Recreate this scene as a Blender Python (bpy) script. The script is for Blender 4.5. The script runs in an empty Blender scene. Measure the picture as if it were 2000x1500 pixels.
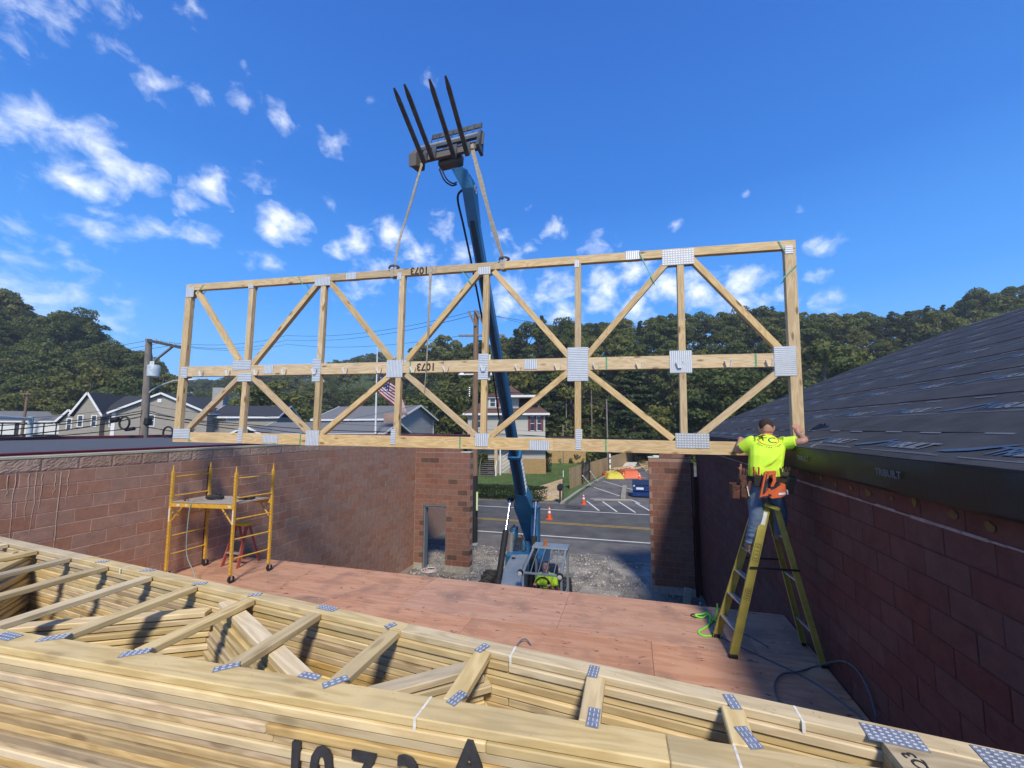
import bpy, bmesh, math, random
import numpy as np
from mathutils import Vector, Matrix, Euler
from mathutils import noise as mnoise
random.seed(7); rng=np.random.default_rng(7)
R=math.radians
SC=bpy.context.scene; COL=SC.collection
# ---------------------------------------------------------------- camera
H=5.45                                   # eye height over the ground; the building's long axis is +Y
FPX,PIT,YAW,ROLL,CX,CY=756.3,5.027,15.082,-.134,1028.9,769.3
_a,_t,_r=R(YAW),R(PIT),R(ROLL)
CF=Vector((-math.sin(_a)*math.cos(_t),math.cos(_a)*math.cos(_t),math.sin(_t)))
_rt=Vector((math.cos(_a),math.sin(_a),0)); _up=_rt.cross(CF)
CR=_rt*math.cos(_r)+_up*math.sin(_r); CU=_up*math.cos(_r)-_rt*math.sin(_r)
EYE=Vector((0,0,H))
cd=bpy.data.cameras.new('camera'); cam=bpy.data.objects.new('camera',cd); COL.objects.link(cam)
cam.matrix_world=Matrix(((CR.x,CU.x,-CF.x,0),(CR.y,CU.y,-CF.y,0),(CR.z,CU.z,-CF.z,H),(0,0,0,1)))
cd.sensor_width=36; cd.lens=FPX*36/2000; cd.shift_x=(1000-CX)/2000; cd.shift_y=(CY-750)/2000
cd.clip_start=.05; cd.clip_end=4000
SC.camera=cam
# ---------------------------------------------------------------- light
SUN=Vector((.27,-.62,.73)).normalized()
sun_el=math.asin(SUN.z); sun_rot=math.atan2(SUN.x,SUN.y)
ld=bpy.data.lights.new('sun','SUN'); ld.energy=2.9; ld.angle=R(9); ld.color=(1,.90,.74)
sun=bpy.data.objects.new('sun',ld); COL.objects.link(sun)
sun.rotation_euler=(-SUN).to_track_quat('-Z','Y').to_euler()
W=bpy.data.worlds.new('World'); SC.world=W; W.use_nodes=True
SC.view_settings.view_transform='Standard'; SC.view_settings.look='None'; SC.view_settings.exposure=0.66; SC.view_settings.gamma=1
SC.view_settings.use_curve_mapping=False
def raydir(px,py): return CF+CR*((px-CX)/FPX)-CU*((py-CY)/FPX)
def sky():
    nt=W.node_tree; N=nt.nodes; L=nt.links; N.clear()
    out=N.new('ShaderNodeOutputWorld'); bg=N.new('ShaderNodeBackground'); bg.inputs[1].default_value=.105
    st=N.new('ShaderNodeTexSky'); st.sky_type='NISHITA'; st.sun_disc=False
    st.sun_elevation=sun_el; st.sun_rotation=sun_rot; st.altitude=300; st.air_density=1.25; st.dust_density=.35; st.ozone_density=2.6
    hs=N.new('ShaderNodeHueSaturation'); hs.inputs['Saturation'].default_value=1.22; hs.inputs['Value'].default_value=1.0
    L.new(st.outputs[0],hs.inputs['Color'])
    tc=N.new('ShaderNodeTexCoord')
    # colour of the clear air by height over the horizon, blended with the physical sky
    sz=N.new('ShaderNodeSeparateXYZ'); L.new(tc.outputs['Generated'],sz.inputs[0]); rmp=N.new('ShaderNodeValToRGB'); e=rmp.color_ramp.elements
    e[0].position=0; e[0].color=(.24,.53,.95,1); e[1].position=.85; e[1].color=(.011,.080,.37,1)
    for p_,c_ in ((.10,(.145,.43,.88,1)),(.28,(.050,.262,.735,1)),(.50,(.020,.148,.53,1))): k_=e.new(p_); k_.color=c_
    L.new(sz.outputs[2],rmp.inputs[0]); sc_=N.new('ShaderNodeVectorMath'); sc_.operation='SCALE'; sc_.inputs['Scale'].default_value=1/.105; L.new(rmp.outputs[0],sc_.inputs[0])
    mixc=N.new('ShaderNodeMix'); mixc.data_type='RGBA'; mixc.inputs[0].default_value=.9; L.new(hs.outputs[0],mixc.inputs[6]); L.new(sc_.outputs[0],mixc.inputs[7])
    # direction -> plane of the far sky (world directions only), then wisps by warped noise
    sep=N.new('ShaderNodeSeparateXYZ'); L.new(tc.outputs['Generated'],sep.inputs[0])
    def M(op,a,b=None,c=None,clamp=False):
        n=N.new('ShaderNodeMath'); n.operation=op; n.use_clamp=clamp
        for i,v in enumerate((a,b,c)):
            if v is None: continue
            if isinstance(v,(int,float)): n.inputs[i].default_value=v
            else: L.new(v,n.inputs[i])
        return n.outputs[0]
    x,y,z=sep.outputs
    az=M('ARCTAN2',x,y); el=M('ARCSINE',z)
    cmb=N.new('ShaderNodeCombineXYZ'); L.new(az,cmb.inputs[0]); L.new(M('MULTIPLY',el,1.35),cmb.inputs[1])
    base=cmb.outputs[0]
    nz=N.new('ShaderNodeTexNoise'); nz.inputs['Scale'].default_value=7; nz.inputs['Detail'].default_value=6; nz.inputs['Roughness'].default_value=.6
    L.new(base,nz.inputs['Vector'])
    def V(op,a,b):
        n=N.new('ShaderNodeVectorMath'); n.operation=op
        for i,v in enumerate((a,b)):
            if isinstance(v,tuple): n.inputs[i].default_value=v
            else: L.new(v,n.inputs[i])
        return n
    wv=V('SUBTRACT',nz.outputs['Color'],(.5,.5,.5)).outputs[0]
    wv=V('MULTIPLY',wv,(.075,.075,0)).outputs[0]
    wp=V('ADD',base,wv).outputs[0]
    blobs=[]
    for px,py,rr,s in [(70,225,62,1),(20,250,50,.8),(185,270,62,1),(215,330,68,1),(150,360,60,1),(260,345,55,.9),(200,405,45,.8),(235,45,48,.55),(365,12,40,.55),(222,92,42,.55),(300,175,42,.55),
      (372,180,36,.4),(476,126,28,.7),(470,190,42,.75),(545,235,50,.75),(655,280,46,.8),(415,370,62,1.05),(380,395,50,.9),(500,350,45,.45),(560,438,55,1.05),(530,450,40,1),(640,400,34,.5),(700,470,48,1),(765,455,55,.9),(660,490,35,.8),(190,445,45,.6),(290,455,40,.5),(390,458,42,.7),(520,505,50,.45),
      (840,165,36,.35),(870,445,45,.8),(735,520,60,.85),(820,500,50,.75),(900,490,45,.8),(980,465,35,.6),(1080,445,42,.8),(1035,485,35,.45),(1170,490,60,.55),(1000,500,50,.5),(860,560,80,.8),(700,570,60,.55),(1000,580,80,.85),(1090,560,70,.9),(1180,560,70,.95),(1240,530,60,.9),(1300,560,70,.95),(1360,560,75,.95),(1450,550,60,1.05),(1440,590,60,.9),(1240,600,70,.9),(1100,610,70,.8),(1520,580,40,.7),(1600,480,42,.65),(1590,540,35,.45),(1640,590,55,.6),(1560,400,20,.3),(1460,372,16,.5),(1320,435,22,.5),(20,430,50,.4),(30,350,35,.4),(1033,400,14,.4),(720,185,24,.3),(1180,590,60,.8)]:
        d=raydir(px,py).normalized(); a=math.atan2(d.x,d.y); e=math.asin(d.z)
        blobs.append((a,e,rr/(900 if py>425 else 1050),s*(1.15 if py>425 else .95)))
    for i in range(48):                       # more of the same fair-weather clouds behind and beside the camera
        a=random.uniform(1.0,5.2); blobs.append((a if a<math.pi else a-2*math.pi,random.uniform(.15,1.3),random.uniform(.08,.16),random.uniform(.5,1)))
    acc=None
    for a,e,rr,s in blobs:
        d=V('DISTANCE',wp,(a,e*1.35,0)); v=M('MULTIPLY_ADD',d.outputs['Value'],-s/rr,s,clamp=True)
        acc=v if acc is None else M('MAXIMUM',acc,v)
    n2=N.new('ShaderNodeTexNoise'); n2.inputs['Scale'].default_value=19; n2.inputs['Detail'].default_value=9; n2.inputs['Roughness'].default_value=.6; n2.inputs['Distortion'].default_value=.35
    L.new(base,n2.inputs['Vector'])
    t=M('MULTIPLY_ADD',n2.outputs['Fac'],2.3,-1.30)
    cl=M('MULTIPLY',M('ADD',acc,t),M('GREATER_THAN',acc,.02)); cl=M('MULTIPLY',cl,.95,clamp=True); cl=M('MULTIPLY',M('POWER',cl,1.35),.9)
    mx=N.new('ShaderNodeMix'); mx.data_type='RGBA'; L.new(cl,mx.inputs[0]); L.new(mixc.outputs[2],mx.inputs[6]); mx.inputs[7].default_value=(8.0,8.3,8.9,1)
    L.new(mx.outputs[2],bg.inputs[0]); L.new(bg.outputs[0],out.inputs[0])
sky()
# ---------------------------------------------------------------- helpers
def at(px,py,axis,v):                      # the point of the world plane axis=v that lies under a pixel of the survey photo
    d=raydir(px,py); k={'x':d.x,'y':d.y,'z':d.z}[axis]; o={'x':0,'y':0,'z':H}[axis]
    return EYE+d*((v-o)/k)
def far(px,py,D): return EYE+raydir(px,py)*D
def G(px,py): return at(px,py,'z',0)
class MB:
    def __init__(s): s.v=[];s.f=[];s.m=[];s.smooth=False
    def add(s,vs,fs,mi=0):
        b=len(s.v); s.v+= [tuple(p) for p in vs]; s.f+=[tuple(i+b for i in f) for f in fs]; s.m+=[mi]*len(fs); return s
    def box(s,c,sz,rot=None,mi=0,bev=0):
        c=Vector(c); hx,hy,hz=sz[0]/2,sz[1]/2,sz[2]/2
        if bev:
            vs=[];b=bev
            for sx in(-1,1):
                for sy in(-1,1):
                    for sz_ in(-1,1):
                        vs+=[(sx*(hx-b),sy*(hy-b),sz_*hz),(sx*(hx-b),sy*hy,sz_*(hz-b)),(sx*hx,sy*(hy-b),sz_*(hz-b))]
            bm=bmesh.new(); 
            for p in vs: bm.verts.new(p)
            bmesh.ops.convex_hull(bm,input=bm.verts); bmesh.ops.dissolve_limit(bm,angle_limit=.02,verts=bm.verts,edges=bm.edges)
            bm.verts.index_update(); vs=[v.co.copy() for v in bm.verts]; fs=[[v.index for v in f.verts] for f in bm.faces]; bm.free()
        else:
            vs=[(x*hx,y*hy,z*hz) for x in(-1,1) for y in(-1,1) for z in(-1,1)]
            fs=[(0,1,3,2),(4,6,7,5),(0,4,5,1),(2,3,7,6),(0,2,6,4),(1,5,7,3)]
        if rot is not None: vs=[rot@Vector(p) for p in vs]
        return s.add([Vector(p)+c for p in vs],fs,mi)
    def bar(s,p0,p1,w,t,up=(0,0,1),mi=0,bev=0):
        p0=Vector(p0);p1=Vector(p1); x=(p1-p0); l=x.length; x.normalize(); up=Vector(up)
        y=up.cross(x)
        if y.length<1e-4: y=Vector((0,1,0)).cross(x)
        y.normalize(); z=x.cross(y); rot=Matrix((x,y,z)).transposed()
        return s.box((p0+p1)/2,(l,t,w),rot,mi,bev)
    def tube(s,path,r,n=8,mi=0,cap=True):
        P=[Vector(p) for p in path]; k=len(P); rr=r if isinstance(r,(list,tuple)) else [r]*k
        vs=[];prev=None
        for i,p in enumerate(P):
            t=(P[min(i+1,k-1)]-P[max(i-1,0)]).normalized()
            if prev is None:
                a=t.cross(Vector((0,0,1)));
                if a.length<.1: a=t.cross(Vector((0,1,0)))
            else: a=prev-t*prev.dot(t)
            a.normalize(); prev=a; b=t.cross(a)
            for j in range(n):
                th=2*math.pi*j/n; vs.append(p+(a*math.cos(th)+b*math.sin(th))*rr[i])
        fs=[(i*n+j,i*n+(j+1)%n,(i+1)*n+(j+1)%n,(i+1)*n+j) for i in range(k-1) for j in range(n)]
        if cap: fs+=[tuple(range(n))[::-1],tuple(range((k-1)*n,k*n))]
        return s.add(vs,fs,mi)
    def prism(s,poly,p0,d,mi=0):
        poly=[Vector(p) for p in poly]; d=Vector(d); n=len(poly); o=Vector(p0)
        vs=[o+p for p in poly]+[o+p+d for p in poly]
        fs=[tuple(range(n))[::-1],tuple(range(n,2*n))]+[(i,(i+1)%n,n+(i+1)%n,n+i) for i in range(n)]
        return s.add(vs,fs,mi)
    def quad(s,*p,mi=0): return s.add(p,[tuple(range(len(p)))],mi)
    def sphere(s,c,r,n=10,m=7,mi=0):
        c=Vector(c); r=Vector(r) if isinstance(r,(tuple,list,Vector)) else Vector((r,r,r)); vs=[];fs=[]
        for i in range(m+1):
            ph=math.pi*i/m
            for j in range(n):
                th=2*math.pi*j/n; vs.append(c+Vector((r.x*math.sin(ph)*math.cos(th),r.y*math.sin(ph)*math.sin(th),r.z*math.cos(ph))))
        for i in range(m):
            for j in range(n): fs.append((i*n+j,(i+1)*n+j,(i+1)*n+(j+1)%n,i*n+(j+1)%n))
        return s.add(vs,fs,mi)
    def lathe(s,c,prof,n=16,mi=0,axis=None):
        c=Vector(c); q=Vector((0,0,1)).rotation_difference(Vector(axis)) if axis else None; vs=[];fs=[];m=len(prof)
        for r,z in prof:
            for j in range(n):
                th=2*math.pi*j/n; p=Vector((r*math.cos(th),r*math.sin(th),z)); vs.append(c+(q@p if q else p))
        for i in range(m-1):
            for j in range(n): fs.append((i*n+j,i*n+(j+1)%n,(i+1)*n+(j+1)%n,(i+1)*n+j))
        fs+=[tuple(range(n))[::-1],tuple(range((m-1)*n,m*n))]
        return s.add(vs,fs,mi)
    def mesh(s,name,mats,off=None):
        me=bpy.data.meshes.new(name)
        vs=s.v if off is None else [(a-off[0],b-off[1],c-off[2]) for a,b,c in s.v]
        me.from_pydata(vs,[],s.f)
        for m in (mats if isinstance(mats,(list,tuple)) else [mats]): me.materials.append(m)
        if any(s.m): me.polygons.foreach_set('material_index',s.m)
        bm=bmesh.new(); bm.from_mesh(me); bmesh.ops.recalc_face_normals(bm,faces=bm.faces); bm.to_mesh(me); bm.free()
        if s.smooth:
            me.polygons.foreach_set('use_smooth',[True]*len(me.polygons))
            try: me.set_sharp_from_angle(angle=R(40))
            except Exception: pass
        me.update(); return me
def link(name,me,parent=None):
    o=bpy.data.objects.new(name,me); COL.objects.link(o)
    if parent: o.parent=parent
    return o
def rootloc(p):
    v=Vector((0,0,0))
    while p is not None: v+=p.location; p=p.parent
    return v
def build(mb,name,mats,parent=None,smooth=False):
    mb.smooth=smooth; return link(name,mb.mesh(name,mats,rootloc(parent) if parent else None),parent)
def tag(o,label,cat,group=None):
    o['label']=label;o['category']=cat
    if group:o['group']=group
    return o
def thing(name,label,cat,loc=(0,0,0),group=None):
    o=bpy.data.objects.new(name,None); COL.objects.link(o); o.location=loc; o.empty_display_size=.1; return tag(o,label,cat,group)
def struct(mb,name,mats,smooth=False):
    o=build(mb,name,mats,None,smooth); o['kind']='structure'; return o
def stuff(o): o['kind']='stuff'; return o
def dup(root,loc=None,rz=None,label=None,scale=None):
    c=root.copy(); COL.objects.link(c)
    if loc is not None: c.location=loc
    if rz is not None: c.rotation_euler=(0,0,rz)
    if label: c['label']=label
    if scale: c.scale=(scale,)*3 if isinstance(scale,(int,float)) else scale
    for ch in root.children:
        d=ch.copy(); COL.objects.link(d); d.parent=c
        for g in ch.children:
            e=g.copy(); COL.objects.link(e); e.parent=d
    return c
# ---------------------------------------------------------------- materials
MATS={}
def pm(name,col,rough=.7,var=.18,scale=6,bump=.15,bs=60,metal=0,rand=0,stretch=(1,1,1),spec=.4,world=False,col2=None,thr=.5,sharp=.25,trans=0):
    if name in MATS: return MATS[name]
    m=bpy.data.materials.new(name); m.use_nodes=True; nt=m.node_tree; N=nt.nodes; L=nt.links
    b=N['Principled BSDF']; b.inputs['Roughness'].default_value=rough; b.inputs['Metallic'].default_value=metal
    b.inputs['Specular IOR Level'].default_value=spec
    if trans: b.inputs['Transmission Weight'].default_value=trans
    if world: g=N.new('ShaderNodeNewGeometry'); src=g.outputs['Position']
    else: g=N.new('ShaderNodeTexCoord'); src=g.outputs['Object']
    oi=N.new('ShaderNodeObjectInfo')
    mp=N.new('ShaderNodeMapping'); mp.inputs['Scale'].default_value=stretch; L.new(src,mp.inputs['Vector'])
    if not world:
        vm=N.new('ShaderNodeVectorMath'); vm.operation='SCALE'; vm.inputs[0].default_value=(13,7,9); L.new(oi.outputs['Random'],vm.inputs['Scale']); L.new(vm.outputs[0],mp.inputs['Location'])
    n1=N.new('ShaderNodeTexNoise'); n1.inputs['Scale'].default_value=scale; n1.inputs['Detail'].default_value=8; n1.inputs['Roughness'].default_value=.65; L.new(mp.outputs[0],n1.inputs['Vector'])
    rp=N.new('ShaderNodeValToRGB'); c=Vector(col[:3])
    if col2 is None: lo=[x*(1-var) for x in c]; hi=[min(1,x*(1+var)) for x in c]; e0,e1=.32,.68
    else: lo=list(c); hi=list(col2); e0,e1=thr-sharp/2,thr+sharp/2
    rp.color_ramp.elements[0].position=e0; rp.color_ramp.elements[1].position=e1
    rp.color_ramp.elements[0].color=(*lo,1); rp.color_ramp.elements[1].color=(*hi,1); L.new(n1.outputs['Fac'],rp.inputs[0])
    colout=rp.outputs[0]
    if rand:
        hs=N.new('ShaderNodeHueSaturation'); L.new(colout,hs.inputs['Color'])
        mr=N.new('ShaderNodeMapRange'); mr.inputs['To Min'].default_value=1-rand; mr.inputs['To Max'].default_value=1+rand
        if world: L.new(g.outputs['Random Per Island'],mr.inputs['Value'])
        else: L.new(oi.outputs['Random'],mr.inputs['Value'])
        L.new(mr.outputs[0],hs.inputs['Value']); colout=hs.outputs[0]
    L.new(colout,b.inputs['Base Color'])
    if bump:
        n2=N.new('ShaderNodeTexNoise'); n2.inputs['Scale'].default_value=bs; n2.inputs['Detail'].default_value=6; L.new(mp.outputs[0],n2.inputs['Vector'])
        bp=N.new('ShaderNodeBump'); bp.inputs['Strength'].default_value=bump; bp.inputs['Distance'].default_value=.02; L.new(n2.outputs['Fac'],bp.inputs['Height']); L.new(bp.outputs[0],b.inputs['Normal'])
        rr=N.new('ShaderNodeMapRange'); rr.inputs['To Min'].default_value=max(0,rough-.12); rr.inputs['To Max'].default_value=min(1,rough+.12); L.new(n1.outputs['Fac'],rr.inputs['Value']); L.new(rr.outputs[0],b.inputs['Roughness'])
    MATS[name]=m; return m
def wood(name,light,dark,rand=.14,grain=1.0,knots=.5,dirt=.12):
    m=bpy.data.materials.new(name); m.use_nodes=True; nt=m.node_tree; N=nt.nodes; L=nt.links; b=N['Principled BSDF']
    b.inputs['Roughness'].default_value=.68; b.inputs['Specular IOR Level'].default_value=.3
    tc=N.new('ShaderNodeTexCoord'); oi=N.new('ShaderNodeObjectInfo')
    vm=N.new('ShaderNodeVectorMath'); vm.operation='SCALE'; vm.inputs[0].default_value=(31,5.3,7.7); L.new(oi.outputs['Random'],vm.inputs['Scale'])
    ad=N.new('ShaderNodeVectorMath'); ad.operation='ADD'; L.new(tc.outputs['Object'],ad.inputs[0]); L.new(vm.outputs[0],ad.inputs[1])
    mp=N.new('ShaderNodeMapping'); mp.inputs['Scale'].default_value=(.13,1,1); L.new(ad.outputs[0],mp.inputs['Vector'])
    # growth rings: distance-like noise fed to a sine
    n1=N.new('ShaderNodeTexNoise'); n1.inputs['Scale'].default_value=7; n1.inputs['Detail'].default_value=3; n1.inputs['Distortion'].default_value=.4; L.new(mp.outputs[0],n1.inputs['Vector'])
    mu=N.new('ShaderNodeMath'); mu.operation='MULTIPLY'; mu.inputs[1].default_value=70*grain; L.new(n1.outputs['Fac'],mu.inputs[0])
    sn=N.new('ShaderNodeMath'); sn.operation='SINE'; L.new(mu.outputs[0],sn.inputs[0])
    ma=N.new('ShaderNodeMath'); ma.operation='MULTIPLY_ADD'; ma.inputs[1].default_value=.5; ma.inputs[2].default_value=.5; L.new(sn.outputs[0],ma.inputs[0])
    n2=N.new('ShaderNodeTexNoise'); n2.inputs['Scale'].default_value=90; n2.inputs['Detail'].default_value=4; L.new(mp.outputs[0],n2.inputs['Vector'])
    m1=N.new('ShaderNodeMix'); m1.data_type='FLOAT'; m1.inputs[0].default_value=.5; L.new(ma.outputs[0],m1.inputs[2]); L.new(n2.outputs['Fac'],m1.inputs[3])
    rp=N.new('ShaderNodeValToRGB'); rp.color_ramp.elements[0].position=.18; rp.color_ramp.elements[0].color=(*dark,1); rp.color_ramp.elements[1].position=.72; rp.color_ramp.elements[1].color=(*light,1); L.new(m1.outputs[0],rp.inputs[0])
    # knots
    mk=N.new('ShaderNodeMapping'); mk.inputs['Scale'].default_value=(2.6,8,8); L.new(ad.outputs[0],mk.inputs['Vector'])
    vo=N.new('ShaderNodeTexVoronoi'); vo.inputs['Scale'].default_value=1.0; L.new(mk.outputs[0],vo.inputs['Vector'])
    kr=N.new('ShaderNodeValToRGB'); kr.color_ramp.elements[0].position=.10; kr.color_ramp.elements[0].color=(knots,knots,knots,1); kr.color_ramp.elements[1].position=.19; kr.color_ramp.elements[1].color=(0,0,0,1); L.new(vo.outputs['Distance'],kr.inputs[0])
    mxk=N.new('ShaderNodeMix'); mxk.data_type='RGBA'; L.new(kr.outputs[0],mxk.inputs[0]); L.new(rp.outputs[0],mxk.inputs[6]); mxk.inputs[7].default_value=(dark[0]*.35,dark[1]*.28,dark[2]*.22,1)
    # weather stains
    n3=N.new('ShaderNodeTexNoise'); n3.inputs['Scale'].default_value=2.3; n3.inputs['Detail'].default_value=6; L.new(ad.outputs[0],n3.inputs['Vector'])
    dr=N.new('ShaderNodeValToRGB'); dr.color_ramp.elements[0].position=.52; dr.color_ramp.elements[0].color=(0,0,0,1); dr.color_ramp.elements[1].position=.75; dr.color_ramp.elements[1].color=(dirt*3,)*3+(1,); L.new(n3.outputs['Fac'],dr.inputs[0])
    mxd=N.new('ShaderNodeMix'); mxd.data_type='RGBA'; L.new(dr.outputs[0],mxd.inputs[0]); L.new(mxk.outputs[2],mxd.inputs[6]); mxd.inputs[7].default_value=(light[0]*.5,light[1]*.52,light[2]*.6,1)
    hs=N.new('ShaderNodeHueSaturation'); L.new(mxd.outputs[2],hs.inputs['Color'])
    g2=N.new('ShaderNodeMath'); g2.operation='MULTIPLY'; g2.inputs[1].default_value=7.13; L.new(oi.outputs['Random'],g2.inputs[0]); fr=N.new('ShaderNodeMath'); fr.operation='FRACT'; L.new(g2.outputs[0],fr.inputs[0])
    for s_,k,o_ in (('Value',rand,oi.outputs['Random']),('Saturation',rand*.8,fr.outputs[0])):
        mr=N.new('ShaderNodeMapRange'); mr.inputs['To Min'].default_value=1-k; mr.inputs['To Max'].default_value=1+k; L.new(o_,mr.inputs['Value']); L.new(mr.outputs[0],hs.inputs[s_])
    L.new(hs.outputs[0],b.inputs['Base Color'])
    bp=N.new('ShaderNodeBump'); bp.inputs['Strength'].default_value=.25; bp.inputs['Distance'].default_value=.003; L.new(m1.outputs[0],bp.inputs['Height']); L.new(bp.outputs[0],b.inputs['Normal'])
    MATS[name]=m; return m
def masonry(name,base,rand=.16,stain=(.33,.22,.17),stainamt=.35,bump=.4,bs=70,darkfrac=.0,dark=(.05,.045,.04)):
    m=bpy.data.materials.new(name); m.use_nodes=True; nt=m.node_tree; N=nt.nodes; L=nt.links; b=N['Principled BSDF']
    b.inputs['Roughness'].default_value=.92; b.inputs['Specular IOR Level'].default_value=.15
    g=N.new('ShaderNodeNewGeometry'); oi=N.new('ShaderNodeObjectInfo')
    def M(op,a,b_=None,c=None):
        n=N.new('ShaderNodeMath'); n.operation=op
        for i,v in enumerate((a,b_,c)):
            if v is None: continue
            if isinstance(v,(int,float)): n.inputs[i].default_value=v
            else: L.new(v,n.inputs[i])
        return n.outputs[0]
    rnd=M('FRACT',M('ADD',g.outputs['Random Per Island'],oi.outputs['Random']))
    rnd2=M('FRACT',M('MULTIPLY',rnd,17.31))
    n1=N.new('ShaderNodeTexNoise'); n1.inputs['Scale'].default_value=9; n1.inputs['Detail'].default_value=9; n1.inputs['Roughness'].default_value=.7; L.new(g.outputs['Position'],n1.inputs['Vector'])
    rp=N.new('ShaderNodeValToRGB'); rp.color_ramp.elements[0].position=.3; rp.color_ramp.elements[1].position=.7
    rp.color_ramp.elements[0].color=(*[x*.78 for x in base],1); rp.color_ramp.elements[1].color=(*[x*1.2 for x in base],1); L.new(n1.outputs['Fac'],rp.inputs[0])
    hs=N.new('ShaderNodeHueSaturation'); L.new(rp.outputs[0],hs.inputs['Color'])
    L.new(M('MULTIPLY_ADD',M('POWER',rnd,1.6),-2*rand,1+rand),hs.inputs['Value']); L.new(M('MULTIPLY_ADD',rnd2,-.22,1.02),hs.inputs['Saturation']); L.new(M('MULTIPLY_ADD',rnd2,.006,.498),hs.inputs['Hue'])
    c=hs.outputs[0]
    if darkfrac:
        k=M('LESS_THAN',rnd,darkfrac); mx=N.new('ShaderNodeMix'); mx.data_type='RGBA'; L.new(M('MULTIPLY',k,.7),mx.inputs[0]); L.new(c,mx.inputs[6]); mx.inputs[7].default_value=(*dark,1); c=mx.outputs[2]
    mp=N.new('ShaderNodeMapping'); mp.inputs['Scale'].default_value=(1.6,1.6,.28); L.new(g.outputs['Position'],mp.inputs['Vector'])
    n3=N.new('ShaderNodeTexNoise'); n3.inputs['Scale'].default_value=1.3; n3.inputs['Detail'].default_value=9; n3.inputs['Roughness'].default_value=.7; L.new(mp.outputs[0],n3.inputs['Vector'])
    sr=N.new('ShaderNodeValToRGB'); sr.color_ramp.elements[0].position=.42; sr.color_ramp.elements[0].color=(0,0,0,1); sr.color_ramp.elements[1].position=.78; sr.color_ramp.elements[1].color=(stainamt,)*3+(1,); L.new(n3.outputs['Fac'],sr.inputs[0])
    mx=N.new('ShaderNodeMix'); mx.data_type='RGBA'; L.new(sr.outputs[0],mx.inputs[0]); L.new(c,mx.inputs[6]); mx.inputs[7].default_value=(*stain,1)
    L.new(mx.outputs[2],b.inputs['Base Color'])
    n2=N.new('ShaderNodeTexNoise'); n2.inputs['Scale'].default_value=bs; n2.inputs['Detail'].default_value=7; L.new(g.outputs['Position'],n2.inputs['Vector'])
    bp=N.new('ShaderNodeBump'); bp.inputs['Strength'].default_value=bump; bp.inputs['Distance'].default_value=.008; L.new(n2.outputs['Fac'],bp.inputs['Height']); L.new(bp.outputs[0],b.inputs['Normal'])
    MATS[name]=m; return m
M_PINE=wood('pine',(.61,.455,.25),(.48,.335,.165),knots=.85); M_PINE3=wood('pine_aged',(.54,.405,.215),(.41,.29,.14),rand=.24,grain=.8,knots=.5,dirt=.2); M_PINE2=wood('pine_stack',(.63,.505,.285),(.50,.385,.20),rand=.22,grain=.6,knots=.35,dirt=.14)
M_PLY=None
M_GALV=pm('galvanised_steel',(.74,.76,.76),rough=.4,var=.08,scale=14,metal=.25,bump=0)
M_GALD=pm('plate_groove',(.42,.43,.44),rough=.5,var=.1,metal=.3,bump=0)
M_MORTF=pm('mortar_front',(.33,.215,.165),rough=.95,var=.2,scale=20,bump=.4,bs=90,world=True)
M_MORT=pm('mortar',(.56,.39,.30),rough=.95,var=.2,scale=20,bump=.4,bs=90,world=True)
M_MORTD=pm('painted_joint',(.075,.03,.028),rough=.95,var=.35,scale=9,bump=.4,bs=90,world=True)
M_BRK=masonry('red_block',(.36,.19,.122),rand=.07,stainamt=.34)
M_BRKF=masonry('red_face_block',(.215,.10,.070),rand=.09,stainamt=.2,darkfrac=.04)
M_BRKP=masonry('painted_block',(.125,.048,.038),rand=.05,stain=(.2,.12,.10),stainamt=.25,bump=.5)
M_SPLIT=masonry('split_face_block',(.36,.25,.185),rand=.15,bump=1.0,bs=45,stainamt=.3)
M_CONC=pm('concrete',(.36,.34,.29),rough=.9,var=.2,scale=8,bump=.3,bs=80,world=True)
M_CREAM=pm('cream_board',(.62,.60,.48),rough=.8,var=.12,scale=8)
M_STEELG=pm('grey_painted_steel',(.15,.175,.19),rough=.5,var=.15,scale=8,bump=.05)
# ---------------------------------------------------------------- our building's walls
XL,XR,YF=-8.38,2.08,14.0
BL,BH,MT=.4064,.2032,.011
_bm={}
def blockmesh(l,h,d,mat,rough=0,var=0):
    key=(round(l,3),round(h,3),round(d,3),mat.name,rough,var)
    if key in _bm: return _bm[key]
    mb=MB()
    if rough:                                 # split face: a rock-textured front (local +z)
        nx,ny=19,10; vs=[]
        for j in range(ny):
            for i in range(nx):
                u=i/(nx-1)-.5; v=j/(ny-1)-.5; e=min(.5-abs(u),.5-abs(v))
                vs.append((u*l,v*h,d/2+(0 if e<.01 else .006+.006*mnoise.noise(Vector((u*9+var*9,v*6,var)))+.0045*mnoise.noise(Vector((u*37,v*23,var*3))))))
        nb=len(vs)
        fs=[(j*nx+i,j*nx+i+1,(j+1)*nx+i+1,(j+1)*nx+i) for j in range(ny-1) for i in range(nx-1)]
        mb.add(vs,fs); mb.box((0,0,-.002),(l,h,d-.004))
    else: mb.box((0,0,0),(l,h,d),bev=.0035)
    me=mb.mesh('block',mat); _bm[key]=me; return me
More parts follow.
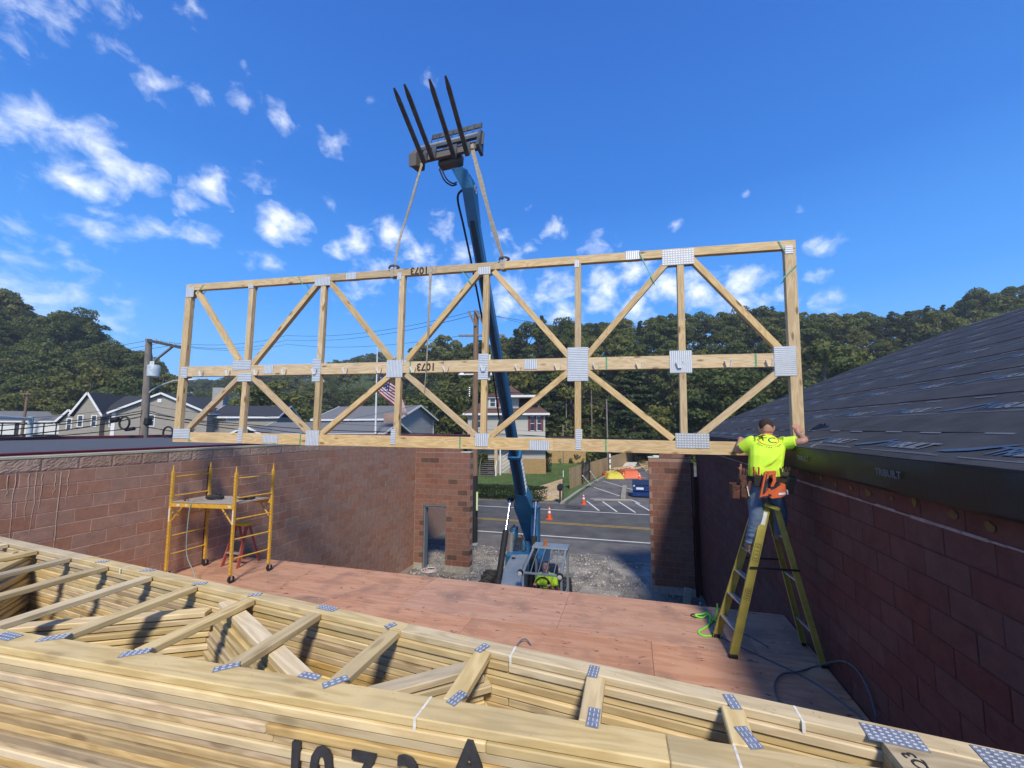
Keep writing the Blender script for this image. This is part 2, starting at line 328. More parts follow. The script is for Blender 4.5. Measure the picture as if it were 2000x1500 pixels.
def lay(parent,P0,u,n,L_,z0,z1,mat,depth,limit=300,openings=(),rough_rows=(),rmat=None,first=0,offu=0,name='block',courses=None):
    """running-bond blocks from P0 along u between z0 and z1; n is the outward face normal."""
    u=Vector(u);n=Vector(n);P0=Vector(P0); up=Vector((0,0,1)); rot=Matrix((u,up,u.cross(up))).transposed()
    if u.cross(up).dot(n)<0: u2=-u; rot=Matrix((u2,up,u2.cross(up))).transposed()
    base=rootloc(parent); items=[]; r=0; z=z0
    while z+BH*.6<z1:
        s=-BL/2*(r%2)+offu
        while s<L_-.01:
            a,b=max(s,0),min(s+BL,L_); s+=BL
            segs=[(a,b)]
            for (o0,o1,oz0,oz1) in openings:
                if z+BH/2>oz0 and z+BH/2<oz1:
                    ns=[]
                    for (a_,b_) in segs:
                        if b_<=o0 or a_>=o1: ns.append((a_,b_))
                        else:
                            if a_<o0: ns.append((a_,o0))
                            if b_>o1: ns.append((o1,b_))
                    segs=ns
            for (a_,b_) in segs:
                if b_-a_<.05: continue
                c=P0+u*((a_+b_)/2)+up*(z+BH/2-P0.z)-n*(depth/2)
                v=c-EYE; w=v.dot(CF); vis=w>.3
                if vis:
                    px=CX+FPX*v.dot(CR)/w; py=CY-FPX*v.dot(CU)/w; vis=-60<px<2060 and -50<py<1560
                items.append((0 if not vis else 1/v.length,c,b_-a_,r in rough_rows))
        z+=BH; r+=1
    items.sort(key=lambda t:-t[0])
    for i,(k,c,l,rg) in enumerate(items[:limit]):
        o=link(name,blockmesh(round(l-MT,2),BH-MT,depth,rmat if rg else mat,1 if rg else 0,i%4 if rg else 0),parent)
        o.matrix_local=Matrix.Translation(c-base+n*random.uniform(-.0015,.0015))@rot.to_4x4()
    rest=items[limit:]
    if rest:
        mb=MB()
        for k,c,l,rg in rest: mb.box(c,(l-MT,BH-MT,depth),rot,1 if rg else 0)
        stuff(build(mb,name,[mat,rmat or mat],parent))
# left party wall
ztop=H-.42; nc=int(ztop/BH); zb=ztop-nc*BH
lw=thing('side_wall','long left block wall with a rough split face top course behind the yellow scaffold','wall',(XL,0,0))
lay(lw,(XL,-1.5,zb),(0,1,0),(1,0,0),YF+1.5-.02,zb,ztop,M_BRK,.09,300,rough_rows=(nc-1,),rmat=M_SPLIT,offu=.12)
build(MB().box((XL-.0985,(YF-1.5)/2,(ztop)/2),(.19,YF+1.5+.3,ztop-.006)),'mortar_core',M_MORT,lw)
mb=MB()                                       # bed of mortar and membrane on top of the wall
nseg=60; y0,y1=-1.5,YF
for i in range(nseg):
    a=y0+(y1-y0)*i/nseg;b=y0+(y1-y0)*(i+1)/nseg; ja=.006*mnoise.noise(Vector((a*2.2,0,0)));jb=.006*mnoise.noise(Vector((b*2.2,0,0)))
    mb.add([(XL+.012+ja,a,ztop-.004),(XL+.012+jb,b,ztop-.004),(XL-.24,b,ztop-.004),(XL-.24,a,ztop-.004),(XL+.012+ja,a,ztop+.028+ja),(XL+.012+jb,b,ztop+.028+jb),(XL-.24,b,ztop+.03),(XL-.24,a,ztop+.03)],[(0,1,5,4),(4,5,6,7),(2,3,7,6)])
build(mb,'sill_seal',pm('sill_plate',(.42,.42,.30),rough=.8,var=.2,scale=5,stretch=(1,.3,1)),lw)
mb=MB(); 
for i in range(3): mb.box((XL+.003+.0,YF*0+6.04,ztop*.55),(.01,.014,ztop*.85))
build(MB().box((XL+.001,6.05,ztop/2-.1),(.012,.016,ztop-.5)),'control_joint',M_MORTD,lw)
# run-down mortar on the near part of the wall
M_DRIP=pm('dried_mortar',(.50,.40,.33),rough=.95,var=.2,scale=30)
for k in range(11):
    y=3.15+.085*k+random.uniform(-.03,.03); z=ztop-BH*random.uniform(.9,1.2); L0=random.uniform(.3,1.5); P_=[]
    for i in range(9): P_.append((XL+.002,y+.012*mnoise.noise(Vector((k*3.3,i*.6,0)))*(1+i*.3),z-L0*i/8))
    build(MB().tube(P_,[.0045*(1-.07*i) for i in range(9)],5),'mortar_drip',M_DRIP,lw)
# street wall left of the opening
PLX=-6.03
fz=H-.75+BH*0; zl=fz-int(fz/BH)*BH
fw=thing('front_wall','red block wall with a doorway left of the street opening','wall',(XL,YF,0))
zc=zl; TOPF=fz
dx0,dx1,dz=(-8.0-XL),(-7.03-XL),2.40
stepz=H-.945
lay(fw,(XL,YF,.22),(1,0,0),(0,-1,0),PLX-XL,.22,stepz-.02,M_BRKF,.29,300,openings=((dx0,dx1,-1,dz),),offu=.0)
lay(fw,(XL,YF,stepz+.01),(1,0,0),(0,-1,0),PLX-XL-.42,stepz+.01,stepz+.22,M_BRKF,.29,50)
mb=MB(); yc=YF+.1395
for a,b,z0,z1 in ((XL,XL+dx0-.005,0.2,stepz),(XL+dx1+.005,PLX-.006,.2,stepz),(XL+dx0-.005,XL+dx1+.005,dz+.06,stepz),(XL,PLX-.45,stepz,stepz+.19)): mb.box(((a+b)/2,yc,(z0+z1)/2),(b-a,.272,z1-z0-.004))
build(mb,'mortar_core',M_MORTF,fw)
build(MB().box((XL+(dx0+dx1)/2,YF+.14,dz+.03),(dx1-dx0-.002,.27,.05)),'lintel',M_STEELG,fw)
mb=MB(); mb.box((XL+dx0+.03,YF+.15,dz/2),(.055,.24,dz-.004)).box((XL+dx1-.012,YF+.15,dz/2),(.02,.24,dz-.004)).box((XL+(dx0+dx1)/2,YF+.15,dz-.03),(dx1-dx0-.1,.24,.045))
build(mb,'door_frame',M_STEELG,fw)
mb=MB(); mb.box(((XL+dx1+PLX)/2,YF+.14,.1),(PLX-XL-dx1+.04,.36,.24)).box((XL+dx0/2,YF+.14,.1),(dx0-.02,.34,.22))
build(mb,'foundation',M_CONC,fw)
tag(build(MB().box((PLX-.20,YF+.12,stepz+.012),(.42,.26,.03),bev=.004),'shim_board',M_CREAM),'pale board lying on top of the wall end beside the utility pole','board')
# street wall right of the opening
PRX=.52
rw=thing('front_wall','dark red block pier with pale joints at the right side of the street opening','wall',(PRX,YF,0))
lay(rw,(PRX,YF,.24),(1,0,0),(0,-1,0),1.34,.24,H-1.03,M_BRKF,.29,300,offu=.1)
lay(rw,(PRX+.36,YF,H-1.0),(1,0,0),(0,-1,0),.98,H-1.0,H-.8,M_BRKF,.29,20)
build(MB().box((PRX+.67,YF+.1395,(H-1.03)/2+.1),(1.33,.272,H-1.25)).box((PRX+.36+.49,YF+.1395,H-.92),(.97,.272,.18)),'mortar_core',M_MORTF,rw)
build(MB().box((PRX+.67,YF+.13,.115),(1.36,.34,.23)),'foundation',M_CONC,rw)
mb=MB().box((PRX+.17,YF+.12,H-1.03+.02),(.36,.26,.035),bev=.004); tag(build(mb,'shim_board',M_CREAM),'pale board capping the right block pier by the parking lot','board')
mb=MB().box((PRX+.26,YF+.10,H-1.03+.06),(.2,.16,.04),bev=.004); tag(build(mb,'shim_board',pm('pale_board2',(.7,.72,.7),rough=.7)),'small white board lying on the pale board of the right pier','board')
# steel column pocket between the pier and the side wall
sc_=thing('steel_column','dark steel column standing between block pier and right side wall','column',(1.93,YF+.05,0))
build(MB().box((1.915,YF+.2,1.25),(.085,.02,2.5)).box((1.915,YF+.1,1.25),(.02,.2,2.5)).box((1.915,YF+.0,1.25),(.085,.02,2.5)),'shaft',pm('oxide_steel',(.05,.012,.010),rough=.6,var=.3),sc_)
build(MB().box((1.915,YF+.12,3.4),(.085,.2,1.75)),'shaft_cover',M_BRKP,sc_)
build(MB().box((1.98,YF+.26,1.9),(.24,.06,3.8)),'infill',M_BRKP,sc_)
# right side wall
zt=H-.50; zr=zt-int(zt/BH)*BH
sw=thing('side_wall','shaded dark red painted block wall under the dark roof on the right','wall',(XR,0,0))
mort=H-.331*XR                                # the pale joint under the top course
kz=mort-int(mort/BH)*BH
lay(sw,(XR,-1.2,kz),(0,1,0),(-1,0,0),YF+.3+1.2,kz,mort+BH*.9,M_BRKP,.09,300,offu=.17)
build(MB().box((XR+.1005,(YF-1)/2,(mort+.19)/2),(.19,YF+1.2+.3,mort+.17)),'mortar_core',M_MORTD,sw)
mb=MB(); yy=-1.2
while yy<YF:                                 # smeared pale mortar in the top joint
    l=random.uniform(.12,.35); mb.box((XR-.002,yy+l/2,mort+random.uniform(-.003,.003)),(.012,l-.004,random.uniform(.012,.026))); yy+=l
build(mb,'bed_joint',pm('pale_mortar',(.34,.25,.23),rough=.95,var=.3,scale=14,world=True,bump=.5),sw)
mb=MB()
for k in range(15):
    y=1.5+k*.31+random.uniform(-.04,.04); cz=mort+.10+random.uniform(-.02,.02); n=9; r0=random.uniform(.022,.05)
    pts=[(XR-.0035,y+r0*random.uniform(.6,1.2)*math.cos(t),cz+r0*.8*random.uniform(.6,1.3)*math.sin(t)) for t in [2*math.pi*i/n for i in range(n)]]
    mb.prism(pts,(0,0,0),(-.004,0,0))
build(mb,'glue_dab',pm('yellow_glue',(.15,.10,.03),rough=.7,var=.3),sw)
# ---------------------------------------------------------------- plywood deck
DZ=H-2.70
def plymat():
    m=wood('plywood',(.54,.31,.195),(.46,.24,.145),rand=.08,grain=.35,knots=.0,dirt=.28); nt=m.node_tree; N=nt.nodes; L=nt.links; b=N['Principled BSDF']
    src=b.inputs['Base Color'].links[0].from_socket
    g=N.new('ShaderNodeNewGeometry'); mp=N.new('ShaderNodeMapping'); mp.inputs['Scale'].default_value=(3.2,10,1); L.new(g.outputs['Position'],mp.inputs['Vector'])
    wn=N.new('ShaderNodeTexNoise'); wn.inputs['Scale'].default_value=2.5; L.new(mp.outputs[0],wn.inputs['Vector'])
    ad=N.new('ShaderNodeVectorMath'); ad.operation='MULTIPLY_ADD'; ad.inputs[1].default_value=(1.1,1.6,0); L.new(wn.outputs['Color'],ad.inputs[0]); L.new(mp.outputs[0],ad.inputs[2])
    vo=N.new('ShaderNodeTexVoronoi'); vo.voronoi_dimensions='2D'; vo.inputs['Scale'].default_value=1.0; L.new(ad.outputs[0],vo.inputs['Vector'])
    kr=N.new('ShaderNodeValToRGB'); kr.color_ramp.elements[0].position=.05; kr.color_ramp.elements[0].color=(.9,.9,.9,1); kr.color_ramp.elements[1].position=.13; kr.color_ramp.elements[1].color=(0,0,0,1); L.new(vo.outputs['Distance'],kr.inputs[0])
    gt=N.new('ShaderNodeMath'); gt.operation='GREATER_THAN'; gt.inputs[1].default_value=.6; sp=N.new('ShaderNodeSeparateColor'); L.new(vo.outputs['Color'],sp.inputs[0]); L.new(sp.outputs[0],gt.inputs[0])
    mu=N.new('ShaderNodeMath'); mu.operation='MULTIPLY'; L.new(kr.outputs[0],mu.inputs[0]); L.new(gt.outputs[0],mu.inputs[1])
    mx=N.new('ShaderNodeMix'); mx.data_type='RGBA'; L.new(mu.outputs[0],mx.inputs[0]); L.new(src,mx.inputs[6]); mx.inputs[7].default_value=(.09,.035,.028,1); L.new(mx.outputs[2],b.inputs['Base Color'])
    return m
M_PLY=plymat()
deck=bpy.data.objects.new('floor',None); COL.objects.link(deck); deck['kind']='structure'; deck.location=(0,0,DZ)
def slab(l,w,t,mat,name,bev=.002):
    key=(name,round(l,3),round(w,3),round(t,3),mat.name)
    if key not in _bm: _bm[key]=MB().box((0,0,0),(l,w,t),bev=bev).mesh(name,mat)
    return _bm[key]
DY1=6.62; row=0; y=DY1
while y>-.6:
    w=1.219; x=XL+.02-(.0 if row%2==0 else 1.22)
    while x<XR-.03:
        a,b=max(x,XL+.02),min(x+2.438,XR-.02)
        if b-a>.05:
            o=link('plywood_panel',slab(b-a-.004,w-.004,.018,M_PLY,'plywood_panel'),deck); o.location=((a+b)/2,y-w/2,-.009+random.uniform(-.0008,.0008))
        x+=2.438
    y-=w; row+=1
mb=MB()
for i in range(27):
    x=XL+.1+i*.39
    if x<XR-.1: mb.box((x,2.95,DZ-.02-.12),(.038,7.2,.24))
mb.box((-3.15,DY1-.03,DZ-.14),(XR-XL-.1,.04,.236)); build(mb,'joist',M_PINE,deck)
# ---------------------------------------------------------------- boards
def board(name,p0,p1,w,t,up,mat,parent,bev=.003):
    """a length of lumber as its own object: local x along it, w in the plane of `up`, t across."""
    p0=Vector(p0);p1=Vector(p1);x=(p1-p0);l=x.length;x.normalize();y=Vector(up).cross(x).normalized();z=x.cross(y)
    me=slab(round(l,2),t,w,mat,'board',bev); me.name='lumber'
    o=link(name,me,parent); o.matrix_local=Matrix.Translation((p0+p1)/2-rootloc(parent))@Matrix((x,y,z)).transposed().to_4x4()
    return o
# ---------------------------------------------------------------- the truss on the slings
T0=Vector((-8.15,5.15,0)); T1=Vector((2.15,5.85,0)); TU=(T1-T0).normalized(); TN=Vector((TU.y,-TU.x,0)); TS=-.0145
TX=(TU+Vector((0,0,TS))).normalized(); TZ=(TN.cross(TX)); TZ=-TZ if TZ.z<0 else TZ
def TP(s,z,d=0): return T0+Vector((0,0,H))+TX*s+TZ*z-TN*d
def TI(px,py):
    d=raydir(px,py); t=((T0+Vector((0,0,H))-EYE).dot(TN))/d.dot(TN); P=EYE+d*t-T0-Vector((0,0,H)); return P.dot(TX),P.dot(TZ)
truss=thing('roof_truss','wooden girder truss hanging upright on slings from the forks above the room','truss',TP(5,-.2))
PT=.038
def member(name,a,b,w,ext=0):
    for k in range(2):
        board(name,TP(*a,.002+PT/2+k*(PT+.0015)),TP(*b,.002+PT/2+k*(PT+.0015)),w,PT,TZ if abs(a[0]-b[0])>abs(a[1]-b[1])*.2 else TX,M_PINE,truss)
zt_,zm_,zb_=2.70,1.14,-.235
s0,s1=.10,10.36
for a,b in ((s0,3.1),(3.1,6.25),(6.25,s1)): member('top_chord',(a,zt_-.06),(b-.003,zt_-.06),.12)
for a,b in ((s0+.135,5.3),(5.3,s1-.145)): member('middle_chord',(a,zm_-.0925),(b-.003,zm_-.0925),.185)
for a,b in ((s0,2.4),(2.4,7.05),(7.05,s1-.15)): member('bottom_chord',(a,zb_+.09),(b-.003,zb_+.09),.18)
mt,mb_,bt,tb=zm_+.002,zm_-.187,zb_+.182,zt_-.122
member('end_post',(s0+.067,bt),(s0+.067,tb),.132); member('end_post',(s1-.072,zb_+.03),(s1-.072,tb),.14)
vs_=[1.56,3.04,4.52,5.97,7.41,8.87]
for v in vs_:
    member('web',(v,mt),(v,tb),.092); member('web',(v,bt),(v,mb_),.092)
D=.11
dg=[((.33,tb),(vs_[0]-D,mt)),((vs_[0]+D,mt),(vs_[1]-.1,tb)),((vs_[1]+.1,tb),(vs_[2]-D,mt)),((vs_[2]+D,mt),(vs_[3]-.1,tb)),((vs_[3]+.1,tb),(vs_[4]-D,mt)),((vs_[4]+D,mt),(vs_[5]-.12,tb)),((vs_[5]+.12,tb),(s1-.2,mt)),
    ((.32,bt),(vs_[0]-D,mb_)),((vs_[0]+D,mb_),(vs_[1]-.1,bt)),((vs_[1]+.1,bt),(vs_[2]-D,mb_)),((vs_[2]+D,mb_),(vs_[3]-.1,bt)),((vs_[3]+.1,bt),(vs_[4]-D,mb_)),((vs_[4]+D,mb_),(vs_[5]-.12,bt)),((vs_[5]+.12,bt),(s1-.2,mb_))]
for a,b in dg:
    a=Vector(a);b=Vector(b);e=(b-a).normalized()*.03; ta=TP(*a,0);d_=(TP(*b)-TP(*a)).normalized()
    for k in range(2):
        board('diagonal_web',TP(*(a+e),.002+PT/2+k*(PT+.0015)),TP(*(b-e),.002+PT/2+k*(PT+.0015)),.086,PT,TN.cross(d_),M_PINE,truss)
def plate(px0,py0,px1,py1,o='v',pad=0):
    a=TI(px0,py0);b=TI(px1,py1); c=TI(px0,py1); sA,sB=(a[0]+c[0])/2,b[0]; zA,zB=min(b[1],c[1]),a[1]; mb=MB()
    fr=TP(0,0,-.0015)-TP(0,0,0); rot=Matrix((TX,-TN,TZ)).transposed()
    mb.box(TP((sA+sB)/2,(zA+zB)/2,-.0015),(sB-sA,.0025,zB-zA),rot)
    if o=='v':
        n=max(3,int((sB-sA)/.026))
        for i in range(n): mb.box(TP(sA+(i+.5)*(sB-sA)/n,(zA+zB)/2,-.004),((sB-sA)/n*.5,.003,(zB-zA)*.96),rot)
    elif o=='h':
        n=max(3,int((zB-zA)/.026))
        for i in range(n): mb.box(TP((sA+sB)/2,zA+(i+.5)*(zB-zA)/n,-.004),((sB-sA)*.96,.003,(zB-zA)/n*.5),rot)
    else:
        n=int((sB-sA)/.036);m=int((zB-zA)/.03)
        for i in range(n):
            for j in range(m): mb.box(TP(sA+(i+.5)*(sB-sA)/n,zA+(j+.5)*(zB-zA)/m,-.004),((sB-sA)/n*.62,.004,(zB-zA)/m*.45),rot)
    mb.m=[1]*6+[0]*(len(mb.f)-6); build(mb,'nail_plate',[M_GALV,M_GALD],truss)
    mb=MB(); mb.box(TP((sA+sB)/2+.01,(zA+zB)/2,.0815+.001),(sB-sA,.0025,zB-zA),rot); build(mb,'nail_plate',M_GALV,truss)
for p in [(364,561,378,580,'v'),(485,556,495,563,'v'),(615,542,645,557,'v'),(676,533,695,545,'v'),(776,533,784,546,'v'),(934,522,958,535,'v'),(1122,509,1131,522,'v'),(1222,491,1249,506,'v'),(1293,489,1356,515,'d'),(1533,480,1549,495,'h'),
    (353,717,365,738,'h'),(454,704,490,722,'h'),(464,729,491,745,'h'),(515,713,533,730,'v'),(610,701,625,745,'h'),(755,703,786,737,'v'),(934,691,953,741,'h'),(1024,702,1049,721,'v'),(1108,679,1149,744,'h'),(1308,685,1352,728,'v'),(1512,677,1557,734,'h'),
    (338,837,370,856,'h'),(464,836,472,865,'h'),(513,849,542,865,'v'),(597,840,622,870,'v'),(763,838,772,868,'h'),(928,846,953,872,'v'),(1034,860,1073,879,'v'),(1124,838,1135,878,'h'),(1320,846,1386,875,'d')]: plate(*p)
for px in (396,448,503,557,616,676,742,808,872,945,1013,1090,1165,1249,1327,1422,1503):
    s,_=TI(px,715); mb=MB(); z0=zm_-.185
    for sg in(-1,1):
        q=[TP(s+sg*.022,z0+.005,-.003),TP(s+sg*.022,z0+.005,-.03),TP(s+sg*.05,z0+.09,-.04),TP(s+sg*.035,z0+.11,-.006)]
        r_=[p+TX*sg*.004 for p in q]; mb.add(q+r_,[(0,1,2,3),(7,6,5,4),(0,4,5,1),(1,5,6,2),(2,6,7,3),(3,7,4,0)])
    mb.box(TP(s,z0+.004,-.016),(.045,.03,.003),Matrix((TX,-TN,TZ)).transposed()); build(mb,'joist_hanger',M_GALV,truss)
M_STRAPG=pm('green_strapping',(.12,.42,.33),rough=.4,var=.15)
for (a,b) in (((583,538),(602,575)),((903,530),(922,556)),((1248,492),(1276,550)),((386,572),(398,556)),((1556,517),(1525,548)),((1520,470),(1532,492))):
    A=TI(*a);B=TI(*b); mb=MB().bar(TP(*A,-.012),TP(*B,-.012),.012,.003,TZ); mb.bar(TP(A[0]+.02,A[1],.085),TP(B[0]+.03,B[1]-.02,.085),.010,.003,TZ); build(mb,'strap_remnant',M_STRAPG,truss)
for px,z0,hh in ((590,zb_,.18),(900,zb_,.18),(1183,zb_,.18),(1185,zm_-.185,.185),(1480,zm_-.185,.185),(798,zm_-.185,.185),(374,zb_,.18)):
    s,_=TI(px,800); build(MB().box(TP(s,z0+hh/2,-.001),(.022,.003,hh+.004),Matrix((TX,-TN,TZ)).transposed()),'paint_stripe',pm('green_paint',(.10,.34,.17),rough=.6,var=.3,scale=30),truss)
M_INK=pm('black_ink',(.03,.028,.03),rough=.7,var=.1)
def textmesh(body,size,mat,shear=0,offset=.01,extrude=.0015,align='CENTER',space=1.0):
    cu=bpy.data.curves.new('lettering','FONT'); cu.body=body; cu.size=size; cu.align_x=align; cu.align_y='CENTER'; cu.offset=offset*size; cu.extrude=extrude; cu.shear=shear; cu.resolution_u=3; cu.space_character=space
    ob=bpy.data.objects.new('lettering',cu); COL.objects.link(ob); dg_=bpy.context.evaluated_depsgraph_get(); me=bpy.data.meshes.new_from_object(ob.evaluated_get(dg_)); bpy.data.objects.remove(ob); bpy.data.curves.remove(cu)
    me.materials.clear(); me.materials.append(mat); me.name='lettering'; return me
def put(me,name,c,x,z,parent=None):
    """lay a flat mesh (made in xy, facing +z) at c, its x along x and its normal along z."""
    x=Vector(x).normalized(); z=Vector(z).normalized(); y=z.cross(x).normalized(); x=y.cross(z)
    o=link(name,me,parent); o.matrix_local=Matrix.Translation(Vector(c)-rootloc(parent))@Matrix((x,y,z)).transposed().to_4x4(); return o
me=textmesh('1073',.165,M_INK,offset=.02)
for (px,py) in ((819,528),(832,716)):
    s,z=TI(px,py); put(me,'lettering',TP(s,z,-.0015),-TX,TN,truss)
# ---------------------------------------------------------------- stack of flat trusses in the foreground
SZ=H-1.15
no=lambda x:1.512+.0468*x
fo=lambda x:2.0-.10*x
XS0,XS1=-7.6,2.0
nu=Vector((1,.0468,0)).normalized(); fu=Vector((1,-.10,0)).normalized()
NL=39; rs=random.Random(5)
def ordn(n): return ('%d'%n)+('th' if 10<=n%100<=20 else {1:'st',2:'nd',3:'rd'}.get(n%10,'th'))
vx=[-.19,.37,-.77,-1.34,-1.93,-2.52,-3.13,-3.68,-4.3,-4.9,-5.5,-6.1,-6.7]
LT=.0375
M_PLB=pm('blue_grey_plate',(.26,.29,.35),rough=.5,var=.25,scale=30,metal=.35)
def plateflat(parent,px0,py0,w,l,ang,z):
    w*=.88;l*=.88; c=at(px0,py0,'z',z); rot=Matrix.Rotation(ang,3,'Z'); mb=MB().box((c.x,c.y,z+.0015),(l,w,.0025),rot)
    n=max(2,int(l/.022));m=max(2,int(w/.016))
    for i in range(n):
        for j in range(m):
            o=rot@Vector(((i+.5)*l/n-l/2,(j+.5)*w/m-w/2,0)); mb.box((c.x+o.x,c.y+o.y,z+.0035),(l/n*.5,w/m*.22,.002),rot,1)
    build(mb,'nail_plate',[M_PLB,M_GALV],parent)
for k in range(NL):
    z=SZ-LT/2-k*(LT+.003); j=lambda a=.009: rs.uniform(-a,a); dx=j(.03)
    lab='topmost wooden roof truss of the flat stack in the foreground' if k==0 else ordn(k+1)+' truss from the top of the flat foreground stack'
    t=thing('roof_truss',lab,'truss',(-2.8,1.6,z),'roof trusses stacked flat in the foreground')
    MW=M_PINE2 if (k<2 or rs.random()<.55) else M_PINE3
    jy=j(); cuts=sorted([XS0+dx,rs.uniform(-5,-3.5),rs.uniform(-1.6,.2),XS1+j(.02)])
    wn=.13
    for a,b in zip(cuts[:-1],cuts[1:]): board('bottom_chord',(a,no(a)+wn/2+jy,z),(b-.002,no(b)+wn/2+jy,z),LT,wn,(0,0,1),MW,t,.0045)
    jy=j(); cuts=sorted([XS0+dx,rs.uniform(-4.8,-3.2),rs.uniform(-2,-.5),XS1-.05+j(.02)])
    for a,b in zip(cuts[:-1],cuts[1:]): board('top_chord',(a,fo(a)-.0445+jy,z),(b-.002,fo(b)-.0445+jy,z),LT,.089,(0,0,1),M_PINE2 if rs.random()<.6 else MW,t,.0045)
    zz=0
    if k==0:
        for x in vx:
            sl=.05*(x+.2)/-3; board('web',(x+sl*.3,no(x)+wn+.003,z),(x-sl*.3,fo(x)-.092,z),LT,.085,(0,0,1),M_PINE2,t,.0045)
    if k>=1:
        for (a,b) in ((-4.35,-2.95),(-2.72,-1.45),(-1.22,-.80),(-4.6,-5.6),(-7.0,-5.85)):
            up_=a<b and a!=-2.72 or a==-4.6
            if a==-2.72: p=(a,fo(a)-.10,z);q=(b,no(b)+wn+.035,z)
            else: p=(a,no(a)+wn+.035,z);q=(b,fo(b)-.12,z)
            e=j(.03); 
            if k<3 and a in(-4.35,): continue
            if a==-2.72: e-=.016*min(k,14)
            elif a in(-1.22,-4.35): e+=.012*min(k,12)
            board('diagonal_web',(p[0]+e,p[1],z),(q[0]+e+j(.012),q[1],z),LT-.004,.089,(0,0,1),M_PINE2,t,.0045)
    xh=.86
    mb=MB().prism([(xh,no(xh)+wn+.001,0),(XS1-.12,no(XS1-.12)+wn+.001,0),(XS1-.12,max(fo(XS1-.12)-.09,no(XS1-.12)+wn+.004),0),(xh,fo(xh)-.090,0)],(0,0,z-LT/2),(0,0,LT)); build(mb,'heel_wedge',M_PINE2,t)
    if k==0:
        top=t; zt=SZ
        for px,py,w,l,an in ((1159,1312,.055,.10,1.5),(1159,1402,.055,.12,1.55),(1430,1371,.05,.10,1.75),(1462,1441,.055,.12,1.9),(942,1266,.05,.09,1.2),(893,1364,.055,.10,1.25),(763,1222,.05,.07,1.1),(655,1332,.05,.12,.9),
            (640,1188,.06,.16,-.1),(443,1303,.05,.12,.75),(605,1321,.045,.12,.0),(498,1162,.05,.09,.5),(265,1275,.06,.14,.6),(390,1140,.05,.10,.5),(105,1246,.06,.14,.6),(15,1243,.07,.16,0),(290,1114,.05,.12,.3),(200,1097,.05,.1,.3),(1745,1440,.10,.20,-.1),(1975,1491,.12,.18,-.1)): plateflat(top,px,py,w,l,an,zt+.001)
        for (x,f) in ((-.62,fo),(.62,fo),(-.86,no),(.33,no),(-4.1,fo)):
            yy_=(f(x)-.045) if f is fo else (f(x)+.065); wd=.094 if f is fo else .134
            mb=MB().box((x,yy_,zt+.001),(.009,wd,.001)); mb.box((x,(fo(x)-.092 if f is fo else no(x)-.002),zt-.02),(.012,.002,.042)); build(mb,'chalk_mark',pm('white_chalk',(.72,.70,.62),rough=.8,var=.2,scale=40),t)
        me=textmesh('Q3',.06,M_INK); put(me,'lettering',(xh+.06,no(xh)+.19,zt+.0006),(-.3,1,0),(0,0,1),t)
# sprayed lettering across the near face of the pile
a=at(588,1443,'y',no(-1.4)); b=at(940,1462,'y',no(-.1)); hh=.20
txt=tag(bpy.data.objects.new('sprayed_number',None),'black spray painted 1073 A across the near side of the truss stack','lettering'); 
COL.objects.link(txt)
M_SPRAY=pm('spray_paint',(.035,.035,.038),rough=.8,var=.3,scale=20)
for ch,px,py in (('1',592,1438),('0',640,1450),('7',716,1462),('3',800,1474),('A',918,1450)):
    p=at(px,py,'y',1.47); q=Vector((p.x,no(p.x)-.0105,p.z-hh*.42)); put(textmesh(ch,hh*1.05,M_SPRAY,offset=.035,extrude=.0065),'lettering',q,nu,(nu.y,-nu.x,0),txt)
# ---------------------------------------------------------------- roof of the next building on the right
EX,EZ,PI_=1.90,H-.235,.425; SLW=math.hypot(1,PI_); RX=8.96
ru=Vector((1,0,PI_)).normalized(); rn=Vector((-PI_,0,1)).normalized()
def RP(l,y,h=0): return Vector((EX,y,EZ))+ru*l+rn*h
YE=14.15
rb=thing('roofed_building','neighbouring building on the right with a dark sloped roof wrapped in printed underlayment','building',(EX,0,0))
M_UND=pm('underlayment',(.047,.049,.054),rough=.85,var=.3,scale=2.2,bump=.2,bs=30,world=True,spec=.2)
M_FAS=pm('black_membrane',(.008,.009,.010),rough=.55,var=.4,scale=6,bump=.1,bs=30,world=True,spec=.45)
build(MB().prism([(0,0,0),(RX-EX,0,(RX-EX)*PI_),(2*(RX-EX),0,0),(2*(RX-EX),0,-.15),(RX-EX,0,(RX-EX)*PI_-.15),(.02,0,-.15)],(EX,-1.0,EZ-.012),(0,YE+1.0-.02,0)),'roof_deck',M_PLY,rb)
build(MB().prism([(XR+.3,0,0),(RX*2-XR-.3,0,0),(RX*2-XR-.3,0,EZ-.05),(RX,0,EZ+(RX-XR-.3)*PI_-.1),(XR+.3,0,EZ-.05)],(0,-.9,0),(0,YE+.7,0)),'wall',M_BRK,rb)
laps=[0,.576]+[.576+.85*i for i in range(1,9)]+[7.68]
strips=[]
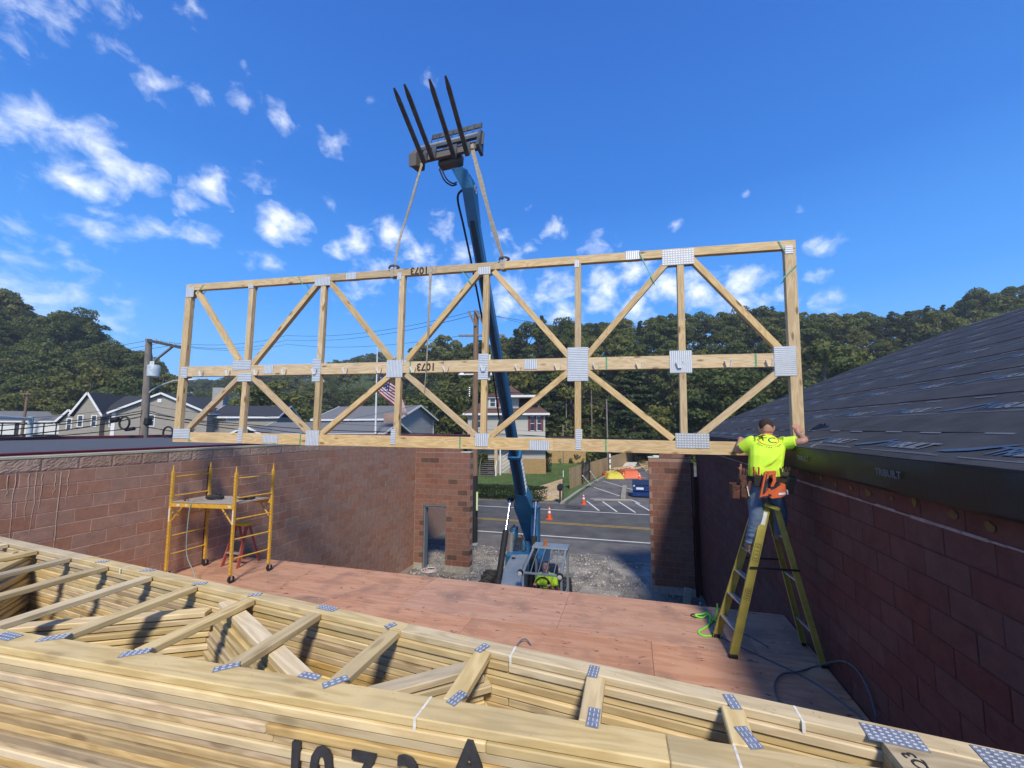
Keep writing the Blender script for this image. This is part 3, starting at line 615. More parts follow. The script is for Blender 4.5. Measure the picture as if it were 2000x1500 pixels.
for i in range(len(laps)-1):
    l0=max(laps[i]-.10,0) if i else 0; l1=laps[i+1]; nl=9; ny=150; vs=[];h0=.004+.0035*(i%2)
    for a in range(nl+1):
        l=l0+(l1-l0+.02)*a/nl
        for b in range(ny+1):
            y=-1+(YE+1)*b/ny
            wa=1 if i==0 else .22; wr=wa*(.005*mnoise.noise(Vector((l*7,y*.9,i*3)))+.003*mnoise.noise(Vector((l*3,y*3.3,i))))
            if i==0: wr+=.02*max(0,mnoise.noise(Vector((l*4.5+y*.55,y*.35,9))))
            edge=.003 if a==0 and i else 0
            vs.append(RP(l,y,.005+(1-a/nl)*.005+edge+max(-.004,wr)))
    fs=[(a*(ny+1)+b,a*(ny+1)+b+1,(a+1)*(ny+1)+b+1,(a+1)*(ny+1)+b) for a in range(nl) for b in range(ny)]
    mb=MB().add(vs,fs)
    # turned-down lower edge gives the lap its thickness
    e0=len(mb.v); mb.add([RP(l0,-1+(YE+1)*b/ny,.0) for b in range(ny+1)],[]); mb.f+=[(b,b+1,e0+b+1,e0+b) for b in range(ny)]; mb.m+=[0]*ny
    s_=build(mb,'underlayment_strip',M_UND,rb,smooth=True); strips.append((s_,laps[i],laps[i+1]))
M_PB=pm('print_blue',(.05,.085,.14),rough=.6,var=.15,scale=20); M_PG=pm('print_grey',(.14,.155,.175),rough=.6,var=.15,scale=20)
t1=textmesh('TRI',.15,M_PB,shear=.45,offset=.03,extrude=.0002,align='RIGHT',space=.9); t2=textmesh('BUILT',.15,M_PG,shear=.45,offset=.03,extrude=.0002,align='LEFT',space=.9)
bm=bmesh.new(); bm.from_mesh(t1); nf=len(bm.faces); bm.from_mesh(t2)
for i,f in enumerate(bm.faces): f.material_index=0 if i<nf else 1
me=bpy.data.meshes.new('logo_print'); 
for q in [(.50,-.05),(.60,-.055),(.74,-.02),(.93,.085),(.95,.115),(.76,.04),(.60,-.01)]: bm.verts.new((q[0],q[1],0))
bm.verts.ensure_lookup_table(); bm.faces.new(bm.verts[-7:]).material_index=0
for y_,x0,x1,th in ((-.12,-.28,.62,.007),(-.105,.1,.55,.005),(.24,-.1,.12,.02),(.245,.5,.72,.02)):
    v=[bm.verts.new(p) for p in ((x0,y_,0),(x1,y_,0),(x1,y_+th,0),(x0,y_+th,0))]; bm.faces.new(v).material_index=1
bm.to_mesh(me); bm.free(); me.materials.append(M_PB); me.materials.append(M_PG)
for s_,la,lb in strips:
    if lb-la<.3: continue
    rows=[la+.2 if la==0 else la+.42]
    for rw_ in rows:
        y=random.uniform(0,1.05)+.6
        if la==0: y=2.45
        while y<YE-.6:
            fold=Vector((0,-1,0)); put(me,'logo_print',RP(rw_,y+.35,.017 if la==0 else .0125),fold,rn,s_); y+=1.06
mb=MB(); ny=90; prof=[(0.01,.012),(-.004,-.004),(-.006,-.10),(-.008,-.235),(.015,-.262),(.17,-.275)]
vs=[]
for p,(dx,dz) in enumerate(prof):
    for b in range(ny+1):
        y=-1+(YE+1)*b/ny; w=.007*mnoise.noise(Vector((p*1.1,y*1.3,3))) ; vs.append((EX+dx+w*(p>0),y,EZ+dz+w*.8*(p>0)))
mb.add(vs,[(p*(ny+1)+b,p*(ny+1)+b+1,(p+1)*(ny+1)+b+1,(p+1)*(ny+1)+b) for p in range(len(prof)-1) for b in range(ny)])
fas=build(mb,'fascia_wrap',M_FAS,rb,smooth=True)
mft=textmesh('TRIBUILT',.075,pm('print_dim',(.10,.12,.15),rough=.6),offset=.03,extrude=.0003)
for y in (3.62,5.15,2.1,6.7): put(mft,'lettering',(EX-.020,y,EZ-.12),(0,-1,0),(-1,0,0),fas)
for q in range(34):
    y=1.6+q*.16+random.uniform(-.03,.03); build(MB().lathe((0,0,0),[(.0,0),(.011,0),(.009,.003),(.0,.0035)],8),'cap_nail',pm('cap_nail',(.05,.05,.055),rough=.4),fas).matrix_local=Matrix.Translation(Vector((EX-.014,y,EZ-.05-.14*(q%2)))-rootloc(fas))@Matrix.Rotation(-math.pi/2,4,'Y')
# torn flap beside the end post
mb=MB(); pts=[at(1574,862,'y',5.9),at(1584,855,'y',5.9),at(1596,844,'y',5.9),at(1611,830,'y',5.9)]
pl=[Vector(p) for p in pts]; ws=[.02,.045,.05,.022]; vs=[]
for i,(p,w) in enumerate(zip(pl,ws)): vs+= [p+Vector((-.3*w,.1,w)),p+Vector((.2*w,-.1,-w)),p+Vector((.1,.02,-w*.2))]
mb.add(vs,[(i*3+a,i*3+(a+1)%3,(i+1)*3+(a+1)%3,(i+1)*3+a) for i in range(3) for a in range(3)]+[(0,1,2),(11,10,9)])
mb.add([pl[3]+Vector((0,0,.03)),pl[3]+Vector((.05,0,-.09)),pl[3]+Vector((-.02,.02,-.03))],[(0,1,2)])
tag(build(mb,'torn_flap',M_FAS,smooth=True),'torn black underlayment flap sticking up beside the end post','flap')
tag(build(MB().bar(at(1584,872,'z',EZ+.13),at(1606,863,'z',EZ+.15),.008,.003,(0,0,1)),'metal_strip',pm('bright_metal',(.6,.6,.55),rough=.25,metal=.8)),'short bright metal strip lying on the dark roof edge','strip')
# ---------------------------------------------------------------- ground, road, lot, lawn
M_GRAV=pm('gravel',(.10,.093,.083),rough=.95,scale=1.0,bump=.9,bs=26,world=True,col2=(.30,.28,.24),thr=.5,sharp=.22)
def _lay(px,D,sky,D0,Dr,th):
    """one wooded ridge: its ground climbs to th metres under the line that its tree tops draw against the sky."""
    y=np.interp(px,[q[0] for q in sky],[q[1] for q in sky]); top=H+(raydir(px,y)*Dr).z-th
    t=max(0,min(1,(D-D0)/(Dr-D0))); return max(0,top)*t*t*(3-2*t)
SKL=[(-60,545),(0,562),(35,592),(70,600),(140,592),(185,655),(245,672),(300,705),(345,760),(400,800),(520,880)]
SKR=[(560,880),(700,800),(830,690),(880,655),(985,660),(1060,612),(1330,600),(1560,598),(1850,592),(1990,545),(2100,530)]
SKC=[(200,760),(340,738),(420,738),(560,716),(680,695),(780,695),(1000,680),(1300,690),(1700,720)]
def terr(x,y):
    """height of the land: flat by the road, wooded ridges behind."""
    dep=x*CF.x+y*CF.y; lat=x*CR.x+y*CR.y; az=math.atan2(lat,dep); r=math.hypot(x,y)
    k=max(0,min(1,(1.9-abs(az))/.7)); azc=max(-1.02,min(.98,az)); px=CX+FPX*math.tan(azc); D=max(dep,r*math.cos(azc))
    h=max(_lay(px,D,SKL,64,98,14),_lay(px,D,SKR,62,116,14),_lay(px,D,SKC,70,250,12))
    return h*k-.03+(0 if r<62 else .7*mnoise.noise(Vector((x*.05,y*.05,0))))
nx=190; vs=[]; 
gxs=[math.copysign(abs(-1+2*i/nx)**1.7,-1+2*i/nx)*700 for i in range(nx+1)]; gys=[-60+760*(j/nx)**1.5 for j in range(nx+1)]
for yv in gys:
    for xv in gxs: vs.append((xv,yv,terr(xv,yv)))
fs=[(j*(nx+1)+i,j*(nx+1)+i+1,(j+1)*(nx+1)+i+1,(j+1)*(nx+1)+i) for j in range(nx) for i in range(nx)]
M_TURF=pm('turf',(.045,.075,.022),rough=.95,scale=.6,bump=.8,bs=9,world=True,col2=(.075,.11,.035),thr=.5,sharp=.4)
struct(MB().add(vs,fs),'ground',M_TURF,smooth=True)
def sheet(name,pts,z,mat): 
    mb=MB(); mb.add([(p[0],p[1],z) for p in pts],[tuple(range(len(pts)))]); return struct(mb,name,mat)
sheet('gravel_yard',[(-60,-20),(25,-20),(25,17.6),(-60,17.6)],.0,M_GRAV)
M_ASPH=pm('asphalt',(.090,.088,.082),rough=.9,var=.3,scale=.9,bump=.35,bs=120,world=True)
M_ASPH2=pm('asphalt_old',(.125,.12,.112),rough=.92,var=.35,scale=.7,bump=.4,bs=100,world=True)
M_WHITE=pm('road_white',(.62,.62,.60),rough=.8,var=.25,scale=12,world=True,bump=.1)
M_YEL=pm('road_yellow',(.42,.27,.05),rough=.8,var=.3,scale=12,world=True,bump=.1)
M_DUST=pm('dusty_asphalt',(.085,.083,.08),rough=.95,scale=.8,bump=.4,bs=60,world=True,col2=(.19,.18,.165),thr=.52,sharp=.4)
sheet('road',[(-160,17.6),(120,17.6),(120,27.9),(-160,27.9)],.004,M_ASPH)
sheet('road_shoulder',[(-160,16.9),(40,16.9),(40,19.3),(-160,19.3)],.008,M_DUST)
def line(y,w,mat,z=.012,x0=-160,x1=120): return [(x0,y-w/2),(x1,y-w/2),(x1,y+w/2),(x0,y+w/2)],z,mat
for y,w,mt_ in ((19.72,.13,M_WHITE),(25.96,.13,M_WHITE),(22.30,.11,M_YEL),(22.54,.11,M_YEL)):
    p,z,m_=line(y,w,mt_); sheet('road_marking',p,z,m_)
# parking lot across the road
e0=G(1108,978);e1=G(1165,940);e2=G(1262,893)
sheet('parking_lot',[(-4.6,27.9),(40,27.9),(60,110),(e2.x+2.5,110),(e2.x,e2.y),(e1.x,e1.y)],.010,M_ASPH2)
def stripe(a,b,w=.12):
    a=G(*a);b=G(*b);d=(b-a).normalized();n=Vector((-d.y,d.x,0))*w/2; sheet('parking_marking',[a+n,a-n,b-n,b+n],.018,M_WHITE)
for a,b in (((1146,979),(1170,998)),((1177,980),(1205,1000)),((1208,980),(1241,1001.5)),((1241,982),(1269,998)),((1160,952),(1210,969)),((1178,940),(1216,951)),((1153,974.5),(1232,976)),((1232,976),(1250,984)),((1216,951),(1240,958)),((1220,929),(1262,934)),((1250,900),(1270,903))): stripe(a,b)
kerb=thing('kerb','low concrete kerb between the lawn and the parking lot','kerb',(0,0,0))
pk=[G(1096,985),G(1110,975),G(1135,957),G(1165,940),G(1200,920),G(1262,893)]
for a,b in zip(pk[:-1],pk[1:]): build(MB().bar(a+Vector((0,0,.07)),b+Vector((0,0,.07)),.14,.16,(0,0,1),bev=.01),'kerb_stone',M_CONC,kerb)
# lawn
M_LAWN=pm('lawn',(.055,.10,.022),rough=.95,scale=1.2,bump=.8,bs=30,world=True,col2=(.10,.155,.04),thr=.5,sharp=.35,stretch=(.6,.25,1))
sheet('lawn',[(-60,29.0),(-4.9,29.0),(e1.x-.3,e1.y),(e2.x-.5,e2.y),(e2.x+2,100),(-60,100)],.012,M_LAWN)
sheet('verge',[(-60,27.9),(-4.7,27.9),(-4.9,29.0),(-60,29.0)],.012,M_DUST)
# grass blades along the lawn so that its edge is not a line
def tufts(n,fx,name,mat,h=(.05,.12)):
    mb=MB()
    for i in range(n):
        x,y=fx(); a=random.uniform(0,6.28); hh=random.uniform(*h); w=.02; c,s=math.cos(a)*w,math.sin(a)*w
        mb.add([(x-c,y-s,.01),(x+c,y+s,.01),(x+random.uniform(-.05,.05),y+random.uniform(-.05,.05),.01+hh)],[(0,1,2)])
    return stuff(build(mb,name,mat))
tufts(14000,lambda:(random.uniform(-22,-5.2),random.uniform(29,50)),'grass',M_LAWN)
# gravel stones lying loose in the yard
mb=MB()
for i in range(26000):
    x=random.uniform(-11,4.5);y=random.uniform(8.5,17.4); r=random.uniform(.010,.032) if random.random()<.95 else random.uniform(.03,.06)
    if -4.2<x<-.9 and y<12.5 and random.random()<.5: continue
    if x>-1 and random.random()<.55: r*=.6
    p=[(x+r*random.uniform(.6,1.2)*math.cos(t),y+r*random.uniform(.6,1.2)*math.sin(t),.002) for t in (0,1.6,3.1,4.7)]
    mb.add(p+[(x,y,r*.9)],[(0,1,4),(1,2,4),(2,3,4),(3,0,4)])
stuff(build(mb,'gravel',pm('stones',(.33,.31,.27),rough=.9,var=.5,scale=3,world=True,rand=.3)))
# plank walk laid over the bank
pw=thing('plank_walk','sloping plywood walk boards laid on the lawn behind the mailbox','walkway',(0,0,0))
q=[G(1060,978),G(1097,978),G(1099,936),G(1037,956)]
n=9
for i in range(n):
    a=q[0].lerp(q[3],i/n);b=q[1].lerp(q[2],i/n);c=q[1].lerp(q[2],(i+.94)/n);d=q[0].lerp(q[3],(i+.94)/n); z=.05+random.uniform(0,.02); mb=MB().add([(p.x,p.y,z) for p in(a,b,c,d)]+[(p.x,p.y,.0) for p in(a,b,c,d)],[(0,1,2,3),(0,4,5,1),(1,5,6,2),(2,6,7,3),(3,7,4,0)]); build(mb,'plank',M_PINE,pw)
# ---------------------------------------------------------------- scaffold
M_SCY=pm('scaffold_yellow',(.62,.36,.045),rough=.5,var=.16,scale=14,bump=.08,bs=120)
M_BLK=pm('black_rubber',(.02,.02,.022),rough=.7,var=.3,scale=12)
M_CHR=pm('chrome',(.7,.7,.72),rough=.18,metal=1,var=.05)
M_PLYG=pm('grey_plywood',(.34,.29,.24),rough=.85,var=.2,scale=6,stretch=(.3,1,1))
sc=thing('scaffold','yellow rolling baker scaffold with a plywood platform standing by the left block wall','scaffold',(-7.5,5.7,DZ))
Lg={'a':(-8.22,5.32),'b':(-8.22,5.98),'c':(-6.86,5.44),'d':(-6.74,6.08)}
ZT=H-.79; 
def zat(px,py,Y): return at(px,py,'y',Y).z
for k,(x,y) in Lg.items():
    mb=MB().box((x,y,(DZ+.14+ZT)/2),(.042,.042,ZT-DZ-.14),bev=.004); mb.tube([(x,y,ZT-.002),(x,y,ZT+.05),(x,y,ZT+.052),(x,y,ZT+.11)],[.014,.014,.012,.012],8)
    for i in range(26): 
        z=DZ+.22+i*.064
        if z<ZT: mb.box((x,y-.0215,z),(.011,.002,.011),mi=1)
    leg=build(mb,'leg',[M_SCY,M_BLK],sc)
    cz=DZ; c=MB().lathe((x,y+.02,cz+.062),[(.05,-.014),(.062,-.010),(.062,.010),(.05,.014)],18,axis=(1,0,.2)); ob=build(c,'caster',M_BLK,sc)
    f=MB().box((x+.022,y+.01,cz+.09),(.005,.03,.075)).box((x-.022,y+.01,cz+.09),(.005,.03,.075)).box((x,y,cz+.132),(.05,.04,.008)).tube([(x-.025,y+.02,cz+.062),(x+.025,y+.02,cz+.062)],.008,8); build(f,'fork',M_CHR,ob)
for (p,q) in (('a','b'),('c','d')):
    for z in (ZT-.10,ZT-.45,ZT-.82,ZT-1.17,ZT-1.50):
        build(MB().tube([(*Lg[p],z),(*Lg[q],z)],.0125,8),'rung',M_SCY,sc,smooth=True)
pz=ZT-.60
for (p,q) in (('a','c'),('b','d')):
    P=Vector((*Lg[p],pz));Q=Vector((*Lg[q],pz)); build(MB().bar(P,Q,.075,.028,(0,0,1),bev=.003),'side_rail',M_SCY,sc)
    for s,t in ((P,Q),(Q,P)):
        build(MB().tube([s+Vector((0,0,-.33)),s+(t-s).normalized()*.26+Vector((0,0,-.03))],.012,8),'brace',M_SCY,sc,smooth=True)
        k_=s+(t-s).normalized()*.05+Vector((0,-.02,-.08)); kk=(t-s).normalized()*.13
        build(MB().tube([k_,k_+Vector((0,0,-.055)),k_+kk+Vector((0,0,-.055)),k_+kk],.005,6),'hook',M_CHR,sc)
a,b,c,d=[Vector((*Lg[k],pz+.045)) for k in 'abcd']
build(MB().add([a+Vector((.03,-.02,0)),c+Vector((-.03,-.02,0)),d+Vector((-.03,0,0)),b+Vector((.03,0,0)),a+Vector((.03,-.02,.016)),c+Vector((-.03,-.02,.016)),d+Vector((-.03,0,.016)),b+Vector((.03,0,.016))],[(0,3,2,1),(4,5,6,7),(0,1,5,4),(1,2,6,5),(2,3,7,6),(3,0,4,7)]),'platform',M_PLYG,sc)
for x,w in ((-8.05,.09),(-7.86,.05),(-6.95,.08)): 
    t_=(x+8.22)/1.36; build(MB().box((x,5.32+.12*t_-.0155,pz+.0),(w,.002,.03)),'sticker',pm('white_label',(.7,.7,.66),rough=.6,var=.3,scale=60),sc)
for k in('a','c'): x,y=Lg[k]; build(MB().box((x,y-.0225,ZT-.78),(.026,.002,.25)),'sticker',MATS['white_label'],sc)
PZ=pz+.062
# things lying on the platform
M_TOOL=pm('tool_black',(.025,.025,.028),rough=.55,var=.4,scale=10)
def heap(name,label,cat,c,r,n,mat,seed,extra=None):
    rr=random.Random(seed); c=Vector(c); t=thing(name,label,cat,c)
    pts=[]
    for k in range(n):
        a=k*.9+rr.uniform(-.2,.2); q=r*(.45+.5*rr.random()); pts.append(c+Vector((math.cos(a)*q*1.3,math.sin(a)*q*.7,.012+.05*rr.random()*(1-k/n))))
    sm=[]
    for i in range(len(pts)-1):
        for s in range(5): sm.append(pts[i].lerp(pts[i+1],s/5))
    build(MB().tube(sm,.011,6),'coil',mat,t,smooth=True); return t
t=heap('cordless_tool','black tool tangled in its cord on the scaffold platform beside the hose','tool',(-7.62,5.66,PZ),.16,13,M_TOOL,3)
build(MB().box((-7.64,5.64,PZ+.05),(.24,.08,.07),Matrix.Rotation(.5,3,'Z'),bev=.02).box((-7.53,5.70,PZ+.04),(.10,.06,.06),Matrix.Rotation(1.2,3,'Z'),bev=.015).box((-7.6,5.7,PZ+.09),(.12,.05,.04),Matrix.Rotation(.1,3,'Z'),bev=.012),'tool_body',M_TOOL,t)
t=heap('tool_pouch','dark pouch and cables lying at the right end of the scaffold platform','pouch',(-7.08,5.82,PZ),.15,9,M_TOOL,8)
build(MB().box((-7.05,5.82,PZ+.03),(.26,.16,.05),Matrix.Rotation(.2,3,'Z'),bev=.02),'pouch_body',pm('pouch_dark',(.04,.032,.03),rough=.8),t)
t=heap('hose_fitting','small dark tool at the left front corner of the scaffold platform','tool',(-8.0,5.42,PZ),.06,7,pm('brown_cord',(.10,.03,.02),rough=.6),4)
def curve(P,n=8):
    P=[Vector(p) for p in P]; out=[]
    for i in range(len(P)-1):
        p0=P[max(i-1,0)];p1=P[i];p2=P[i+1];p3=P[min(i+2,len(P)-1)]
        for s in range(n):
            t=s/n; out.append(.5*((2*p1)+(p2-p0)*t+(2*p0-5*p1+4*p2-p3)*t*t+(3*p1-p0-3*p2+p3)*t*t*t))
    out.append(P[-1]); return out
M_HOSE=pm('hose_green_grey',(.22,.30,.27),rough=.5,var=.1)
tag(build(MB().tube(curve([(-7.72,5.52,PZ+.03),(-7.75,5.35,PZ),(-7.74,5.30,PZ-.4),(-7.68,5.28,PZ-.9),(-7.5,5.3,DZ+.15),(-7.38,5.2,DZ+.02),(-7.2,4.9,DZ+.012)]),.008,6),'air_hose',M_HOSE,smooth=True),'thin grey green air hose hanging from the scaffold platform to the deck','hose')
# red stepladder behind the scaffold
sl=thing('stepladder','small red stepladder with a yellow top standing behind the scaffold','ladder',(-7.65,6.32,DZ))
M_ORF=pm('red_fibreglass',(.36,.085,.06),rough=.5,var=.15); M_CAPY=pm('cap_yellow',(.58,.42,.03),rough=.5); M_ALU=pm('aluminium',(.50,.51,.52),rough=.4,metal=.6,var=.15,scale=20)
zt2=at(475,1024,'y',6.3).z
for s in(-1,1):
    for (y0,y1,nm) in ((6.05,6.24,'front_rail'),(6.5,6.3,'rear_rail')):
        build(MB().bar((-7.65+s*.2,y0,DZ),(-7.65+s*.13,y1,zt2),.065 if nm=='front_rail' else .045,.025,(0,1,0),bev=.003),nm,M_ORF,sl)
for k in range(1,3):
    f=k/3; build(MB().box((-7.65,6.05+.19*f,DZ+(zt2-DZ)*f),(.37-.12*f,.085,.02),bev=.003),'step',M_ALU,sl)
build(MB().box((-7.65,6.27,zt2+.015),(.34,.15,.05),bev=.012),'top_cap',M_CAPY,sl)
# ---------------------------------------------------------------- yellow stepladder
M_FY=pm('yellow_fibreglass',(.40,.34,.07),rough=.5,var=.18,scale=9,bump=.08)
yl=thing('stepladder','tall yellow fibreglass stepladder that the worker in the lime shirt stands on','ladder',(1.5,5.5,DZ))
TZ2=H-.97
FR=[((1.085,5.27,DZ),(1.545,5.36,TZ2)),((.985,5.72,DZ),(1.515,5.62,TZ2))]
RR=[((2.03,5.33,DZ),(1.66,5.36,TZ2)),((2.0,5.79,DZ),(1.63,5.62,TZ2))]
def chan(mb,p0,p1,w,side):
    p0=Vector(p0);p1=Vector(p1); x=(p1-p0).normalized(); y=Vector((0,1,0)); z=x.cross(y).normalized()
    mb.bar(p0,p1,w,.006,z,bev=.001)      # web of the channel
    for s in(-1,1): mb.bar(p0+z*s*(w/2-.003)+Vector((0,side*.014,0)),p1+z*s*(w/2-.003)+Vector((0,side*.014,0)),.006,.030,z)
    return mb
for i,(p,q) in enumerate(FR):
    r_=build(chan(MB(),p,q,.090,1 if i==0 else -1),'front_rail',M_FY,yl)
    build(MB().box((p[0],p[1],p[2]+.02),(.10,.045,.042),bev=.006),'foot',M_BLK,r_)
for i,(p,q) in enumerate(RR):
    r_=build(chan(MB(),p,q,.062,1 if i==0 else -1),'rear_rail',M_FY,yl)
    build(MB().box((p[0],p[1],p[2]+.015),(.07,.04,.03),bev=.006),'foot',M_BLK,r_)
for k in range(1,6):
    f=k*.295/1.73; A=Vector(FR[0][0]).lerp(Vector(FR[0][1]),f);B=Vector(FR[1][0]).lerp(Vector(FR[1][1]),f)
    mb=MB()
    for u_ in(-.03,-.01,.01,.03): mb.bar(A+Vector((u_,.012,.0)),B+Vector((u_,-.012,.0)),.006 if abs(u_)<.02 else .012,.014,(0,0,1))
    mb.bar(A+Vector((0,.012,-.004)),B+Vector((0,-.012,-.004)),.006,.074,(0,0,1)); build(mb,'step',M_ALU,yl)
for f in (.2,.52,.8):
    A=Vector(RR[0][0]).lerp(Vector(RR[0][1]),f);B=Vector(RR[1][0]).lerp(Vector(RR[1][1]),f); build(MB().bar(A,B,.02,.03,(0,0,1)),'rear_brace',M_ALU,yl)
for i,s in ((0,-.02),(1,.02)):
    A=Vector(FR[i][0]).lerp(Vector(FR[i][1]),.60)+Vector((0,s,0));B=Vector(RR[i][0]).lerp(Vector(RR[i][1]),.60)+Vector((0,s,0)); build(MB().bar(A-Vector((.04,0,0)),B+Vector((.04,0,0)),.022,.006,(0,0,1)),'spreader',M_BLK,yl)
build(MB().box((1.60,5.49,TZ2+.02),(.17,.36,.045),Matrix.Rotation(.35,3,'Y'),bev=.008),'top_cap',M_FY,yl)
p,q=map(Vector,FR[0])
for f,w,l,mt_ in ((.93,.045,.16,'white_label'),(.70,.03,.2,None),(.42,.03,.13,None)):
    c=p.lerp(q,f)+Vector((0,-.0045,0)); xx=(q-p).normalized(); zz=Vector((0,-1,0)); 
    if mt_: o=build(MB().bar(c-xx*l/2,c+xx*l/2,w,.0015,xx.cross(Vector((0,1,0)))),'label',MATS[mt_],yl)
    else:
        z_=xx.cross(Vector((0,1,0))).normalized()*w; P=[c-xx*l/2-z_,c+xx*l/2-z_,c+xx*l/2+z_,c-xx*l/2+z_]
        mb=MB()
        for a_,b_ in zip(P,P[1:]+P[:1]): mb.bar(a_,b_,.0015,.003,(0,1,0))
        for k in range(4): mb.bar(c-xx*l*.35+xx*l*.22*k-z_*.6,c-xx*l*.35+xx*l*.22*k+z_*.6,.0015,.006,(0,1,0))
        build(mb,'label',M_INK,yl)
# ---------------------------------------------------------------- rope and hoses on the deck
def deckpt(px,py,dz=.0): 
    p=at(px,py,'z',DZ); p.z=DZ+dz; return p
M_ROPE=pm('lime_rope',(.22,.85,.06),rough=.6,var=.15,scale=60)
rp_=thing('rope','bright lime green rope tied in a knot on the deck beside the ladder','rope',deckpt(1385,1215))
build(MB().tube(curve([deckpt(x,y,h) for x,y,h in ((1401,1182,.02),(1401,1195,.03),(1396,1209,.015),(1385,1222,.012),(1374,1230,.012),(1366,1234,.012),(1366,1240,.012),(1378,1244,.012),(1396,1243,.012))]),.011,7),'strand',M_ROPE,rp_,smooth=True)
build(MB().tube(curve([deckpt(x,y,h) for x,y,h in ((1357,1203,.012),(1370,1204,.03),(1382,1204,.045),(1388,1210,.03),(1386,1216,.012))]),.011,7),'strand',M_ROPE,rp_,smooth=True)
build(MB().tube(curve([deckpt(x,y,h) for x,y,h in ((1358,1207,.03),(1372,1208,.012),(1383,1205,.035),(1392,1212,.02),(1402,1215,.012))]),.010,7),'strand',M_ROPE,rp_,smooth=True)
build(MB().tube([deckpt(1357,1204)+Vector((.05*math.cos(t),.05*math.sin(t),.012)) for t in [i*.5 for i in range(13)]],.008,6),'metal_ring',M_BLK,rp_,smooth=True)
M_AIR=pm('air_hose',(.10,.135,.16),rough=.45,var=.12)
ah=thing('air_hose','long blue grey air hose looped over the deck beside the ladder','hose',deckpt(1560,1310))
build(MB().tube(curve([deckpt(x,y,.009) for x,y in ((1392,1226),(1400,1240),(1440,1262),(1500,1290),(1560,1318),(1605,1345),(1650,1378),(1680,1402),(1700,1430))]),.009,6),'hose_run',M_AIR,ah,smooth=True)
pts=[(1612,1420),(1560,1400),(1522,1372),(1513,1340),(1528,1320),(1560,1315),(1600,1303)]
L1=[deckpt(x,y,.018) for x,y in pts]; L1+= [at(x,y,'x',XR-.03) for x,y in ((1640,1291),(1670,1305),(1695,1345),(1712,1400))]
build(MB().tube(curve(L1),.009,6),'hose_loop',M_AIR,ah,smooth=True)
build(MB().tube(curve([deckpt(x,y,.009) for x,y in ((1448,1236),(1475,1250),(1500,1265))]),.008,6),'hose_end',M_AIR,ah,smooth=True)
tag(build(MB().tube(curve([deckpt(x,y,h) for x,y,h in ((1010,1262,.01),(1018,1257,.04),(1028,1256,.045),(1037,1262,.01))]),.008,6),'hose_loop',M_AIR,smooth=True),'short loop of grey hose on the deck just behind the stack','hose')
# ---------------------------------------------------------------- slings
M_WEB=pm('sling_webbing',(.40,.35,.27),rough=.9,var=.3,scale=25,bump=.3,bs=150)
def sling(name,label,P,w,tw=0):
    t=thing(name,label,'sling',P[0]); P=[Vector(p) for p in P]; mb=MB(); n=26; L_=curve(P,10); n=len(L_); vs=[]
    for i,p in enumerate(L_):
        d=(L_[min(i+1,n-1)]-L_[max(i-1,0)]).normalized(); a=tw*i/n; s=d.cross(Vector((0,1,0))).normalized(); s=s*math.cos(a)+d.cross(s)*math.sin(a); nn=d.cross(s)*.004; ww=w*(1-.25*math.sin(i/n*9)**2)
        vs+=[p+s*ww/2+nn,p-s*ww/2+nn,p-s*ww/2-nn,p+s*ww/2-nn]
    fs=[(i*4+a,i*4+(a+1)%4,(i+1)*4+(a+1)%4,(i+1)*4+a) for i in range(n-1) for a in range(4)]; mb.add(vs,fs); build(mb,'strap',M_WEB,t); return t
def wrap(t,px,w=.055):
    s,_=TI(px,520); mb=MB(); r=Matrix((TX,-TN,TZ)).transposed()
    mb.box(TP(s,zt_-.06,-.008),(w,.008,.15),r).box(TP(s,zt_+.006,.04),(w,.10,.008),r).box(TP(s,zt_-.128,.04),(w,.10,.008),r).box(TP(s,zt_-.06,.088),(w,.008,.15),r); build(mb,'wrap',M_WEB,t)
    build(MB().tube(curve([TP(s-.06,zt_+.01,-.01),TP(s-.03,zt_+.05,-.02),TP(s+.04,zt_+.06,.0),TP(s+.09,zt_+.045,.03),TP(s+.05,zt_+.01,.05)]),.018,7),'knot',pm('sling_dark',(.09,.085,.08),rough=.9,var=.3),t,smooth=True)
CARY=5.62
sA,_=TI(768,520); sB,_=TI(985,512); sC,_=TI(842,520)
LH=at(824,318,'y',CARY-.02); RH=at(920,282,'y',CARY-.02)
t=sling('lifting_sling','tan webbing sling from the left end of the fork carriage down to the truss',[LH,at(805,388,'y',5.56),at(780,470,'y',5.50),TP(sA+.02,zt_+.03,.0)],.062,.5); wrap(t,767)
t=sling('lifting_sling','wide frayed webbing sling from the right end of the fork carriage to the truss',[RH,at(938,350,'y',5.60),at(962,440,'y',5.60),TP(sB-.02,zt_+.03,.0)],.085,.6); wrap(t,982)
t=sling('lifting_sling','loose tan strap hanging straight down from the top chord of the truss',[TP(sC,zt_-.02,-.015),TP(sC,zt_-.6,-.012),TP(sC-.005,zt_-1.2,-.02),TP(sC-.02,zt_-1.75,-.018),TP(sC-.035,zt_-2.05,-.015)],.055,1.3); 
r=Matrix((TX,-TN,TZ)).transposed(); build(MB().box(TP(sC+.04,zt_-.06,-.006),(.09,.006,.135),r).box(TP(sC+.03,zt_+.005,.04),(.10,.09,.008),r),'wrap',M_WEB,t)
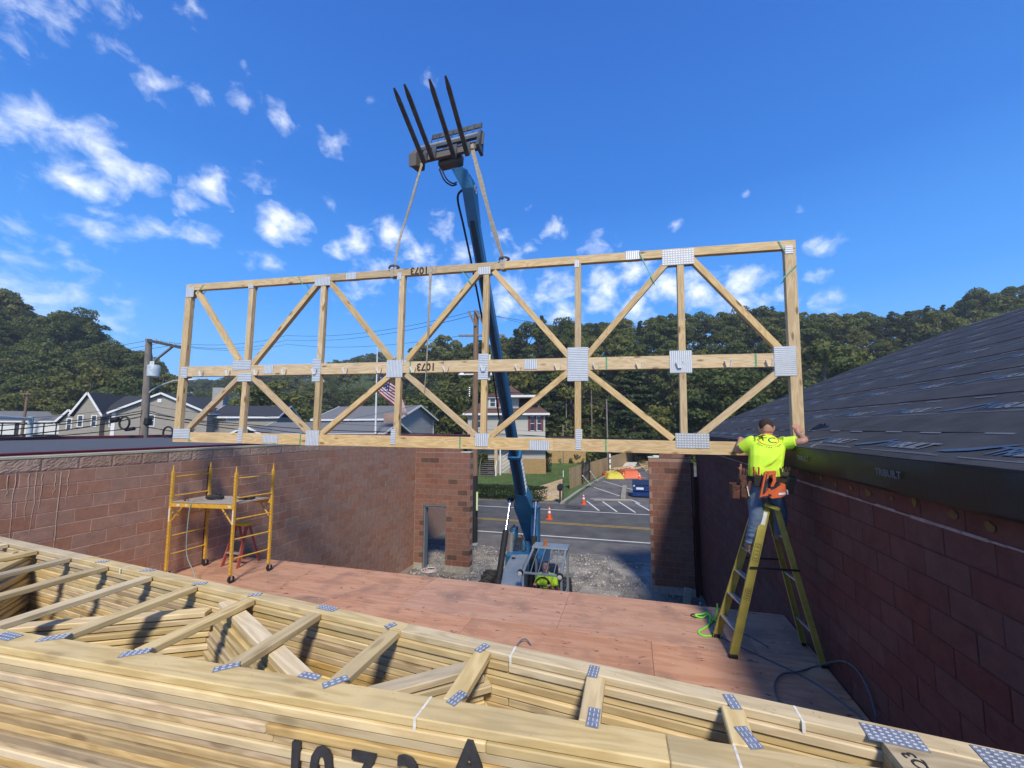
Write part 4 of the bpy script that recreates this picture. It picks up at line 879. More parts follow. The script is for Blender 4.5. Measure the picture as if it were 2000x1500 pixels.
# ---------------------------------------------------------------- telehandler
M_BLUE=pm('machine_blue',(.026,.14,.29),rough=.42,var=.22,scale=3,bump=.05,spec=.5,col2=None)
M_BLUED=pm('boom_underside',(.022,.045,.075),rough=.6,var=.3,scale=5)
M_GREY=pm('machine_grey',(.24,.29,.33),rough=.5,var=.12,scale=4,bump=.04)
M_STL=pm('worn_steel',(.085,.09,.10),rough=.55,var=.35,scale=9,metal=.4,bump=.2)
M_RUST=pm('rusty_plate',(.10,.095,.09),rough=.75,scale=5,bump=.3,col2=(.13,.11,.095),thr=.55,sharp=.3)
th=thing('telehandler','blue and grey telehandler in the yard with its boom raised towards the truss','telehandler',(-3.0,9.8,0))
B0=Vector((-3.18,11.95,H-3.15)); B1=Vector((-2.62,6.1,H+3.72))
bd=(B1-B0).normalized(); bs_=bd.cross(Vector((0,0,1))).normalized(); 
if bs_.x<0: bs_=-bs_
bu=bs_.cross(bd).normalized()             # the boom's upper side, away from the operator
BL_=(B1-B0).length
def boomsec(f0,f1,w,h,off=0,nm='boom_section'):
    a=B0+bd*BL_*f0;b=B0+bd*BL_*f1; mb=MB(); rot=Matrix((bd,bs_,bu)).transposed(); mb.box((a+b)/2+bu*off,((b-a).length,w,h),rot,bev=.02)
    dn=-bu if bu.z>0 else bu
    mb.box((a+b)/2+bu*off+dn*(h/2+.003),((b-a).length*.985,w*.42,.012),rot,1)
    for s in(-1,1): mb.box((a+b)/2+bu*off+bs_*s*(w/2-.03)+dn*(h/2+.008),((b-a).length*.99,.02,.03),rot)
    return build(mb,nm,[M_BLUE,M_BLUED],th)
boomsec(.0,.36,.29,.33); boomsec(.30,.66,.235,.27); boomsec(.60,1.0,.18,.205)
rot=Matrix((bd,bs_,bu)).transposed()
for f,w,h in ((.36,.34,.38),(.66,.28,.315)): build(MB().box(B0+bd*BL_*f,(.10,w,h),rot,bev=.012),'boom_collar',M_BLUE,th)
# flared heel with lift lugs
w0,w1=.25,.46; hp=[]
for f,w,h in ((-.045,.22,.30),(.07,.36,.42),(.145,.52,.40),(.20,.31,.36)):
    c=B0+bd*BL_*f; hp.append([c+bs_*sx*w/2+bu*sy*h/2 for sx,sy in((-1,-1),(1,-1),(1,1),(-1,1))])
mb=MB(); mb.add([p for r_ in hp for p in r_],[(i*4+a,i*4+(a+1)%4,(i+1)*4+(a+1)%4,(i+1)*4+a) for i in range(3) for a in range(4)]+[(0,1,2,3),(15,14,13,12)]); build(mb,'boom_heel',M_BLUE,th)
LUG=B0+bd*BL_*.155
for s in(-1,1): build(MB().tube([LUG+bs_*s*.28,LUG+bs_*s*.46],.055,14),'lift_pin',M_BLK,th,smooth=True)
for s,bot in ((-1,at(973,1138,'y',9.9)),(1,at(1037,1085,'y',10.3)+Vector((0,0,-1.0)))):
    a=LUG+bs_*s*.38; m=a.lerp(bot,.40); c=build(MB().tube([bot,m],.085,14),'lift_cylinder',M_BLK,th,smooth=True); build(MB().tube([m,a],.042,12),'piston_rod',M_CHR,c,smooth=True); build(MB().sphere(bot,.13),'cylinder_eye',M_BLK,c,smooth=True)
# gooseneck at the boom head
GN=[at(921,392,'y',6.0),at(917,366,'y',5.84),at(897,330,'y',5.70)]
mb=MB(); vs=[]
for p,d,w,h in ((B0+bd*BL_*.985,bd,.185,.21),(GN[1],(GN[2]-GN[0]).normalized(),.19,.30),(GN[2],(GN[2]-GN[1]).normalized(),.20,.26)):
    s=bs_;u=s.cross(d).normalized(); vs+=[p+s*a*w/2+u*b*h/2 for a,b in((-1,-1),(1,-1),(1,1),(-1,1))]
mb.add(vs,[(i*4+a,i*4+(a+1)%4,(i+1)*4+(a+1)%4,(i+1)*4+a) for i in range(2) for a in range(4)]+[(0,1,2,3),(11,10,9,8)]); gn=build(mb,'boom_head',M_BLUE,th)
sx=bs_*.100
M_WHT=pm('white_vinyl',(.75,.78,.80),rough=.5,var=.05)
put(textmesh('4',.17,M_WHT,offset=.04),'lettering',GN[2].lerp(GN[1],.35)+sx,(GN[1]-GN[2]),(bs_),gn)
mb=MB().lathe(GN[1]+sx+Vector((0,.02,-.03)),[(0,0),(.075,0),(.075,.004),(0,.004)],18,axis=bs_); e_=build(mb,'emblem',M_WHT,gn)
build(MB().box(GN[1]+sx+Vector((0,.02,-.005))+bs_*.006,(.006,.03,.03)).box(GN[1]+sx+Vector((0,.02,-.06))+bs_*.006,(.006,.03,.03)),'emblem_mark',M_INK,e_)
# white outlined lettering panel on the outer boom
mb=MB(); a=B0+bd*BL_*.205+bs_*.149;b=B0+bd*BL_*.34+bs_*.149
for s in(-1,1): mb.bar(a+bu*s*.10,b+bu*s*.10,.006,.02,bs_)
n=16
for i in range(n): mb.bar(a.lerp(b,i/n)+bu*.10*(-1)**i,a.lerp(b,(i+.7)/n)-bu*.10*(-1)**i,.006,.018,bs_)
build(mb,'boom_lettering',M_WHT,th)
# hoses along the boom
hs_=MB().tube(curve([GN[1]-bs_*.06,at(894,385,'y',6.0),at(905,440,'y',6.35),at(922,520,'y',6.7),at(945,640,'y',7.7),at(965,745,'y',8.9),at(975,820,'y',9.9)]),.020,7); build(hs_,'hydraulic_hose',M_BLK,th,smooth=True)
build(MB().tube(curve([at(858,330,'y',5.7),at(868,352,'y',5.75),at(882,362,'y',5.85),at(892,360,'y',5.9)]),.014,6).tube(curve([at(862,328,'y',5.7),at(872,349,'y',5.76),at(884,358,'y',5.85),at(892,356,'y',5.9)]),.012,6),'hydraulic_hose',M_BLK,th,smooth=True)
build(MB().box(at(980,825,'y',9.75),(.16,.16,.42),rot,bev=.03),'hose_reel_cover',M_BLK,th)
for k in range(6):
    x=998+k*5; build(MB().tube(curve([at(1010+k*2,1050,'y',11.2),at(1000+k*4,1068+k*2,'y',11.0),at(1006+k*5,1085,'y',10.8),at(1000+k*7,1100,'y',10.6)]),.02,6),'hydraulic_hose',M_BLK,th,smooth=True)
build(MB().tube(curve([at(1018,1045,'y',11.4),at(1026,1058,'y',11.2),at(1027,1072,'y',11.0),at(1018,1078,'y',10.9)]),.016,6),'hydraulic_hose',M_BLK,th,smooth=True)
# carriage and forks
cz=Vector((0,0,0)); CL=at(812,318,'y',CARY);CRt=at(938,288,'y',CARY)
cx=(CRt-CL).normalized(); cwid=(CRt-CL).length
fw_=Vector((.158,-.965,.21)).normalized(); up_=cx.cross(-fw_).normalized(); up_=-up_ if up_.z<0 else up_; fw_=up_.cross(cx); fw_=-fw_ if fw_.y>0 else fw_
ca=MB()
def CP(u,v,w=0): return CL+cx*u+up_*v+fw_*w
for v,h,mi in ((.03,.12,1),(.125,.02,0),(.25,.05,0)): ca.bar(CP(0,v),CP(cwid,v),.05,h,fw_,mi=mi)
build(ca,'carriage_rail',[M_STL,M_RUST],th)
build(MB().tube([CP(.06,.33,-.02),CP(cwid-.02,.33,-.02)],.036,12),'cross_tube',pm('scuffed_tube',(.25,.26,.26),rough=.6,var=.3,scale=12),th,smooth=True)
for u in (0,.26,.52,.78,cwid):
    build(MB().bar(CP(u,.08,-.02),CP(u,.36,-.04),.02,.075,fw_),'carriage_upright',M_RUST if u in(0,cwid) else MATS['scuffed_tube'],th)
br=MB(); br.bar(CP(.20,.63,-.1),CP(cwid-.04,.63,-.1),.02,.10,fw_); build(br,'load_backrest',M_STL,th)
for k in range(8): build(MB().bar(CP(.22+k*.132,.34,-.04),CP(.22+k*.132,.66,-.08),.012,.016,fw_),'backrest_bar',M_STL,th)
build(MB().prism([CP(-.04,-.12,.02),CP(-.04,-.20,.12),CP(-.04,.02,.16),CP(-.04,.30,.02),CP(-.04,.28,-.12),CP(-.04,-.05,-.14)],(0,0,0),cx*.14),'side_plate',M_RUST,th)
build(MB().prism([CP(cwid-.04,-.06,.02),CP(cwid-.04,-.04,.10),CP(cwid-.04,.34,.04),CP(cwid-.04,.42,-.08),CP(cwid-.04,-.05,-.12)],(0,0,0),cx*.05),'side_plate',M_STL,th)
build(MB().box(CP(cwid*.5,.02,-.14),(.42,.16,.20),Matrix((cx,fw_,up_)).transposed(),bev=.02),'quick_coupler',M_RUST,th)
for (bx,by,tx,ty) in ((829,318,769,171),(846,313,793,165),(887,307,839,155),(913,303,868,150)):
    b=at(bx,by,'y',CARY-.07); d=raydir(tx,ty)
    # blade length 1.22 m, running forward and up from the heel
    tip=b+Vector((.158,-.965,.21)).normalized()*1.22
    x=(tip-b).normalized(); mb=MB(); s=cx; n_=x.cross(s).normalized(); 
    L0=[b+s*a*.036+n_*c*.022 for a,c in((-1,-1),(1,-1),(1,1),(-1,1))]; L1=[b.lerp(tip,.88)+s*a*.032+n_*c*.014 for a,c in((-1,-1),(1,-1),(1,1),(-1,1))]; L2=[tip+s*a*.014+n_*c*.006 for a,c in((-1,-1),(1,-1),(1,1),(-1,1))]
    mb.add(L0+L1+L2,[(i*4+a,i*4+(a+1)%4,(i+1)*4+(a+1)%4,(i+1)*4+a) for i in range(2) for a in range(4)]+[(0,1,2,3),(11,10,9,8)]); mb.bar(b-fw_*.0,b+up_*.27,.03,.075,fw_); build(mb,'fork_blade',M_STL,th)
# chassis
mb=MB().box((-3.0,9.6,.85),(1.15,5.0,.5),bev=.04).box((-3.0,11.3,1.5),(1.0,1.4,.9),bev=.04); build(mb,'chassis',M_BLUE,th)
pt=at(1046,990,'y',11.6); build(MB().box((pt.x,11.6,(pt.z+1.3)/2),(.22,.34,pt.z-1.3),bev=.01).box((pt.x,11.6,pt.z+.01),(.26,.4,.03)),'boom_tower',M_BLUE,th)
pt=at(1006,1030,'y',11.6); build(MB().box((pt.x-.05,11.6,(pt.z+1.3)/2),(.20,.34,pt.z-1.3),bev=.01),'boom_tower',M_BLUE,th)
a=at(996,1085,'y',10.9);b=at(999,1040,'y',10.9); ex=build(MB().tube([a,b],.085,14),'muffler',pm('muffler_steel',(.62,.60,.55),rough=.35,metal=.7),th,smooth=True); build(MB().tube(curve([b,b+Vector((0,0,.12)),b+Vector((.10,0,.22))]),.035,10),'tailpipe',M_STL,ex,smooth=True)
pts=[at(1000,1082,'y',10.7),at(1032,1082,'y',10.7),at(985,1108,'y',10.0),at(1020,1100,'y',10.0),at(976,1150,'y',9.2),at(1018,1150,'y',9.2)]
pts+=[Vector((p.x,p.y,1.1)) for p in (pts[0],pts[1],pts[4],pts[5])]+[Vector((pts[2].x-.12,10.0,1.2))]
def hull(name,pts,mat,parent,bev=0):
    bm=bmesh.new()
    for p in pts: bm.verts.new(p)
    r_=bmesh.ops.convex_hull(bm,input=bm.verts); 
    for v in [v for v in bm.verts if not v.link_faces]: bm.verts.remove(v)
    bmesh.ops.dissolve_limit(bm,angle_limit=.05,verts=bm.verts,edges=bm.edges)
    if bev: bmesh.ops.bevel(bm,geom=bm.edges[:],offset=bev,segments=2,affect='EDGES',profile=.6)
    bm.verts.index_update(); mb=MB().add([v.co.copy() for v in bm.verts],[[v.index for v in f.verts] for f in bm.faces]); bm.free(); return build(mb,name,mat,parent)
hd=hull('engine_hood',pts,M_GREY,th,.03)
build(MB().box(at(1003,1092,'y',10.35)+Vector((0,0,.03)),(.1,.03,.03)),'hood_slot',M_BLK,hd)
cL=at(1020,1118,'y',9.05);cRr=at(1098,1118,'y',9.05)
zf=cL.z; zr_=H-2.98; yF,yB=9.05,9.95; x0,x1=cL.x+.02,cRr.x-.02; zb2=1.0
cab=MB()
def post(a,b,w=.05): cab.bar(a,b,w,w,(0,1,.01),bev=.006)
post((x0,yF,zb2),(x0,yF,zf)); post((x1,yF,zb2),(x1,yF,zf)); post((x0+.1,yB-.25,zr_),(x0,yF,zf)); post((x1,yB-.25,zr_),(x1,yF,zf)); post((x0+.1,yB,zb2),(x0+.1,yB,zr_),.06); post((x1,yB,zb2),(x1,yB,zr_),.06); post((x0,yF,zf),(x1,yF,zf),.045)
post((x1,yF,zb2+.5),(x1,yB,zb2+.5),.04)
cb=build(cab,'cab_frame',M_GREY,th)
build(MB().box(((x0+x1)/2+.05,yB-.1,zr_+.01),(x1-x0+.0,.42,.05),bev=.015),'cab_roof',M_GREY,th)
for k in range(1,5):
    xx=x0+(x1-x0)*k/5; build(MB().tube(curve([(xx+.08-.015*k,yB-.28,zr_+.02),(xx+.03,(yF+yB-.28)/2,(zf+zr_)/2+.05),(xx,yF,zf+.02)],4),.011,6),'guard_bar',M_GREY,cb,smooth=True)
build(MB().box(((x0+x1)/2,yF+.45,zb2+.25),(x1-x0-.06,.9,.5),bev=.02),'cab_tub',M_BLK,th)
mg=bpy.data.materials.new('cab_glass'); mg.use_nodes=True; N_=mg.node_tree.nodes; tr_=N_.new('ShaderNodeBsdfTransparent'); tr_.inputs[0].default_value=(.9,.93,.92,1); gl_=N_.new('ShaderNodeBsdfGlossy'); gl_.inputs['Roughness'].default_value=.06; mi_=N_.new('ShaderNodeMixShader'); mi_.inputs[0].default_value=.08; mg.node_tree.links.new(tr_.outputs[0],mi_.inputs[1]); mg.node_tree.links.new(gl_.outputs[0],mi_.inputs[2]); mg.node_tree.links.new(mi_.outputs[0],N_['Material Output'].inputs['Surface'])
build(MB().quad((x0+.11,yB-.26,zr_-.02),(x1-.03,yB-.26,zr_-.02),(x1-.03,yF+.01,zf+.01),(x0+.03,yF+.01,zf+.01)),'roof_glass',mg,cb)
for x in (x0-.05,x1-.02): l_=build(MB().lathe((x,yF-.06,zf+.02),[(.0,.05),(.06,.05),(.07,0),(.07,-.02),(0,-.02)],14,axis=(0,-1,-.2)),'work_lamp',M_BLK,th); build(MB().lathe((x,yF-.085,zf+.015),[(0,0),(.052,0),(.052,.03),(0,.035)],14,axis=(0,-1,-.2)),'lens',pm('lamp_lens',(.75,.75,.72),rough=.15,var=.05),l_)
pt=at(1065,1064,'y',9.8); build(MB().lathe((pt.x,9.8,zr_+.02),[(.05,0),(.05,.03),(.042,.035),(.036,.14),(0,.15)],12),'beacon',pm('amber_beacon',(.55,.16,.02),rough=.25),th)
sw_=build(MB().tube([Vector(((x0+x1)/2-.05,yF+.25,zb2+.72))+Vector((.19*math.cos(t),.08*math.sin(t),.17*math.sin(t))) for t in [i*math.pi/9 for i in range(19)]],.014,7).tube([((x0+x1)/2-.05,yF+.25,zb2+.72),((x0+x1)/2-.05,yF+.12,zb2+.3)],.025,7).bar(((x0+x1)/2-.22,yF+.25,zb2+.72),((x0+x1)/2+.12,yF+.25,zb2+.72),.02,.02),'steering_wheel',M_BLK,th,smooth=True)
build(MB().box(((x0+x1)/2,yB-.2,zb2+.75),(.5,.14,.7),bev=.05).box(((x0+x1)/2,yB-.38,zb2+.45),(.5,.45,.14),bev=.04),'seat',M_BLK,th)
def wheel(x,y,r=.64,w=.36):
    t=MB().lathe((x,y,r),[(r*.55,-w/2),(r*.9,-w/2),(r*.98,-w*.36),(r*.98,w*.36),(r*.9,w/2),(r*.55,w/2)],30,axis=(1,0,0))
    for i in range(22):
        a=2*math.pi*i/22
        for s in(-1,1): 
            c=Vector((x+s*w*.24,y+math.cos(a+s*.07)*r*.985,r+math.sin(a+s*.07)*r*.985)); t.box(c,(w*.5,.07,.06),Matrix.Rotation(a+math.pi/2,3,'X')@Matrix.Rotation(s*.5,3,'Z'))
    w_=build(t,'wheel',pm('tyre',(.028,.027,.026),rough=.9,scale=4,col2=(.09,.08,.07),thr=.55,sharp=.3),th); build(MB().lathe((x,y,r),[(0,-w*.3),(r*.56,-w*.42),(r*.56,w*.42),(0,w*.3)],20,axis=(1,0,0)),'rim',M_GREY,w_)
for x,y in ((-4.1,11.0),(-1.95,11.0),(-4.1,8.0),(-1.95,8.0)): wheel(x,y)
build(MB().box((-3.0,11.0,.64),(2.0,.2,.2)).box((-3.0,8.0,.64),(2.0,.2,.2)),'axle',M_BLK,th)
# ---------------------------------------------------------------- people
from mathutils.bvhtree import BVHTree
M_SKIN=pm('skin',(.40,.20,.135),rough=.55,var=.12,scale=12,bump=.05,spec=.4)
M_HAIR=pm('short_hair',(.035,.022,.015),rough=.8,var=.4,scale=60,bump=.5,bs=200)
M_LIME=pm('lime_shirt',(.56,.84,.05),rough=.85,var=.12,scale=5,bump=.35,bs=9,stretch=(1,1,.4))
b_=M_LIME.node_tree.nodes['Principled BSDF']
M_JEAN=pm('blue_jeans',(.075,.125,.20),rough=.85,scale=7,bump=.5,bs=14,col2=(.16,.23,.32),thr=.52,sharp=.4)
M_BOOT=pm('tan_boot',(.22,.15,.09),rough=.8,var=.25); M_LEATH=pm('leather',(.10,.045,.03),rough=.6,var=.35,scale=10,bump=.2)
M_ORG=pm('tool_orange',(.62,.13,.045),rough=.45,var=.1)
def loft(mb,P,S,W,n=18):
    """rings centred on P, half-width w along the side vector, half-depth d across."""
    P=[Vector(p) for p in P]; k=len(P); vs=[]
    for i,p in enumerate(P):
        t=(P[min(i+1,k-1)]-P[max(i-1,0)]).normalized(); s=Vector(S[i] if isinstance(S[0],(tuple,Vector)) else S); s=(s-t*s.dot(t)).normalized(); u=t.cross(s); w,d=W[i]
        for j in range(n):
            a=2*math.pi*j/n; ca,sa=math.cos(a),math.sin(a); q=1/(abs(ca)**2.6+abs(sa)**2.6)**(1/2.6); vs.append(p+s*w*ca*q+u*d*sa*q)
    fs=[(i*n+j,i*n+(j+1)%n,(i+1)*n+(j+1)%n,(i+1)*n+j) for i in range(k-1) for j in range(n)]+[tuple(range(n))[::-1],tuple(range((k-1)*n,k*n))]
    return mb.add(vs,fs)
def fleshy(mb,name,mat,parent,vox=.012,sm=5):
    mb.smooth=True; o=build(mb,name,mat,parent,smooth=True)
    m=o.modifiers.new('remesh','REMESH'); m.mode='VOXEL'; m.voxel_size=vox; m.use_smooth_shade=True
    s=o.modifiers.new('smooth','SMOOTH'); s.factor=.5; s.iterations=sm
    return o
def limb(mb,P,Rr): 
    L_=curve(P,6); k=len(P); rr=[]
    for i in range(len(L_)):
        f=i/6; a=min(int(f),k-2); t=f-a; rr.append(Rr[a]*(1-t)+Rr[a+1]*t)
    mb.tube(L_,rr,14)
def hand(mb,wrist,palmdir,side,nrm,s=1.0,curl=.3):
    w=Vector(wrist);d=Vector(palmdir).normalized();sd=Vector(side).normalized();n=Vector(nrm).normalized()
    limb(mb,[w-d*.03,w,w+d*.05*s,w+d*.085*s],[.026*s,.027*s,.036*s,.032*s])
    for sx in(-.022,0,.022): limb(mb,[w+d*.03*s+sd*sx*s,w+d*.09*s+sd*sx*s*1.2],[.018*s,.014*s])
    for k,(o,l) in enumerate(((-.032,.068),(-.011,.080),(.011,.074),(.031,.058))):
        a=w+d*.085*s+sd*o*s; b=a+d*l*.5*s+sd*o*.25*s-n*.004; c=b+(d*(1-curl)-n*curl).normalized()*l*.5*s; limb(mb,[a,b,c],[.0105*s,.009*s,.007*s])
    a=w+d*.025*s+sd*.03*s; limb(mb,[a,a+(d*.5+sd*.8).normalized()*.04*s,a+(d*.85+sd*.6).normalized()*.075*s],[.014*s,.011*s,.008*s])
def head(mb,c,fwd,up,s=1.0):
    c=Vector(c);f=Vector(fwd).normalized();u=Vector(up).normalized();r=f.cross(u).normalized(); u=r.cross(f)
    def P(a,b,cc): return c+r*a*s+f*b*s+u*cc*s
    loft(mb,[P(0,.0,-.11),P(0,.012,-.085),P(0,.008,-.05),P(0,0,0),P(0,-.004,.045),P(0,-.008,.085),P(0,-.01,.112),P(0,-.01,.122)],r,[(.045,.06),(.058,.078),(.068,.09),(.075,.096),(.077,.098),(.068,.086),(.043,.056),(.015,.02)])
    for sx in(-1,1): loft(mb,[P(sx*.074,.0,-.035),P(sx*.086,-.006,-.01),P(sx*.090,-.01,.018),P(sx*.078,-.004,.032)],f,[(.010,.008),(.016,.008),(.018,.008),(.01,.007)],8)
    limb(mb,[P(0,.088,.02),P(0,.112,-.018)],[.010,.016]); return P
# the worker on the ladder, seen from behind
hx=Vector((0,0,H))
def W3(x,y,z): return Vector((x,y,z+H))
hip,lum,chest,nk=W3(1.56,5.42,-.70),W3(1.575,5.43,-.50),W3(1.63,5.52,-.26),W3(1.665,5.60,-.115)
shL,shR=W3(1.45,5.53,-.20),W3(1.82,5.51,-.20)
elL,haL=W3(1.335,5.60,-.30),W3(1.395,5.76,-.165); elR,haR=W3(2.00,5.40,-.165),W3(2.045,5.68,-.085)
kL,aL=W3(1.44,5.40,-1.08),W3(1.385,5.47,-1.43); kR,aR=W3(1.73,5.50,-1.05),W3(1.735,5.55,-1.30)
wk=thing('person','worker in a lime shirt and blue jeans steadying the truss from the yellow ladder','person',(1.56,5.42,DZ))
mb=MB(); loft(mb,[hip,lum,chest,chest.lerp(nk,.6),nk+Vector((0,-.01,.02))],(1,0,0),[(.15,.10),(.13,.09),(.17,.105),(.12,.08),(.055,.055)])
hc=W3(1.672,5.625,-.018); limb(mb,[nk,hc-Vector((0,.02,.03))],[.056,.058]); HP=head(mb,hc,(.12,.86,-.35),(0,.35,1))
limb(mb,[shL,elL,haL],[.055,.042,.028]); limb(mb,[shR,elR,haR],[.055,.044,.028]); limb(mb,[hip+Vector((-.08,0,0)),kL,aL],[.085,.056,.04]); limb(mb,[hip+Vector((.08,0,0)),kR,aR],[.085,.056,.04])
hand(mb,haR,(.02,.5,.8),(.98,.0,.1),(0,-1,.2),.95,-.0); hand(mb,haL,(.25,.9,.15),(1,-.2,0),(0,-.2,1),.95,.3)
fleshy(mb,'body',M_SKIN,wk,.0085,3)
mb=MB(); f_=Vector((.12,.86,-.35)).normalized();r_=f_.cross(Vector((0,.35,1))).normalized();u_=r_.cross(f_)
loft(mb,[hc+u_*(-.045)-f_*.05,hc+u_*.0-f_*.028,hc+u_*.05-f_*.014,hc+u_*.09-f_*.012,hc+u_*.118-f_*.01,hc+u_*.129-f_*.01],r_,[(.052,.045),(.078,.078),(.081,.094),(.072,.086),(.046,.056),(.016,.02)]); fleshy(mb,'hair',M_HAIR,wk,.010,2)
mb=MB(); loft(mb,[W3(1.575,5.42,-.60),W3(1.575,5.425,-.50),W3(1.59,5.44,-.40),chest+Vector((0,0,.0)),chest.lerp(nk,.55),chest.lerp(nk,.85),nk+Vector((0,0,.005))],(1,0,0),[(.192,.128),(.185,.128),(.185,.132),(.198,.14),(.172,.12),(.105,.085),(.074,.07)])
limb(mb,[shL+Vector((.05,0,.02)),shL,elL.lerp(shL,.28)],[.085,.082,.078]); limb(mb,[shR+Vector((-.05,0,.02)),shR,elR.lerp(shR,.35)],[.085,.080,.076])
for k in range(9):        # fabric folds running up the back
    x=-.14+k*.035+random.uniform(-.01,.01); limb(mb,[W3(1.575+x,5.31,-.585),W3(1.59+x*.8,5.315,-.50),W3(1.62+x*.6+.03,5.35,-.40)],[.015,.018,.006])
limb(mb,[W3(1.40,5.43,-.47),W3(1.50,5.34,-.40),W3(1.66,5.36,-.33),W3(1.80,5.43,-.28)],[.014,.018,.014,.008]); limb(mb,[W3(1.45,5.36,-.54),W3(1.60,5.30,-.42),W3(1.75,5.38,-.30)],[.014,.02,.009])
shirt=fleshy(mb,'shirt',M_LIME,wk,.008,2)
mb=MB(); loft(mb,[W3(1.57,5.42,-.56),hip,hip+Vector((0,.01,-.10))],(1,0,0),[(.165,.12),(.178,.13),(.165,.125)])
limb(mb,[hip+Vector((-.085,0,-.04)),hip.lerp(kL,.5)+Vector((-.05,0,0)),kL,kL.lerp(aL,.55),aL+Vector((0,0,.01))],[.102,.092,.078,.066,.060]); limb(mb,[hip+Vector((.085,0,-.04)),hip.lerp(kR,.5)+Vector((.04,0,0)),kR,kR.lerp(aR,.55),aR],[.102,.090,.078,.066,.062])
for a,b,r0 in ((kL,aL,.066),(kR,aR,.064)):
    for k in range(6):
        c=a.lerp(b,.25+k*.13); mb.lathe(c,[(r0*.6,-.010),(r0+.008,-.006),(r0+.010,.0),(r0+.006,.007),(r0*.6,.012)],14,axis=(.25*math.sin(k*2),.2*math.cos(k*3),1))
fleshy(mb,'jeans',M_JEAN,wk,.010,2)
for a in(aL,aR):
    mb=MB(); z=a.z-.075; loft(mb,[a+Vector((0,0,.06)),a+Vector((0,.0,.0)),a+Vector((0,.015,-.04))],(1,0,0),[(.052,.056),(.054,.062),(.053,.075)]); mb.box((a.x,a.y+.06,z+.035),(.095,.26,.07),bev=.03); mb.box((a.x,a.y+.06,z+.002),(.10,.275,.03),bev=.01); fleshy(mb,'boot',M_BOOT,wk,.010,2)
# print on the back of the shirt, laid on the cloth
dg_=bpy.context.evaluated_depsgraph_get(); ev=shirt.evaluated_get(dg_); sm=ev.to_mesh(); off=rootloc(shirt)
bvh=BVHTree.FromPolygons([v.co+off for v in sm.vertices],[p.vertices[:] for p in sm.polygons]); ev.to_mesh_clear()
PC=at(1503,859,'y',5.40)
def onback(me,name,sub=True):
    bm=bmesh.new(); bm.from_mesh(me)
    bmesh.ops.triangulate(bm,faces=bm.faces)
    es=[e for e in bm.edges if e.calc_length()>.02]
    if es: bmesh.ops.subdivide_edges(bm,edges=es,cuts=3,use_grid_fill=False); bmesh.ops.triangulate(bm,faces=bm.faces)
    for v in bm.verts:
        p=PC+Vector((v.co.x,-.6,v.co.y*.62)); h=bvh.ray_cast(p,Vector((0,1,.0)))
        v.co=(h[0]+h[1]*.004-off) if h[0] else Vector((p.x,5.4,p.z))-off
    me2=bpy.data.meshes.new(name); bm.to_mesh(me2); bm.free(); me2.materials.append(me.materials[0]); o=link(name,me2,shirt); return o
def flat(me,dx,dy,rot=0): me.transform(Matrix.Translation((dx,dy,0))@Matrix.Rotation(rot,4,'Z')); return me
M_PRB=pm('shirt_ink',(.03,.05,.04),rough=.8); M_PRO=pm('shirt_orange',(.75,.22,.02),rough=.8)
onback(flat(textmesh('F',.15,M_PRB,offset=.0,extrude=0),-.045,.025),'lettering'); onback(flat(textmesh('C',.15,M_PRB,offset=.0,extrude=0),.035,-.02),'lettering')
mb=MB(); n=48
for i in range(n):
    if 19<i<23: continue
    a0=2*math.pi*i/n;a1=2*math.pi*(i+1)/n; w=.008+.005*abs(math.cos(a0)); mb.quad((math.cos(a0)*.118,math.sin(a0)*.112,0),(math.cos(a1)*.118,math.sin(a1)*.112,0),(math.cos(a1)*(.118-w),math.sin(a1)*(.112-w),0),(math.cos(a0)*(.118-w),math.sin(a0)*(.112-w),0))
onback(mb.mesh('ring',M_PRO),'ring')
def arc(txt,rad,a0,a1,size,flip=False):
    n=len(txt)
    for i,ch in enumerate(txt):
        if ch==' ': continue
        a=a0+(a1-a0)*i/(n-1); r=a-math.pi/2 if not flip else a+math.pi/2
        onback(flat(textmesh(ch,size,M_PRB,offset=.005,extrude=0),math.cos(a)*rad,math.sin(a)*rad,r),'lettering')
arc('FRAMING CONTRACTORS',.148,R(172),R(4),.034); arc('724-746-1060',.150,R(212),R(322),.036,True)
# tool belt (worn) and the tools hanging from it
tb=build(MB().lathe(W3(1.565,5.42,-.615),[(.10,-.03),(.176,-.03),(.178,.03),(.10,.03)],26).__class__(),'x',M_LEATH) if False else None
mb=MB(); loft(mb,[W3(1.57,5.42,-.655),W3(1.57,5.42,-.60)],(1,0,0),[(.190,.142),(.190,.142)],26); build(mb,'belt',pm('belt_dark',(.022,.018,.016),rough=.7),wk)
def pouch(c,w,h,d,rz,mat=M_LEATH):
    c=Vector(c); mb=MB(); rot=Matrix.Rotation(rz,3,'Z')@Matrix.Rotation(.12,3,'Y'); hw,hd=w/2,d/2
    top=[(-hw,-hd,0),(hw,-hd,0),(hw,hd,.02),(-hw,hd,.02)]; bot=[(-hw*.7,-hd*.8,-h),(hw*.7,-hd*.8,-h),(hw*.7,hd*.7,-h),(-hw*.7,hd*.7,-h)]; inn=[(x*.88,y*.86,z-.004) for x,y,z in top]; inb=[(x*.8,y*.8,-h*.5) for x,y,z in top]
    vs=[c+rot@Vector(p) for p in top+bot+inn+inb]
    mb.add(vs,[(0,1,5,4),(1,2,6,5),(2,3,7,6),(3,0,4,7),(4,5,6,7),(0,1,9,8),(1,2,10,9),(2,3,11,10),(3,0,8,11),(8,9,13,12),(9,10,14,13),(10,11,15,14),(11,8,12,15),(12,13,14,15)]); return fleshy(mb,'pouch',mat,wk,.006,5)
